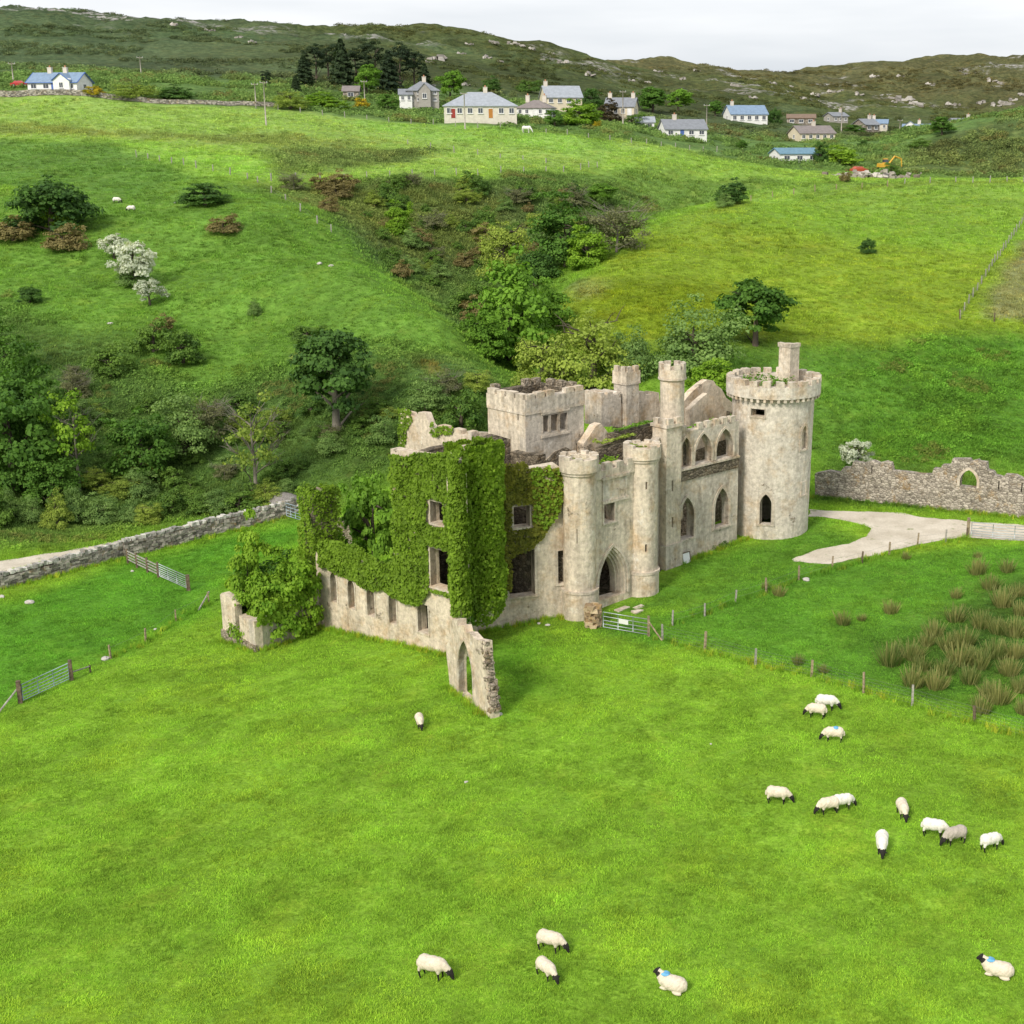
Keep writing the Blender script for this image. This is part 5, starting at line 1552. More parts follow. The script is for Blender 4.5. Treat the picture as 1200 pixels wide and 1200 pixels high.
M_STONE = [mat_rubble('dry_stone', (.17, .155, .135), (.47, .43, .38), .4, 5), plain('pale_stone', (.50, .47, .42), .95, .08, .3, 4)]
def stone_mesh(n, gen, name, mat, parent):
    mb = MB()
    for i in range(n):
        c, s_, rz = gen(i)
        mb.box(c, s_, rz, min(s_) * .16)
    o = mb.build(name, mat, None)
    adopt(o, parent); o['kind'] = 'stuff'
    return o
def mat_stones(name, a, b, lich):
    m = NT(name, .95, .08)
    p = m.pos()
    r = m.n('ShaderNodeNewGeometry').outputs['Random Per Island']
    c = m.ramp(r, [(0, a), (.6, tuple((i + j) / 2 for i, j in zip(a, b))), (1, b)])
    c = m.mix(1.0, c, m.ramp(m.noise(p, 5, 5, .7), [(.3, .7), (.7, 1.15)]), 'MULTIPLY')
    li = m.ramp(m.noise(p, 1.2, 6, .75), [(.55, 0), (.66, lich)])
    c = m.mix(li, c, (.40, .25, .09))
    m.col(c); m.bump(m.noise(p, 8, 4, .7), .6, .05)
    return m.m
M_DRY = mat_stones('dry_stones', (.13, .12, .105), (.52, .48, .42), .5)
M_DRYW = mat_stones('pale_coping_stones', (.26, .25, .23), (.66, .64, .58), .3)
def dry_wall(name, label, px, hs, th=.55, ymin=80, cop=.28, dens=1.0):
    pts = [Vector(ground(u, v, ymin)[:2]) for u, v in px]
    root = empty(name, (*pts[0], hz(*pts[0])))
    tag(root, label, 'wall')
    core = MB(); segs = []; cum = 0
    tot = sum((b - a).length for a, b in zip(pts, pts[1:]))
    stones, cops = [], []
    for a, b in zip(pts, pts[1:]):
        d = (b - a); L_ = d.length; d.normalize(); nn = Vector((d.y, -d.x)); ang = math.atan2(d.y, d.x)
        n = max(1, int(L_ / 1.0))
        for i in range(n):
            p0, p1 = a + d * L_ * i / n, a + d * L_ * (i + 1) / n
            f = (cum + L_ * (i + .5) / n) / tot
            h = hs[0] + (hs[1] - hs[0]) * f
            z0, z1 = hz(*p0), hz(*p1)
            q = th / 2 - .08
            core.add([(p0.x + nn.x * q, p0.y + nn.y * q, z0 - .4), (p1.x + nn.x * q, p1.y + nn.y * q, z1 - .4), (p1.x - nn.x * q, p1.y - nn.y * q, z1 - .4), (p0.x - nn.x * q, p0.y - nn.y * q, z0 - .4),
                      (p0.x + nn.x * q, p0.y + nn.y * q, z0 + h - .08), (p1.x + nn.x * q, p1.y + nn.y * q, z1 + h - .08), (p1.x - nn.x * q, p1.y - nn.y * q, z1 + h - .08), (p0.x - nn.x * q, p0.y - nn.y * q, z0 + h - .08)],
                     [(0,3,2,1),(4,5,6,7),(0,1,5,4),(1,2,6,5),(2,3,7,6),(3,0,4,7)])
        zc_ = 0.0
        hmax = max(hs)
        while zc_ < hmax:
            ch_ = random.uniform(.16, .30)
            q = 0.0
            while q < L_:
                sl = random.uniform(.22, .6)
                f = (cum + q) / tot
                h = hs[0] + (hs[1] - hs[0]) * f
                p = a + d * (q + sl / 2)
                if zc_ + ch_ < h + .05:
                    for sgn in (1, -1):
                        o_ = p + nn * sgn * (th / 2 - .13 + random.uniform(-.03, .05))
                        stones.append(((o_.x, o_.y, hz(p.x, p.y) + zc_ + ch_ / 2), (sl * .96, .28, ch_ * .94), ang + random.uniform(-.05, .05)))
                q += sl
            zc_ += ch_
        q = 0.0
        while cop and q < L_:
            sl = random.uniform(.18, .42)
            f = (cum + q) / tot
            h = hs[0] + (hs[1] - hs[0]) * f
            p = a + d * (q + sl / 2)
            ch_ = cop * random.uniform(.6, 1.3)
            cops.append(((p.x + random.uniform(-.05, .05), p.y + random.uniform(-.05, .05), hz(p.x, p.y) + h + ch_ / 2 - .06), (sl * .92, th * random.uniform(.8, 1.1), ch_), ang + random.uniform(-.2, .2)))
            q += sl
        cum += L_
    adopt(core.build('wall_core', M_INNER, None), root)
    stone_mesh(len(stones), lambda i: stones[i], 'wall_stones', M_DRY, root)
    if cops: stone_mesh(len(cops), lambda i: cops[i], 'coping_stones', M_DRYW, root)
    return root
dry_wall('dry_stone_wall', 'low dry-stone wall running along the gravel road', [(-70, 706), (0, 690), (62, 674), (144, 652)], (1.1, 1.25))
dry_wall('dry_stone_wall', 'taller dry-stone wall with pale upright coping below the hedge', [(146, 653), (200, 640), (262, 623), (345, 600)], (1.5, 1.25))
dry_wall('dry_stone_wall', 'grey roadside wall under the blue-and-white cottage', [(-30, 112), (40, 112), (115, 114), (170, 120), (230, 122), (300, 124), (350, 126)], (1.5, .9), .6, 320, 0)
# --- ruined garden wall behind the drive
g0_, g1_ = P(940, 581, 1.4), P(1330, 616, 2.4)
WQ = Wall(g0_, g1_)
gout = [(955, 595), (1080, 606), (1200, 618), (1320, 628), (1320, 566), (1260, 563), (1240, 558), (1225, 564), (1200, 562), (1190, 557), (1178, 556), (1176, 560), (1166, 557), (1164, 553), (1157, 551), (1156, 542), (1147, 541), (1146, 539), (1138, 541), (1136, 538), (1116, 538), (1114, 545), (1104, 545), (1102, 550), (1094, 549), (1092, 556), (1080, 556), (1060, 553), (1046, 552), (1044, 543), (1038, 541), (1030, 543), (1022, 540), (1012, 543), (1000, 541), (997, 548), (988, 548), (984, 554), (970, 552), (955, 555)]
garden = slab('garden_wall', WQ, sz(WQ, gout), [op(WQ, (1124.5, 570), (1144.5, 571.5), (1134, 550.5), 'gothic'), op(WQ, (1169.3, 574), (1170.8, 574), (1170, 564)), op(WQ, (1196.3, 577), (1197.8, 577), (1197, 566)), op(WQ, (1021, 556), (1022.2, 556), (1021.6, 545))], 0, .7, mat_rubble('lichened_rubble', (.24, .21, .17), (.55, .49, .41), .55, 3.2), None, .8, .12)
tag(garden, 'ruined battlemented garden wall with a half-blocked pointed arch behind the drive', 'wall')
band('arch_moulding', WQ, op(WQ, (1124.5, 570), (1144.5, 571.5), (1134, 550.5), 'gothic'), .22, -.06, .3, M_TRIM, garden)

# ------------------------------------------------------------------ fences and gates
M_POST = plain('fence_post_wood', (.34, .27, .18), .9, .1, .3, 5)
M_POSTG = plain('grey_post_wood', (.36, .34, .30), .9, .1, .25, 5)
M_POSTD = plain('dark_post_wood', (.16, .12, .085), .9, .1, .3, 5)
M_WIRE = plain('fence_wire', (.20, .20, .18), .5, .4, .1, 3, .6)
M_GALV = plain('galvanised_steel', (.50, .54, .56), .45, .5, .12, 3, .5)
M_GALVB = plain('blue_grey_steel', (.38, .47, .54), .5, .4, .12, 3, .2)
def post_mesh(h, w_, mat):
    mb = MB().box((0, 0, h / 2 - .2), (w_, w_, h + .4), 0, w_ * .08, .94)
    me = bpy.data.meshes.new('post'); me.from_pydata(mb.v, [], mb.f); me.materials.append(mat)
    return me
PM = {k: [post_mesh(h, w_, m_) for m_ in (M_POST, M_POSTG, M_POST, M_POSTD)] for k, (h, w_) in {'near': (1.25, .14), 'far': (1.25, .16), 'low': (1.05, .12)}.items()}
def fence(label, posts, key='near', wires=4, group='wire fences', mesh=.0, hts=None, ymin=30.0, mats=None, gap=None):
    pts = [Vector(ground(u, v, ymin)) for u, v in posts]
    if gap:
        q = []
        for a, b in zip(pts, pts[1:]):
            n = max(1, int((b - a).length / gap))
            for i in range(n):
                p = a.lerp(b, i / n); q.append(Vector((p.x, p.y, hz(p.x, p.y))))
        pts = q + [pts[-1]]
    root = empty('wire_fence', pts[0])
    tag(root, label, 'fence', group)
    for i, p in enumerate(pts):
        sc_ = random.uniform(.85, 1.12)
        o = new_obj('post', PM[key][random.randrange(4) if mats is None else mats], root, p - pts[0], random.uniform(0, 1.5), (1, 1, sc_))
        o.rotation_euler[0] = random.uniform(-.06, .06); o.rotation_euler[1] = random.uniform(-.06, .06)
    H_ = {'near': 1.1, 'far': 1.05, 'low': .9}[key]
    for k in range(wires):
        z = H_ * (k + 1) / wires - .05
        mb = MB()
        for a, b in zip(pts, pts[1:]):
            q = [a.lerp(b, t) - pts[0] for t in (0, .5, 1)]
            q[1].z = hz(*(a.lerp(b, .5).xy)) - pts[0].z
            mb.tube([(p.x, p.y, p.z + z - (.03 if j == 1 else 0)) for j, p in enumerate(q)], (.006 if key != 'far' else .008), 3, False)
        adopt_local(mb.build('wire', M_WIRE, None), root)
    if mesh:
        mb = MB()
        for a, b in zip(pts, pts[1:]):
            n = int((b - a).length / .3)
            for i in range(1, n):
                p = a.lerp(b, i / n); zz = hz(p.x, p.y) - pts[0].z; p = p - pts[0]
                mb.tube([(p.x, p.y, zz + .02), (p.x, p.y, zz + mesh)], .004, 3, False)
        o = adopt_local(mb.build('netting', M_WIRE, None), root); o['kind'] = 'stuff'
    return root
def adopt_local(o, parent):
    o.parent = parent
    return o
fence('stock fence with netting between the sheep field and the rushy field', [(776, 750), (826, 762), (885, 779), (951, 793), (1012, 812), (1069, 827), (1142, 848), (1215, 868), (1290, 888)], 'near', 5, None, .85)
fence('thin post fence following the edge of the gravel drive', [(788, 733), (826, 722), (862, 706), (898, 695), (936, 680), (975, 667), (1010, 660), (1042, 650), (1075, 640), (1108, 636), (1133, 631)], 'low', 2, None)
fence('broken line of posts dividing the two sheep pastures below the outbuilding', [(130, 772), (171, 753), (206, 728), (245, 708)], 'low', 1, None, mats=0)
fence('post fence climbing from the field corner into the gully', [(302, 214), (318, 226), (335, 236), (352, 248), (372, 262), (388, 272)], 'far', 2, 'field fences', mats=1)
fence('post fence along the top of the left lower field'.replace('left lower', 'steep'), [(160, 184), (230, 197), (290, 210), (318, 212)], 'far', 2, 'field fences', mats=1, gap=4)
fence('post fence along the brown gully rim', [(318, 212), (430, 208), (560, 205), (640, 202), (700, 196)], 'far', 2, 'field fences', mats=1, gap=4.5)
fence('post fence across the bright upper field', [(478, 170), (560, 182), (640, 192), (690, 196)], 'far', 2, 'field fences', mats=1, gap=5)
fence('post fence under the village gardens', [(300, 127), (430, 140), (560, 150), (640, 157), (740, 168), (840, 178)], 'far', 2, 'field fences', mats=1, gap=5, ymin=300)
fence('post fence over the brow of the knoll', [(880, 237), (930, 228), (980, 222), (1040, 219)], 'far', 2, 'field fences', mats=0, gap=4)
fence('post fence on the skyline of the smooth pasture', [(1060, 216), (1120, 214), (1200, 213), (1260, 212)], 'far', 2, 'field fences', mats=1, gap=3.5)
fence('tall netted fence descending beside the tan plot', [(1125, 374), (1140, 348), (1155, 325), (1172, 300), (1188, 276), (1200, 258)], 'near', 4, 'field fences', 1.0, mats=1, gap=3)
fence('fence across the foot of the tan plot', [(1125, 374), (1165, 377), (1200, 380), (1260, 385)], 'near', 3, 'field fences', mats=3, gap=5)
def field_gate(label, a, b, h, nb, mat, braces=True, name='field_gate', group=None, zlift=.15):
    A, B = Vector(a), Vector(b)
    root = empty(name, A)
    tag(root, label, 'gate', group)
    d = B - A
    for i in range(nb):
        z = zlift + (h - zlift) * (i / (nb - 1)) ** 1.15
        adopt_local(MB().tube([(0, 0, z), (d.x, d.y, d.z + z)], .028, 6).build('rail', mat, None, True), root)
    for t in (0, .33, .66, 1):
        p = d * t
        adopt_local(MB().tube([(p.x, p.y, p.z + zlift), (p.x, p.y, p.z + h)], .03, 6).build('upright', mat, None, True), root)
    return root
def gpost(label, p, h, w_, mat=M_POSTD, name='gate_post', tilt=0.0, group='gate posts'):
    o = MB().box((0, 0, h / 2 - .25), (w_, w_, h + .5), .3, w_ * .06, .92).build(name, mat)
    o.location = p; o.rotation_euler[1] = tilt
    return tag(o, label, 'post', group)
gl, gr_ = Vector(ground(24, 824)), Vector(ground(84, 797))
field_gate('galvanised five-bar gate standing alone at the pasture corner', gl + Vector((.15, .1, 0)), gr_ - Vector((.1, .1, 0)), 1.25, 6, M_GALVB)
gpost('weathered hanging post of the lone galvanised gate, with a leaning strut', gl, 1.55, .28)
gpost('weathered latch post of the lone galvanised gate, by a short white rail', gr_, 1.45, .26)
pe = Vector(ground(-4, 838))
tag(MB().tube([(pe.x, pe.y, pe.z), (gl.x - .1, gl.y, gl.z + 1.0)], .06, 6).build('strut', M_POSTG), 'pale timber strut propping the weathered hanging post', 'timber', None)
pe = Vector(ground(106, 788))
tag(MB().tube([(gr_.x, gr_.y, gr_.z + .55), (pe.x, pe.y, pe.z + .45)], .05, 6).build('rail_stub', M_POSTG), 'short white rail left hanging from the latch post', 'timber')
tag(MB().box((pe.x, pe.y, pe.z + .2), (.1, .1, .7), 0, .01).build('stake', M_POSTD), 'short stake carrying the end of the white rail', 'post')
# post-and-rail fence with a metal gate near the stone wall
ra, rb_ = Vector(ground(150, 660)), Vector(ground(221, 692))
rf = empty('rail_fence', ra); tag(rf, 'weathered post-and-rail fence joining the dry-stone wall', 'fence')
dd = (rb_ - ra)
for t in (0, .16, .34, .52):
    p = dd * t
    o = new_obj('post', PM['near'][3], rf, (p.x, p.y, p.z), 0, (1.2, 1.2, 1.05))
for k in range(4):
    p = dd * .52; z = .3 + .26 * k
    adopt_local(MB().box((p.x / 2, p.y / 2, p.z / 2 + z), (p.length, .05, .11), math.atan2(p.y, p.x), .01).build('rail', M_POSTG, None), rf)
gg = ra + dd * .54
field_gate('silver barred gate closing the end of the post-and-rail fence', gg, rb_ - dd * .03, 1.2, 7, M_GALV)
gpost('thick dark gate post at the end of the post-and-rail fence', rb_, 1.35, .3)
# leaning timbers by the outbuilding
pt = Vector(ground(246, 706)); pq = Vector(ground(232, 716))
tag(MB().tube([pq, pt + Vector((0, 0, .9))], .07, 6).build('leaning_timber', M_POSTG), 'pale timber leaning on the last post by the outbuilding', 'timber')
# entrance gate, its pier and strut
pg0, pg1 = Vector(ground(707, 737)), Vector(ground(760, 746))
gt = field_gate('white-grey tubular gate with a small notice at the castle entrance', pg0, pg1, 1.25, 5, M_GALV)
dv = pg1 - pg0
o = MB().box((dv.x * .45, dv.y * .45 - .05, .82), (.75, .03, .32), math.atan2(dv.y, dv.x)).build('notice_plate', plain('white_plate', (.72, .72, .70), .5, .3, .04)); adopt_local(o, gt)
gpost('pale wooden post ending the entrance gate', pg1, 1.5, .16, M_POST)
tag(MB().tube([Vector(ground(776, 751)), pg1 + Vector((0, 0, 1.1))], .055, 6).build('strut', M_POST), 'slanting strut behind the entrance gate post', 'timber')
x, y, z = ground(695, 734)
pr = empty('stone_pier', (x, y, z)); tag(pr, 'squat rubble pier beside the entrance gate', 'pier')
sts = []
for k in range(7):
    for i in range(4):
        a = i * math.pi / 2 + k
        sts.append(((x + math.cos(a) * .32, y + math.sin(a) * .32, z + .12 + k * .23), (.55, .5, .24), a + random.uniform(-.3, .3)))
stone_mesh(len(sts), lambda i: sts[i], 'pier_stones', mat_stones('lichened_stones', (.28, .20, .12), (.58, .46, .30), .7), pr)
# gate across the drive
da, db = Vector(ground(1138, 629)), Vector(ground(1215, 636))
field_gate('pale bar gate across the gravel drive', da, db, 1.25, 6, M_GALV)
gpost('tall pale post hanging the drive gate', Vector(ground(1134, 630)), 1.7, .2, M_POST)
# small blue gate by the stone wall
ga, gb = Vector(ground(336, 606, 105)), Vector(ground(352, 611, 105))
field_gate('small blue-grey gate at the end of the tall dry-stone wall', ga, gb, 1.4, 5, M_GALVB)
# white board at the arcaded wall
x, y, z = ground(805, 660); z = hz(x, y)
nb_ = empty('notice_board', (x, y, z), R(45)); tag(nb_, 'white board propped against the arcaded wall', 'board')
o = MB().box((0, 0, .42), (.75, .04, .85), 0).build('board_panel', plain('white_board', (.75, .76, .76), .5, .3, .05)); adopt_local(o, nb_); o.rotation_euler[0] = -.15
o = MB().box((0, -.03, .88), (.8, .06, .06), 0).box((.42, -.03, .45), (.05, .06, .9), 0).build('board_frame', M_POSTD); adopt_local(o, nb_); o.rotation_euler[0] = -.15
# small stone store beyond the wing
sx = Vector(at_y(407, 585, 121)[:2]); zs_ = hz(*sx)
st_ = empty('stone_store', (*sx, zs_)); tag(st_, 'small roofless stone store with a dark doorway beyond the wing', 'hut')
wst = Wall(sx - Vector((1.9, .3)), sx + Vector((1.5, .4)))
o = slab('store_wall', wst, [(0, zs_ - 1), (wst.L, zs_ - 1), (wst.L, zs_ + 2.5), (wst.L * .62, zs_ + 2.7), (wst.L * .55, zs_ + 2.2), (.9, zs_ + 1.9), (0, zs_ + 1.2)], [arch_pts(wst.L * .62, wst.L * .9, zs_ - .2, zs_ + 1.8, 'rect')], 0, .5, M_RUB, st_)
slab('store_back_wall', wst, [(0, zs_ - 1), (wst.L, zs_ - 1), (wst.L, zs_ + 2.1), (0, zs_ + 1.4)], [], 3.0, 3.4, M_INNER, st_)
slab('store_roof_slab', wst, [(wst.L * .55, zs_ + 2.0), (wst.L + .1, zs_ + 2.0), (wst.L + .1, zs_ + 2.2), (wst.L * .55, zs_ + 2.2)], [], .05, 3.0, M_RUB, st_)

# ------------------------------------------------------------------ poles
M_POLE = plain('pole_wood', (.42, .38, .33), .9, .1, .15, 3)
def pole(label, u, v, vt, y=None, arm=True):
    if y is None: x, y, z = ground(u, v)
    else: x = at_y(u, v, y)[0]; z = hz(x, y)
    h = z_at(y, vt) - z
    root = empty('utility_pole', (x, y, z)); tag(root, label, 'pole', 'power and telephone poles')
    adopt_local(MB().tube([(0, 0, -.5), (0, 0, h)], [.17, .11], 8).build('pole_shaft', M_POLE, None, True), root)
    if arm:
        c = adopt_local(MB().box((0, 0, h - .35), (1.6, .14, .14), .2).build('crossarm', M_POLE, None), root)
        for sx_ in (-.7, 0, .7):
            i_ = adopt_local(MB().tube([(sx_, sx_ * .2, h - .3), (sx_, sx_ * .2, h - .02)], [.07, .05], 6).build('insulator', M_GALV, None), root)
pole('tall pale pole standing alone in the bright upper field', 312, 148, 95)
pole('slanting pole on the hill above the road wall', 166, 94, 66, 400)
pole('pole behind the blue-and-white cottage', 16, 98, 73, 362)
pole('slim pole beyond the road wall by the pine belt', 300, 124, 97)
pole('pole in front of the long bungalow', 545, 151, 108)
pole('pole at the field edge by the cream house', 730, 160, 106, 372)
pole('pole beside the white cottage', 828, 150, 122, 380)
pole('pole in front of the shelter belt', 428, 128, 94, 372)
pole('pole between the far blue-roofed houses', 986, 150, 125, 450)
pole('short pole near the white twin-gabled house', 1054, 160, 140, 455)
# ------------------------------------------------------------------ houses
def paint(name, c, rough=.85): return plain(name, c, rough, .15, .07, 1.5)
HW = {'white': paint('white_wall', (.78, .78, .76)), 'cream': paint('cream_wall', (.66, .58, .44)), 'grey': paint('grey_stone_wall', (.36, .34, .31)), 'pale': paint('pale_wall', (.62, .58, .50)), 'stone': mat_rubble('house_stone', (.22, .19, .16), (.45, .40, .33), .1, 2)}
def mat_roof(name, c):
    m = NT(name, .6, .35)
    p = m.pos('Object')
    wv = m.n('ShaderNodeTexWave', bands_direction='Z'); wv.inputs['Scale'].default_value = 2.2; wv.inputs['Distortion'].default_value = .5
    m.l(p, wv.inputs['Vector'])
    k = m.mix(1.0, m.ramp(m.noise(p, 1.4, 5, .7), [(.3, tuple(x * .75 for x in c)), (.7, tuple(x * 1.15 for x in c))]), m.ramp(wv.outputs['Fac'], [(0, .82), (.4, 1.05)]), 'MULTIPLY')
    m.col(k); return m.m
HR = {'slate': mat_roof('grey_slate', (.22, .235, .26)), 'blue': mat_roof('blue_slate', (.20, .285, .40)), 'brown': mat_roof('brown_tile', (.20, .135, .09)), 'lightslate': mat_roof('pale_slate', (.33, .36, .40)), 'teal': mat_roof('blue_sheet', (.13, .25, .33)), 'dull': mat_roof('dull_tile', (.22, .19, .18))}
M_GLASS = NT('window_glass', .08, .6).col((.05, .06, .075)).m
M_FRAME = paint('white_frame', (.75, .75, .74), .5)
M_BLUE = paint('blue_trim', (.09, .16, .42), .5)
M_DOOR = {'red': paint('red_door', (.30, .05, .04), .5), 'wood': paint('oak_door', (.45, .20, .05), .5), 'blue': M_BLUE, 'white': M_FRAME}
M_CHIM = paint('chimney_render', (.60, .55, .48)); M_POT = paint('clay_pot', (.42, .20, .12))
def house(label, u0, u1, vb, ve, vr, y, rot, wall='white', roof='slate', hip=False, chim=(), wins=4, doors=(), depth=7.0, trim=None, storeys=1, group='village houses', porch=None, gable_win=True):
    """u0-u1, vb, ve, vr: surveyed ends, foot, eaves and ridge"""
    x0, x1 = at_y(u0, vb, y)[0], at_y(u1, vb, y)[0]
    xc = (x0 + x1) / 2
    z = min(hz(x0, y), hz(x1, y), hz(xc, y))
    a = R(rot)
    L_ = (x1 - x0 - depth * abs(math.sin(a)) * .95) / math.cos(a) if abs(rot) > 4 else (x1 - x0)
    L_ = max(L_, depth * .8)
    zf = max(z_at(y, vb), z)                      # floor level seen
    he = max(2.4, z_at(y, ve) - zf); hr = max(he + 1.2, z_at(y, vr) - zf)
    root = empty('house', (xc, y + depth / 2 * .6, zf), a)
    tag(root, label, 'house', group)
    hx, hy = L_ / 2, depth / 2
    def add(name, mb, mat, parent=None, sm=False):
        o = mb.build(name, mat, None, sm); o.parent = parent or root; return o
    # walls
    V = [(-hx, -hy, -1.5), (hx, -hy, -1.5), (hx, hy, -1.5), (-hx, hy, -1.5), (-hx, -hy, he), (hx, -hy, he), (hx, hy, he), (-hx, hy, he)]
    fs = [(0,1,5,4),(2,3,7,6),(0,3,2,1)]
    if hip: fs += [(1,2,6,5),(3,0,4,7),(4,5,6,7)]
    else:
        V += [(-hx, 0, hr - .12), (hx, 0, hr - .12)]
        fs += [(1,2,6,9,5),(3,0,4,8,7)]
    w_ = mesh_obj('wall', V, fs, HW[wall]); w_.parent = root
    # roof slabs
    ov, th = .35, .18
    rise = (hr - he) / hy
    mb = MB()
    if hip:
        k = min(hx * .85, hy * 1.05)
        e = he - ov * rise
        A_ = [(-hx - ov, -hy - ov, e), (hx + ov, -hy - ov, e), (hx + ov, hy + ov, e), (-hx - ov, hy + ov, e), (-hx + k, 0, hr), (hx - k, 0, hr)]
        B_ = [(p[0], p[1], p[2] - th) for p in A_[:4]]
        mb.add(A_ + B_, [(0,1,5,4),(1,2,5),(2,3,4,5),(3,0,4),(0,6,7,1),(1,7,8,2),(2,8,9,3),(3,9,6,0),(9,8,7,6)])
    else:
        for sg in (-1, 1):
            e = he - ov * rise
            p = [(-hx - ov, sg * (hy + ov), e), (hx + ov, sg * (hy + ov), e), (hx + ov, 0, hr), (-hx - ov, 0, hr)]
            q = [(a_, b_, c_ - th) for a_, b_, c_ in p]
            mb.add(p + q, [(0,1,2,3),(7,6,5,4),(0,4,5,1),(1,5,6,2),(2,6,7,3),(3,7,4,0)])
    rf_ = add('roof', mb, HR[roof])
    bm = bmesh.new(); bm.from_mesh(rf_.data); bmesh.ops.recalc_face_normals(bm, faces=bm.faces); bm.to_mesh(rf_.data); bm.free()
    if trim:
        for sx_ in (-1, 1):
            mb = MB()
            for sg in (-1, 1):
                mb.tube([(sx_ * (hx + ov + .03), sg * (hy + ov), he - ov * rise - .05), (sx_ * (hx + ov + .03), 0, hr - .05)], .14, 4)
            add('bargeboard', mb, trim, rf_)
        add('gutter', MB().tube([(-hx - ov, -hy - ov - .06, he - ov * rise - .08), (hx + ov, -hy - ov - .06, he - ov * rise - .08)], .1, 5), trim, rf_)
    for cx_ in chim:
        c = add('chimney', MB().box((cx_ * hx, 0, hr + .25), (1.0, .7, 1.7)).box((cx_ * hx, 0, hr + 1.12), (1.14, .84, .12)), M_CHIM, rf_)
        for dx in (-.25, .25):
            pass
        add('chimney_pot', MB().tube([(cx_ * hx, 0, hr + 1.15), (cx_ * hx, 0, hr + 1.6)], [.2, .16], 8), M_POT, rf_)
    def window(xw, zc_, ww, hh, side=0):
        if side == 0: pos, rz_ = (xw, -hy - .02, zc_), 0
        else: pos, rz_ = (side * (hx + .02), xw, zc_), R(90) * side
        f_ = empty_mesh_window(ww, hh); f_.parent = root; f_.location = pos; f_.rotation_euler = (0, 0, rz_)
        g_ = MB().box((0, .01, 0), (ww - .12, .05, hh - .12)).build('pane', M_GLASS); g_.parent = f_
        return f_
    nst = storeys
    for st__ in range(nst):
        zc_ = he * (st__ + .55) / nst
        for i in range(wins):
            xw = -hx + L_ * (i + .5) / wins
            if st__ == 0 and any(abs(xw - d_[0] * hx) < .9 for d_ in doors): continue
            window(xw, zc_, min(1.5, L_ / wins * .5), min(1.3, he / nst * .45))
        if gable_win:
            for sd_ in (-1, 1): window(0, zc_, 1.2, min(1.2, he / nst * .42), sd_)
    for dx, dm in doors:
        d_ = add('door', MB().box((dx * hx, -hy - .03, 1.0), (1.0, .1, 2.1)), M_DOOR[dm])
        add('door_frame', MB().box((dx * hx, -hy - .02, 2.12), (1.25, .12, .12)).box((dx * hx - .57, -hy - .02, 1.0), (.1, .12, 2.2)).box((dx * hx + .57, -hy - .02, 1.0), (.1, .12, 2.2)), M_FRAME, d_)
    if porch:
        px_, pw, ph_, pd, pm_ = porch
        cx_ = px_ * hx
        V = [(cx_ - pw / 2, -hy - pd, -1), (cx_ + pw / 2, -hy - pd, -1), (cx_ + pw / 2, -hy + .1, -1), (cx_ - pw / 2, -hy + .1, -1)]
        V += [(p[0], p[1], ph_ * .66) for p in V] + [(cx_, -hy - pd, ph_ - .1), (cx_, 0, ph_ - .1)]
        pw_ = mesh_obj('porch_wall', V, [(0,1,5,8,4),(1,2,6,5),(3,0,4,7),(4,8,9,7),(5,6,9,8)], HW[wall]); pw_.parent = root
        mb = MB()
        for sg in (-1, 1):
            p = [(cx_ + sg * (pw / 2 + .25), -hy - pd - .25, ph_ * .66 - .2), (cx_, -hy - pd - .25, ph_), (cx_, 0, ph_), (cx_ + sg * (pw / 2 + .25), 0, ph_ * .66 - .2)]
            q = [(a_, b_, c_ - .12) for a_, b_, c_ in p]
            mb.add(p + q, [(0,1,2,3),(7,6,5,4),(0,4,5,1),(1,5,6,2),(2,6,7,3),(3,7,4,0)])
        pr_ = add('porch_roof', mb, HR[roof])
        if trim:
            add('bargeboard', MB().tube([(cx_ - pw / 2 - .25, -hy - pd - .3, ph_ * .66 - .25), (cx_, -hy - pd - .3, ph_ - .05), (cx_ + pw / 2 + .25, -hy - pd - .3, ph_ * .66 - .25)], .13, 4), trim, pr_)
        f_ = empty_mesh_window(1.1, 1.3); f_.parent = root; f_.location = (cx_, -hy - pd - .02, ph_ * .36)
        g_ = MB().box((0, .01, 0), (.98, .05, 1.18)).build('pane', M_GLASS); g_.parent = f_
    return root
_WM = {}
def empty_mesh_window(ww, hh):
    k = (round(ww, 1), round(hh, 1))
    if k not in _WM:
        mb = MB()
        for sx_ in (-1, 1): mb.box((sx_ * (ww / 2 - .04), 0, 0), (.1, .12, hh))
        for sz_ in (-1, 1): mb.box((0, -.003, sz_ * (hh / 2 - .04)), (ww, .12, .1))
        mb.box((0, -.003, 0), (.06, .1, hh - .1))
        mb.box((0, -.06, -hh / 2 - .08), (ww + .2, .25, .1))
        me = bpy.data.meshes.new('window'); me.from_pydata(mb.v, [], mb.f); me.materials.append(M_FRAME); _WM[k] = me
    o = bpy.data.objects.new('window', _WM[k]); COL.objects.link(o)
    return o
house('white cottage with blue slate roof, blue bargeboards and two chimneys above the road wall', 33, 102, 108, 97.5, 84.5, 350, -12, 'white', 'blue', False, (-.35, .28), 4, [(.05, 'blue')], 6.5, M_BLUE, porch=(.45, 4.2, 4.3, .8, 'white'))
house('grey two-storey house with a hipped slate roof and white porch gable below the pines', 474, 515, 121, 105, 95, 382, 8, 'grey', 'slate', True, (.1,), 4, [(.0, 'white')], 7.5, None, 2, porch=(.1, 3.0, 5.0, 1.5, 'white'))
house('small white lean-to annexe on the side of the grey two-storey house', 469, 481, 121, 115, 111.5, 380, 8, 'white', 'slate', False, (), 2, [], 4)
house('long grey-roofed bungalow with pale stone walls and an oak door', 517, 606, 138, 123, 107.5, 352, 6, 'pale', 'lightslate', True, (.15,), 7, [(.28, 'wood'), (-.75, 'red')], 11, None, 1)
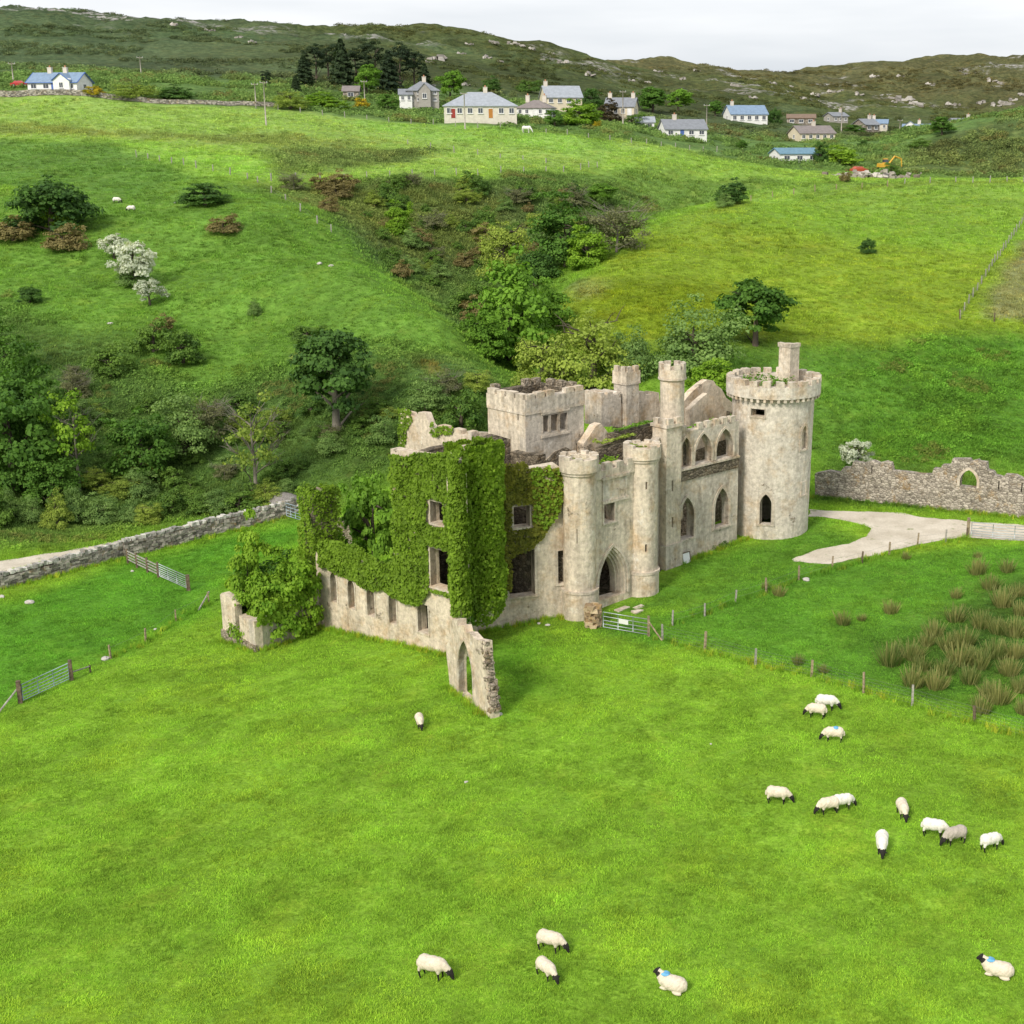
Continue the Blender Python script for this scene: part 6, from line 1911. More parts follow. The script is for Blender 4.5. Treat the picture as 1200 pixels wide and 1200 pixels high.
house('low white house tucked behind the long bungalow', 606, 650, 137, 126, 117, 372, -8, 'white', 'dull', True, (-.5, .5), 5, [(.1, 'white')], 7)
house('large house with a high pale slate roof and stone chimney gable', 631, 682, 124, 116, 100, 400, 14, 'cream', 'lightslate', False, (-.85,), 4, [], 10)
house('cream house with white chimney stacks beyond the copper tree', 709, 748, 137, 124, 114, 392, -10, 'cream', 'slate', False, (-.8, .8), 4, [(.7, 'white')], 7)
house('white cottage with grey slate roof on the brow of the fields', 772, 828, 161.5, 151, 139.5, 375, 14, 'white', 'slate', False, (-.4,), 4, [(-.2, 'blue')], 7)
house('white blue-roofed house high on the village slope', 849, 899, 144, 133, 123, 455, 12, 'white', 'blue', False, (-.75,), 5, [], 9)
house('cream gabled bungalow with a brown roof and white extension', 926, 978, 166, 158, 147, 412, 16, 'cream', 'dull', False, (.1,), 5, [], 9)
house('brown-roofed stone house behind the cream bungalow', 922, 957, 149, 144, 136, 480, -6, 'stone', 'brown', False, (), 3, [], 8)
house('small grey-roofed house between the brown roof and the blue roofs', 970, 990, 153, 147, 140, 500, 20, 'grey', 'slate', False, (.6,), 3, [], 7)
house('stone house with steep gable beside the far blue roof', 1007, 1024, 154.5, 147, 139, 470, 30, 'stone', 'slate', False, (.5,), 2, [], 7)
house('far house under a broad blue slate roof', 1020, 1042, 153, 148, 140, 478, -12, 'pale', 'blue', False, (-.6,), 3, [], 7)
house('white twin-gabled house at the end of the village', 1057, 1093, 160.5, 152, 145, 462, -12, 'white', 'blue', False, (.2,), 4, [], 8, porch=(-.45, 4.0, 4.6, 1.5, 'white'))
house('low white house half hidden behind the gorse hill', 1113, 1140, 154.5, 149, 144, 490, 10, 'white', 'slate', False, (.8,), 4, [], 7)
house('blue-roofed shed with a white gable down in the hollow', 904, 959, 193, 184, 176, 352, 14, 'white', 'teal', False, (), 3, [], 8, gable_win=True)
house('low stone shed by the pine belt', 405, 418, 124, 118, 114, 385, 5, 'stone', 'dull', False, (), 1, [], 5)
house('flat garden shed by the field gate under the cream house', 745, 766, 159, 156.5, 154, 384, 4, 'white', 'lightslate', False, (), 2, [], 4, gable_win=False)

# ------------------------------------------------------------------ vehicles
def car(label, u, v, y, rz, paintc, L_=4.2):
    x = at_y(u, v, y)[0]; z = hz(x, y)
    root = empty('parked_car', (x, y, z), rz); tag(root, label, 'car')
    mp_ = plain('car_paint', paintc, .3, .5, .03, 1)
    prof = [(-2.1, .45), (-2.05, .85), (-1.5, .95), (-1.0, 1.42), (.35, 1.45), (1.05, .98), (1.95, .85), (2.1, .5), (2.05, .3), (-2.05, .3)]
    V, fs = [], []
    for i, (a, b) in enumerate(prof):
        wd = .85 if b < 1.1 else .66
        V += [(a, -wd, b), (a, wd, b)]
    n = len(prof)
    for i in range(n):
        j = (i + 1) % n
        fs.append((2 * i, 2 * j, 2 * j + 1, 2 * i + 1))
    fs += [tuple(2 * i for i in reversed(range(n))), tuple(2 * i + 1 for i in range(n))]
    b_ = mesh_obj('body', V, fs, mp_); b_.parent = root
    for sg in (-1, 1):
        q = MB().add([(-1.25, sg * .80, .98), (.75, sg * .80, .98), (.25, sg * .69, 1.38), (-.95, sg * .69, 1.38)], [(0, 1, 2, 3)]).build('side_window', M_GLASS); q.parent = root
        h_ = MB().box((2.06, sg * .6, .66), (.08, .3, .14)).build('headlight', M_FRAME); h_.parent = root
        for wx in (-1.3, 1.3):
            w__ = MB().tube([(wx, sg * .72, .32), (wx, sg * .9, .32)], .32, 12).build('wheel', plain('tyre', (.03, .03, .03), .9), None); w__.parent = root
            r__ = MB().tube([(wx, sg * .88, .32), (wx, sg * .915, .32)], .19, 10).build('rim', M_GALV); r__.parent = w__
    return root
car('red car parked beside the blue-and-white cottage', 24, 104, 354, .2, (.45, .03, .03))
car('dark teal car parked at the white house wall', 655, 138, 362, .1, (.03, .13, .15))
car('small red car next to the dark teal one', 669, 139, 362, -.3, (.42, .06, .03))
def digger(u, v, y):
    x = at_y(u, v, y)[0]; z = hz(x, y)
    root = empty('digger', (x, y, z), .3); tag(root, 'yellow digger in the scrap yard behind the knoll', 'digger')
    yl = plain('digger_yellow', (.62, .36, .04), .5, .3, .1, 2); dk = plain('digger_dark', (.04, .04, .04), .8)
    for sg in (-1, 1):
        q = MB().box((0, sg * .9, .4), (3.0, .5, .8), 0, .05, .85).build('track', dk); q.parent = root
    q = MB().box((-.3, 0, 1.25), (2.6, 2.0, .9), 0, .04, .95).build('body', yl); q.parent = root
    c = MB().box((.4, .45, 2.2), (1.1, 1.0, 1.2), 0, .03, .9).build('cab', yl); c.parent = root
    g_ = MB().box((.4, .45, 2.25), (1.13, 1.03, .7), 0, 0, .95).build('cab_window', M_GLASS); g_.parent = c
    a_ = MB().tube([(.9, -.3, 1.5), (2.4, -.3, 3.3), (4.2, -.3, 2.7)], [.24, .22, .16], 6).build('boom', yl); a_.parent = root
    a2 = MB().tube([(4.2, -.3, 2.7), (4.4, -.3, .9)], [.15, .12], 6).build('dipper', yl); a2.parent = root
    b_ = MB().box((4.3, -.3, .55), (.8, .9, .7), .2, .08, .8).build('bucket', dk); b_.parent = root
digger(1036, 207, 348)
car('red car among the scrap behind the knoll', 1006, 214, 342, .4, (.45, .08, .04))
x, y, z = ground(1018, 210, 320)
hp2 = rubble_heap('scrap_heap', lambda i: (x + random.gauss(0, 4.5), y + random.gauss(0, 2), z + abs(random.gauss(0, .6))), 120, .8, mat_stones('scrap', (.18, .15, .12), (.70, .66, .60), .3))
tag(hp2, 'jumble of pale rubble and timber in the yard behind the knoll', 'rubble', None, 'stuff')

# ------------------------------------------------------------------ sheep
M_WOOL = None
def mat_wool():
    m = NT('wool', .95, .05)
    oi = m.n('ShaderNodeObjectInfo')
    p = m.pos('Object')
    c = m.mix(1.0, oi.outputs['Color'], m.ramp(m.noise(p, 9, 5, .7), [(.3, .78), (.7, 1.08)]), 'MULTIPLY')
    m.col(c); m.bump(m.noise(p, 22, 4, .7), .8, .03)
    return m.m
M_WOOL = mat_wool(); M_FACE = plain('black_face', (.025, .022, .02), .8, .2, .2, 8)
M_DYE = {'blue': plain('blue_dye', (.16, .42, .66), .9, .05, .2, 6), 'pink': plain('pink_dye', (.70, .38, .36), .9, .05, .2, 6)}
def blobs_mesh(name, blobs, vox):
    bm = bmesh.new()
    for c, r, rot in blobs:
        M4 = Matrix.Translation(c) @ Matrix.Rotation(rot, 4, 'Y') @ Matrix.Diagonal((*r, 1))
        bmesh.ops.create_icosphere(bm, subdivisions=3, radius=1, matrix=M4)
    me = bpy.data.meshes.new(name); bm.to_mesh(me); bm.free()
    o = bpy.data.objects.new(name, me); COL.objects.link(o)
    md = o.modifiers.new('r', 'REMESH'); md.mode = 'VOXEL'; md.voxel_size = vox
    ms = o.modifiers.new('s', 'SMOOTH'); ms.factor = .5; ms.iterations = 2
    dg = bpy.context.evaluated_depsgraph_get()
    out = bpy.data.meshes.new_from_object(o.evaluated_get(dg))
    bpy.data.objects.remove(o); bpy.data.meshes.remove(me)
    out.name = name
    return out
def limb_blobs(a, b, r0, r1, n=6):
    a, b = Vector(a), Vector(b)
    L_ = (b - a).length / n
    return [((a.lerp(b, i / n)), ((r0 + (r1 - r0) * i / n), (r0 + (r1 - r0) * i / n), max(L_ * .9, (r0 + (r1 - r0) * i / n))), 0) for i in range(n + 1)]
def sheep_mesh(pose):
    B = []
    if pose == 'lie':
        B += [((0, 0, .30), (.52, .31, .29), 0), ((-.25, 0, .30), (.34, .32, .30), 0), ((.28, 0, .34), (.30, .27, .28), 0)]
        B += [((.44, 0, .44), (.21, .19, .22), .6), ((.56, 0, .54), (.16, .14, .16), .4)]
        head = (.66, 0, .62); hd = (.79, 0, .53)
        B += [((.30, .18, .07), (.18, .06, .06), 0), ((.30, -.18, .07), (.18, .06, .06), 0), ((-.30, .24, .09), (.20, .08, .08), 0), ((-.30, -.24, .09), (.20, .08, .08), 0)]
    else:
        B += [((0, 0, .58), (.50, .26, .27), 0), ((-.26, 0, .59), (.28, .275, .28), 0), ((.26, 0, .57), (.27, .25, .27), 0)]
        for sx_, sy_ in ((.32, .13), (.28, -.13), (-.36, .14), (-.40, -.14)):
            hind = sx_ < 0
            B += limb_blobs((sx_, sy_, .45), (sx_ + (-.05 if hind else .0), sy_, .22), .09, .045, 4)
            B += limb_blobs((sx_ + (-.05 if hind else 0), sy_, .22), (sx_ + (0 if hind else .01), sy_, .03), .042, .034, 5)
        if pose == 'graze':
            B += limb_blobs((.42, 0, .58), (.66, .03, .34), .17, .11, 5)
            head = (.70, .03, .28); hd = (.76, .03, .12)
        else:
            B += limb_blobs((.40, 0, .66), (.58, 0, .86), .17, .11, 5)
            head = (.64, 0, .92); hd = (.80, 0, .84)
    B += limb_blobs(head, hd, .095, .055, 4)
    h_ = Vector(head)
    for sy_ in (-1, 1):
        B += [((h_.x - .04, h_.y + sy_ * .13, h_.z + .04), (.04, .085, .03), 0)]
    B += [((-.54, 0, .50 if pose != 'lie' else .25), (.06, .06, .14), 0)]
    me = blobs_mesh('sheep_body', B, .028)
    me.materials.clear(); me.materials.append(M_WOOL); me.materials.append(M_FACE)
    for p in me.polygons:
        c = p.center
        dark = (c - h_).length < .20 and (c.x > h_.x - .09) or (pose != 'lie' and c.z < .30 and abs(c.x) < .5) or (c - Vector(hd)).length < .15
        if abs(c.y - h_.y) > .09 and (c - h_).length < .24: dark = True
        if pose == 'lie' and c.z < .05: dark = c.x > .35
        p.material_index = 1 if dark else 0
    n = len(me.vertices); co = np.empty(n * 3, np.float32); me.vertices.foreach_get('co', co); co = co.reshape(-1, 3)
    k = .022 * (fbm(co[:, 0] * 11 + co[:, 2] * 7, co[:, 1] * 11 + co[:, 2] * 5, 3, 2))
    nr = np.empty(n * 3, np.float32); me.vertex_normals.foreach_get('vector', nr); nr = nr.reshape(-1, 3)
    wool = (co[:, 2] > .32) if pose != 'lie' else (co[:, 2] > .06)
    co += nr * (k * wool)[:, None]
    me.vertices.foreach_set('co', co.ravel()); me.shade_smooth()
    return me
SHM = {p: sheep_mesh(p) for p in ('graze', 'stand', 'lie')}
def dye_mesh(col):
    bm = bmesh.new()
    bmesh.ops.create_icosphere(bm, subdivisions=2, radius=1, matrix=Matrix.Diagonal((.17, .19, .05, 1)))
    me = bpy.data.meshes.new('dye_mark'); bm.to_mesh(me); bm.free(); me.materials.append(M_DYE[col]); me.shade_smooth()
    return me
DYM = {k: dye_mesh(k) for k in M_DYE}
CREAM, WHITE, GREY = (.72, .63, .50), (.80, .76, .68), (.45, .40, .34)
def sheep(label, u, v, deg, pose='graze', colr=CREAM, dye=None, sc_=1.05, dx=.15):
    x, y, z = ground(u, v)
    root = empty('sheep', (x, y, z), R(deg)); tag(root, label, 'sheep', 'grazing sheep'); root.scale = (sc_,) * 3
    b = new_obj('body', SHM[pose], root); b.color = (*colr, 1)
    if dye:
        d = new_obj('dye_mark', DYM[dye], root, (dx, 0, .822 if pose != 'lie' else .595))
    return root
sheep('cream sheep grazing broadside by itself near the pair with dark legs', 507, 1146, -18, 'graze', CREAM, None, 1.2)
sheep('long-backed sheep grazing just above the sheep with four dark legs showing', 645, 1114, -22, 'graze', CREAM, None, 1.1)
sheep('short-looking sheep with dark legs turned half away, below its grazing companion', 640, 1146, -50, 'graze', CREAM, None, 1.0)
sheep('resting sheep with a blue neck mark near the grazing pair', 788, 1160, 150, 'lie', CREAM, 'blue', 1.1, .3)
sheep('resting sheep with a wide pale-blue shoulder mark, off by itself', 1169, 1143, 155, 'lie', CREAM, 'blue', 1.1, .3)
sheep('single small sheep with its head down near the free-standing arch', 492, 852, -75, 'graze', CREAM, None, .95)
sheep('solitary sheep grazing broadside beside the overlapping pair', 911, 941, -10, 'graze', CREAM, None, 1.1)
sheep('front sheep of the overlapping pair, grazing', 971, 953, 195, 'graze', CREAM, None, 1.05)
sheep('rear sheep of the overlapping pair, whiter', 987, 949, 20, 'graze', WHITE, None, 1.05)
sheep('sheep with dark face turned to the viewer, its body end-on', 1057, 957, -88, 'graze', CREAM, None, 1.05)
sheep('very white sheep walking downhill with its head low', 1033, 998, -100, 'graze', WHITE, None, 1.15)
sheep('white sheep next to the grey-fleeced one', 1094, 980, -15, 'graze', WHITE, None, 1.1)
sheep('grey-fleeced sheep with dark legs between two white ones', 1119, 989, 200, 'graze', GREY, None, 1.1)
sheep('white sheep on the far side of the grey-fleeced one', 1160, 996, 25, 'graze', WHITE, None, 1.05)
sheep('sheep standing half behind another by the stock fence', 957, 841, 160, 'graze', CREAM, None, 1.05)
sheep('bright white sheep closest to the stock fence', 968, 832, -8, 'graze', WHITE, None, 1.15)
sheep('sheep with a faint blue back mark below the pair at the stock fence', 977, 869, 170, 'graze', CREAM, 'blue', 1.05, -.1)
for u, v, a, lb in [(137, 238, 0, 'tiny white sheep on the high hillside by the thicket'), (154, 248, 180, 'tiny pale sheep just below the other on the high hillside')]:
    sheep(lb, u, v, a, 'graze', WHITE, None, 1.1)
# white pony in the upper field
def pony():
    B = [((0, 0, 1.05), (.78, .30, .34), 0), ((-.5, 0, 1.1), (.38, .31, .35), 0), ((.5, 0, 1.08), (.36, .27, .36), 0)]
    for sx_, sy_ in ((.5, .17), (.46, -.17), (-.6, .18), (-.66, -.18)):
        B += limb_blobs((sx_, sy_, .95), (sx_ + (-.05 if sx_ < 0 else 0), sy_, .45), .14, .07, 5) + limb_blobs((sx_ + (-.05 if sx_ < 0 else 0), sy_, .45), (sx_, sy_, .04), .065, .06, 6)
    B += limb_blobs((.7, 0, 1.2), (1.15, 0, .62), .22, .13, 6) + limb_blobs((1.15, 0, .6), (1.32, 0, .18), .13, .075, 5)
    B += limb_blobs((-.85, 0, 1.2), (-.98, 0, .5), .08, .05, 6)
    me = blobs_mesh('pony_body', B, .05); me.materials.clear(); me.materials.append(plain('white_coat', (.72, .70, .66), .8, .1, .08, 4)); me.shade_smooth()
    x, y, z = ground(617, 156, 300)
    o = new_obj('pony', me, None, (x, y, z), R(-15), 1.15); tag(o, 'white pony grazing by the fence under the long bungalow', 'pony')
pony()

# ------------------------------------------------------------------ loose stones and outcrops
M_ROCK = mat_stones('pale_rock', (.24, .23, .21), (.52, .49, .45), .2)
M_CRAG = mat_stones('crag', (.20, .185, .165), (.50, .47, .43), .25)
def rock_mesh(seed, flat=.6):
    rng = random.Random(seed)
    bm = bmesh.new(); bmesh.ops.create_icosphere(bm, subdivisions=2, radius=.5)
    for v in bm.verts:
        n = float(fbm(np.array(v.co.x * 2.3 + seed), np.array(v.co.y * 2.3 + v.co.z * 1.7), seed, 3))
        v.co *= 1 + .55 * n
        v.co.z *= flat
        v.co.x = round(v.co.x * 5) / 5 * .5 + v.co.x * .5
    me = bpy.data.meshes.new('rock'); bm.to_mesh(me); bm.free(); me.materials.append(M_ROCK)
    return me
RM = [rock_mesh(i, .55 + .1 * (i % 3)) for i in range(6)]
for i, (u, v, wp, lb) in enumerate([(34, 707, 14, 'flat pale boulder lying in the pasture by the road wall'), (129, 380, 9, 'lone pale stone on the smooth hillside'), (375, 310, 9, 'pale stone on the hill shoulder'), (388, 312, 8, 'smaller pale stone beside the one on the hill shoulder'),
        (205, 238, 6, 'small pale stone under the field corner'), (2, 700, 10, 'pale stone at the foot of the road wall'), (124, 773, 14, 'whitish block lying by the first broken-line post'), (182, 738, 6, 'little pale stone in the pasture by the second post'), (546, 917, 6, 'tiny white stone in the open sheep field'),
        (945, 680, 12, 'white stone block by the drive fence'), (585, 838, 12, 'grey flat stone beside the free-standing arch'), (833, 872, 4, 'tiny pale stone in the open field'), (642, 733, 8, 'fallen stone at the foot of the front wall'), (632, 731, 6, 'small fallen stone near the gate tower'), (155, 670, 6, 'pale stone by the rail fence')]):
    x, y, z = ground(u, v); s = .8 * wp / scale_at(y, z)
    tag(new_obj('stone', RM[i % 6], None, (x, y, z + s * .1), i * 1.3, (s, s * .8, s * .8)), lb, 'stone')
def crag_mesh(seed):
    rng = random.Random(seed)
    mb = MB()
    for i in range(11):
        s_ = rng.uniform(.12, .34)
        M3 = Matrix.Rotation(rng.uniform(0, 6), 3, 'Z') @ Matrix.Rotation(rng.uniform(-.5, .5), 3, 'X') @ Matrix.Rotation(rng.uniform(-.4, .4), 3, 'Y')
        mb.box((rng.gauss(0, .26), rng.gauss(0, .16), rng.uniform(-.08, .10)), (s_ * rng.uniform(1, 1.8), s_, s_ * rng.uniform(.5, 1.1)), rot=M3, jit=s_ * .16, taper=.75)
    me = bpy.data.meshes.new('rock_outcrop'); me.from_pydata(mb.v, [], mb.f); me.materials.append(M_CRAG)
    return me
CM = [crag_mesh(200 + i) for i in range(7)]
oc = [(503, 73), (512, 69), (570, 68), (586, 72), (600, 52), (611, 54), (623, 58), (540, 63), (636, 70), (690, 88), (702, 82), (740, 95), (758, 97), (646, 64), (549, 52), (506, 101), (545, 100), (578, 50), (660, 74), (430, 60), (204, 30), (245, 36), (280, 44), (295, 50),
      (862, 101), (905, 98), (940, 116), (955, 112), (975, 108), (985, 107), (1005, 111), (1045, 115), (1060, 118), (1070, 123), (1048, 120), (1115, 123), (1150, 120), (1165, 124), (1178, 122), (1188, 118), (1195, 111), (1025, 91), (1056, 90), (1130, 88), (1160, 95), (1174, 98), (882, 115), (925, 102), (1090, 100), (770, 84), (800, 92), (815, 84)]
for i, (u, v) in enumerate(oc):
    x, y, z = ground(u, v, 420)
    s = random.uniform(7, 15) / scale_at(y, z)
    if (u, v) in ((1060, 118), (1165, 124), (1178, 122), (1150, 120), (512, 69), (1070, 123)): s *= 1.6
    o = new_obj('rock_outcrop', CM[i % 7], None, (x, y, z), i * .9, (s * 1.1, s * .9, s * 1.0))
    tag(o, 'pale rock outcrop on the brown ridge behind the village' if u > 780 else 'pale rock outcrop on the heathery hill behind the houses', 'rock', 'rock outcrops of the brown ridge' if u > 780 else 'rock outcrops of the heathery hill')

# ------------------------------------------------------------------ rushes
def rush_mesh(seed, n=220):
    rng = np.random.default_rng(seed)
    a = rng.uniform(0, 6.28, n); r = rng.random(n) ** .6 * .28
    b0 = np.stack([r * np.cos(a), r * np.sin(a), np.zeros(n)], 1)
    ln = rng.uniform(.35, 1.0, n) * (1 - r)
    dirs = np.stack([np.cos(a) * (r * 1.6 + rng.normal(0, .12, n)), np.sin(a) * (r * 1.6 + rng.normal(0, .12, n)), np.ones(n)], 1)
    tip = b0 + dirs * ln[:, None]
    t = np.stack([-np.sin(a + rng.normal(0, 1, n)), np.cos(a), np.zeros(n)], 1) * .016
    V = np.empty((n, 4, 3)); V[:, 0] = b0 - t; V[:, 1] = b0 + t; V[:, 2] = tip + t * .3; V[:, 3] = tip - t * .3
    return leaf_mesh('rush_blades', V.reshape(-1, 3), LF['rush'], np.clip(rng.normal(.5, .25, n), 0, 1))
RSH = [rush_mesh(50 + i) for i in range(4)]
rs = [(913, 698, 14), (897, 690, 10), (988, 731, 18), (1010, 727, 10), (1043, 778, 30), (1068, 772, 26), (1095, 745, 22), (1086, 756, 18), (1125, 778, 30), (1130, 756, 26), (1070, 803, 28), (1096, 806, 26), (1108, 790, 22), (1148, 782, 26), (1170, 823, 28), (1158, 815, 22), (1150, 834, 24), (1190, 745, 26), (1150, 735, 24), (1175, 710, 26), (1193, 698, 18), (1145, 672, 22), (1165, 770, 26), (1043, 718, 18), (935, 778, 14), (965, 788, 12), (1145, 653, 9), (1195, 810, 22), (1182, 790, 24), (1120, 728, 22), (1062, 655, 11), (1190, 770, 24), (1110, 760, 22), (1136, 800, 24), (1160, 690, 20), (1180, 670, 18), (1196, 720, 20), (1080, 785, 20), (1200, 835, 24), (1120, 700, 14), (1170, 742, 22)]
for i, (u, v, wp) in enumerate(rs):
    x, y, z = ground(u, v); s = wp * 1.15 / scale_at(y, z)
    tag(new_obj('rush_tussock', RSH[i % 4], None, (x, y, z - .03), i * 1.1, (s * 1.25, s * 1.25, s * .95)), ('large ' if wp > 25 else ('small ' if wp < 20 else '')) + 'straw-tipped rush tussock in the wet corner of the field' if u > 1030 else 'small rush tussock standing apart near the drive fence', 'rushes', 'rush tussocks of the wet corner' if u > 1030 else 'scattered rush tussocks')
# ------------------------------------------------------------------ turf and rough herbage (uncountable)
def scatter(name, pts, cov, scl, src, seed=0):
    """a cloud of rooted clumps: vertices carry colour and size, geometry nodes set the clumps on them"""
    me = bpy.data.meshes.new(name)
    me.vertices.add(len(pts)); me.vertices.foreach_set('co', np.asarray(pts, np.float32).ravel())
    a = me.attributes.new('tint', 'FLOAT_VECTOR', 'POINT'); a.data.foreach_set('vector', np.asarray(cov, np.float32).ravel())
    a = me.attributes.new('size', 'FLOAT', 'POINT'); a.data.foreach_set('value', np.asarray(scl, np.float32))
    rng = np.random.default_rng(seed)
    a = me.attributes.new('turn', 'FLOAT', 'POINT'); a.data.foreach_set('value', rng.uniform(0, 6.28, len(pts)).astype(np.float32))
    o = bpy.data.objects.new(name, me); COL.objects.link(o)
    g = bpy.data.node_groups.new(name, 'GeometryNodeTree')
    g.interface.new_socket('Geometry', in_out='INPUT', socket_type='NodeSocketGeometry')
    g.interface.new_socket('Geometry', in_out='OUTPUT', socket_type='NodeSocketGeometry')
    gi, go_ = g.nodes.new('NodeGroupInput'), g.nodes.new('NodeGroupOutput')
    mtp = g.nodes.new('GeometryNodeMeshToPoints')
    ip = g.nodes.new('GeometryNodeInstanceOnPoints')
    ob = g.nodes.new('GeometryNodeObjectInfo'); ob.inputs['Object'].default_value = src; ob.transform_space = 'ORIGINAL'
    ob.inputs['As Instance'].default_value = True
    n1 = g.nodes.new('GeometryNodeInputNamedAttribute'); n1.data_type = 'FLOAT'; n1.inputs['Name'].default_value = 'size'
    n2 = g.nodes.new('GeometryNodeInputNamedAttribute'); n2.data_type = 'FLOAT'; n2.inputs['Name'].default_value = 'turn'
    cx = g.nodes.new('ShaderNodeCombineXYZ')
    g.links.new(gi.outputs[0], mtp.inputs['Mesh'])
    g.links.new(mtp.outputs[0], ip.inputs['Points'])
    g.links.new(ob.outputs['Geometry'], ip.inputs['Instance'])
    g.links.new(n2.outputs[0], cx.inputs['Z'])
    g.links.new(cx.outputs[0], ip.inputs['Rotation'])
    g.links.new(n1.outputs[0], ip.inputs['Scale'])
    g.links.new(ip.outputs[0], go_.inputs[0])
    md = o.modifiers.new('clumps', 'NODES'); md.node_group = g
    tag(o, kind='stuff')
    return o
def mat_blade(name, gain=1.15):
    m = NT(name, .8, .15)
    at = m.n('ShaderNodeAttribute', attribute_name='tint', attribute_type='INSTANCER')
    tn = m.n('ShaderNodeAttribute', attribute_name='tone')
    c = m.mix(1.0, at.outputs['Color'], m.ramp(tn.outputs['Fac'], [(0, (.62 * gain, .72 * gain, .6 * gain)), (1, (1.35 * gain, 1.2 * gain, 1.1 * gain))]), 'MULTIPLY')
    m.col(c)
    tr = m.n('ShaderNodeBsdfTranslucent'); m.l(c, tr.inputs['Color'])
    ms_ = m.n('ShaderNodeMixShader'); ms_.inputs[0].default_value = .4
    m.l(m.b.outputs[0], ms_.inputs[1]); m.l(tr.outputs[0], ms_.inputs[2]); m.l(ms_.outputs[0], m.out.inputs[0])
    return m.m
M_BLADE = mat_blade('grass_blade', 1.45)
def tuft_src(name, n, rad, hh, wd, seed, droop=.5, mat=None):
    rng = np.random.default_rng(seed)
    a = rng.uniform(0, 6.28, n); r = np.sqrt(rng.random(n)) * rad
    b0 = np.stack([r * np.cos(a), r * np.sin(a), np.full(n, -.02)], 1)
    ln = rng.uniform(.5, 1.0, n) * hh
    az = rng.uniform(0, 6.28, n)
    out = np.stack([np.cos(az), np.sin(az), np.zeros(n)], 1)
    tip = b0 + out * (ln * rng.uniform(.2, 1.0, n) * droop)[:, None] + np.array([0, 0, 1]) * ln[:, None]
    t = np.stack([-np.sin(az), np.cos(az), np.zeros(n)], 1) * wd * .5
    V = np.empty((n, 4, 3)); V[:, 0] = b0 - t; V[:, 1] = b0 + t; V[:, 2] = tip + t * .25; V[:, 3] = tip - t * .25
    me = leaf_mesh(name, V.reshape(-1, 3), mat or M_BLADE, np.clip(rng.normal(.5, .25, n), 0, 1))
    return bpy.data.objects.new(name, me)          # kept out of the scene: only a source
def leafy_src(name, n, rad, hh, leaf, seed):
    rng = np.random.default_rng(seed)
    d = rng.normal(0, 1, (n, 3)); d /= np.linalg.norm(d, axis=1)[:, None]; d[:, 2] = np.abs(d[:, 2])
    C = d * np.array([rad, rad, hh]) * rng.uniform(.6, 1.1, n)[:, None]
    V = leaf_quads(rng, C, d.copy(), leaf, .3)
    me = leaf_mesh(name, V, M_BLADE, np.clip(rng.normal(.5, .25, n), 0, 1))
    return bpy.data.objects.new(name, me)
def area_pts(n, y0, y1, seed, pw=1.0):
    """points over the wedge of land in and just beyond the view"""
    rng = np.random.default_rng(seed)
    y = y0 + (y1 - y0) * rng.random(n) ** pw
    xl, xr = -.50 * y - 6, .33 * y + 6
    x = xl + (xr - xl) * rng.random(n)
    return x, y, rng
# keep growth off the drive, the road and the castle floors
NO = [gpoly(drv), gpoly(rd, ymin=95)]
CAST = [(p.x, p.y) for p in (Vector(W1.p0), Vector(C0), Vector(C1), Vector(W3.p1), DETL.c - DB * 1.0, DETR.c - DB * 1.0, pc + DA * 1.9, BC + Vector((-2, -2)), BC + Vector((2.6, 1.5)), BC + DB * 6, pL + DA * 12 + DB * 4, Vector(W1.p0) + DA * 7)]
def clear_of(x, y, also=()):
    ok = np.ones(x.shape, bool)
    for pl in NO + [CAST] + list(also): ok &= poly_sd(x, y, pl) < .05
    for wl, th in ((WX, .8), (WQ, .7), (WO1, .6), (WO2, .6)):
        P_ = [wl.pos(0, 0, 0)[:2], wl.pos(wl.L, 0, 0)[:2], wl.pos(wl.L, 0, th)[:2], wl.pos(0, 0, th)[:2]]
        ok &= poly_sd(x, y, P_) < .05
    return ok
def tint(x, y, rng, k=.16):
    c, rg = cover_at(x, y)
    f = (1 + .35 * fbm(x / 3.2, y / 3.2, 5, 4) + .25 * fbm(x / .9, y / .9, 6, 2) + np.clip(rng.normal(0, k, len(x)), -.35, .3))[:, None]
    yel = np.clip(fbm(x / 5, y / 5, 77, 4), 0, 1)[:, None]
    return np.clip(c * f * (1 + yel * np.array([.32, .08, .0])), .004, .9), rg
gx, gy, rng = area_pts(330000, 38, 150, 11, 1.15)
ok = clear_of(gx, gy)
gx, gy = gx[ok], gy[ok]
gt_, rg_ = tint(gx, gy, rng)
sz_ = rng.uniform(.55, 1.35, len(gx)) * (1 + .55 * fbm(gx / 1.7, gy / 1.7, 15, 3)) * np.clip(.8 + gy / 260, .8, 1.5)
half = rng.random(len(gx)) < .5
for k, msk in enumerate((half, ~half)):
    scatter('grass', np.stack([gx, gy, hzv(gx, gy)], 1)[msk], gt_[msk], sz_[msk], tuft_src('grass_tuft', 12, .18, .085, .034, 70 + k, 1.9), k)
# longer grass on the hillsides
gx, gy, rng = area_pts(170000, 118, 345, 12, 1.2)
ok = clear_of(gx, gy)
gx, gy = gx[ok], gy[ok]
gt_, rg_ = tint(gx, gy, rng, .2)
keep = rng.random(len(gx)) < .45 + .55 * rg_
gx, gy, gt_, rg_ = gx[keep], gy[keep], gt_[keep], rg_[keep]
sz_ = rng.uniform(.5, 1.3, len(gx)) * (.7 + .9 * rg_) * np.clip(gy / 190, .8, 1.6) * (1 + .5 * fbm(gx / 6, gy / 6, 18, 3))
scatter('rough_grass', np.stack([gx, gy, hzv(gx, gy)], 1), gt_, np.clip(sz_, .2, 3), tuft_src('rough_tuft', 14, .35, .24, .06, 80, 1.4), 3)
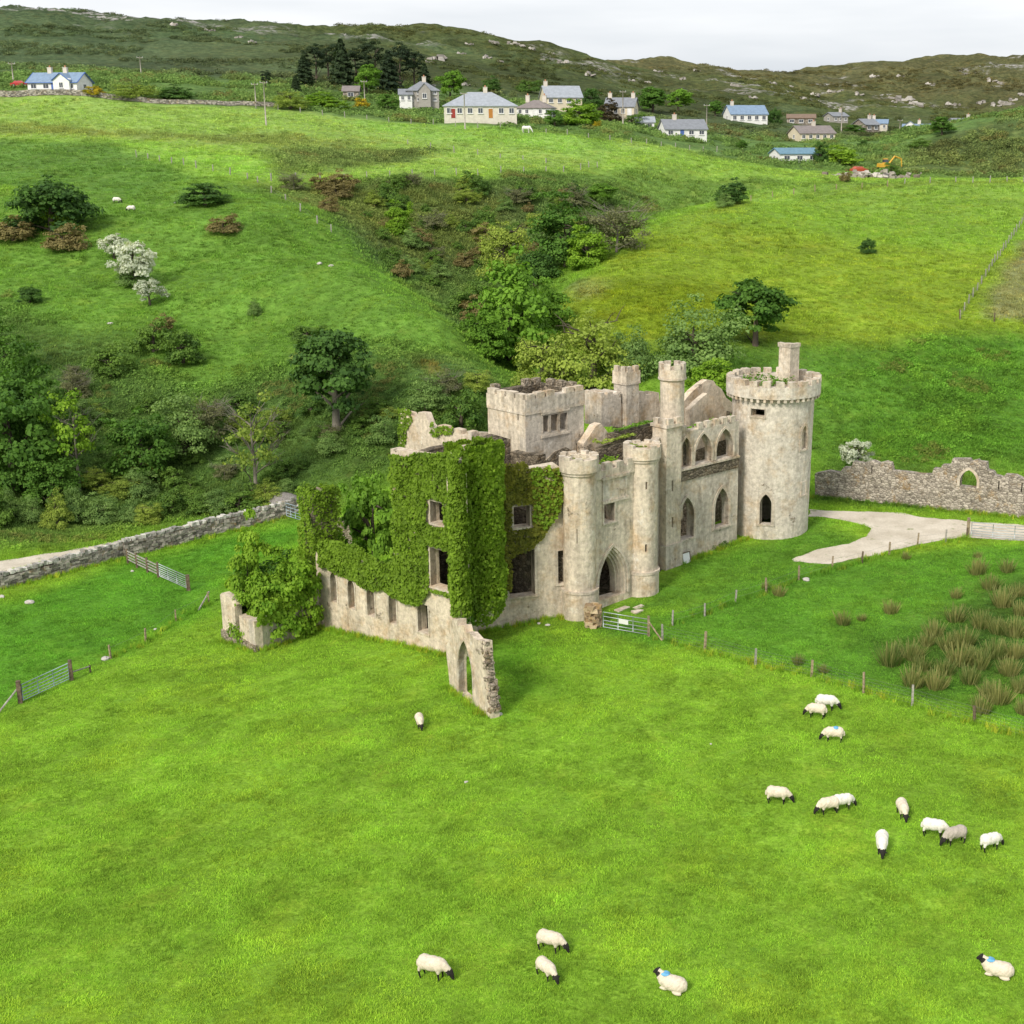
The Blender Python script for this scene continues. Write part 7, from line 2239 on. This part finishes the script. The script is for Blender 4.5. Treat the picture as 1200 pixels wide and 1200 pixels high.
# low leafy herbage: bramble, bracken and heath on the rough ground
gx, gy, rng = area_pts(95000, 112, 430, 13, 1.1)
c_, rg_ = cover_at(gx, gy)
pat = fbm(gx / 9, gy / 9, 27, 4)
keep = (rg_ > .55) & (pat > .0 - .25 * (rg_ - .6)) & clear_of(gx, gy)
gx, gy, pat, rg_ = gx[keep], gy[keep], pat[keep], rg_[keep]
tn, _ = tint(gx, gy, rng, .22)
kind_ = vnoise(gx / 4.5, gy / 4.5, 99)
tn = np.where((kind_ > .80)[:, None], tn * .55 + np.array((.17, .14, .05)) * .45, tn * np.where(kind_ < .4, .95, np.where(tn[:, 1] < .2, 1.35, 1.02))[:, None])
sz_ = rng.uniform(.35, 1.1, len(gx)) * np.clip(gy / 170, .8, 2.6) * (1 + .5 * pat)
for k in range(2):
    msk = (np.arange(len(gx)) % 2) == k
    scatter('bramble_and_bracken', np.stack([gx, gy, hzv(gx, gy)], 1)[msk], tn[msk], sz_[msk], leafy_src('herbage', 46, .6, .48, .17, 85 + k), 5 + k)
# rank grass at the foot of walls and fences
rng = np.random.default_rng(44)
pts = []
def along(p0, p1, n, spread):
    t = rng.random(n)
    p0, p1 = np.array(p0[:2]), np.array(p1[:2])
    q = p0 + (p1 - p0) * t[:, None] + rng.normal(0, spread, (n, 2))
    pts.append(q)
for wl in (W1, W3, WX, WQ, WO1, WO2, WA):
    along(wl.pos(0, 0, -.25), wl.pos(wl.L, 0, -.25), int(wl.L * 14), .18)
for px in ([(776, 750), (885, 779), (951, 793), (1069, 827), (1142, 848), (1290, 888)], [(788, 733), (862, 706), (936, 680), (1042, 650), (1133, 631)], [(-70, 709), (62, 677), (144, 655), (262, 626), (345, 603)], [(130, 772), (171, 753), (206, 728), (245, 708)]):
    q = [ground(u, v)[:2] for u, v in px]
    for a, b in zip(q, q[1:]): along(a, b, int(math.dist(a, b) * 9), .22)
q = np.concatenate(pts)
c_, _ = cover_at(q[:, 0], q[:, 1])
tn = np.clip(c_ * rng.uniform(.7, 1.15, len(q))[:, None] * (1 + (rng.random(len(q)) < .25)[:, None] * np.array([.7, .15, .3])), 0.004, 1)
scatter('rank_grass', np.stack([q[:, 0], q[:, 1], hzv(q[:, 0], q[:, 1])], 1), tn, rng.uniform(.6, 1.5, len(q)), tuft_src('rank_tuft', 18, .16, .34, .03, 91, .7), 9)
# dark gorse and heather patches on the hills behind the village
gx, gy, rng = area_pts(26000, 425, 800, 17, .9)
pat = fbm(gx / 34, gy / 22, 63, 4)
keep = pat > .12
gx, gy, pat = gx[keep], gy[keep], pat[keep]
tn, _ = tint(gx, gy, rng, .2)
scatter('heather', np.stack([gx, gy, hzv(gx, gy)], 1), tn * .8, rng.uniform(.8, 2.4, len(gx)), leafy_src('heather_clump', 40, .7, .5, .22, 95), 12)
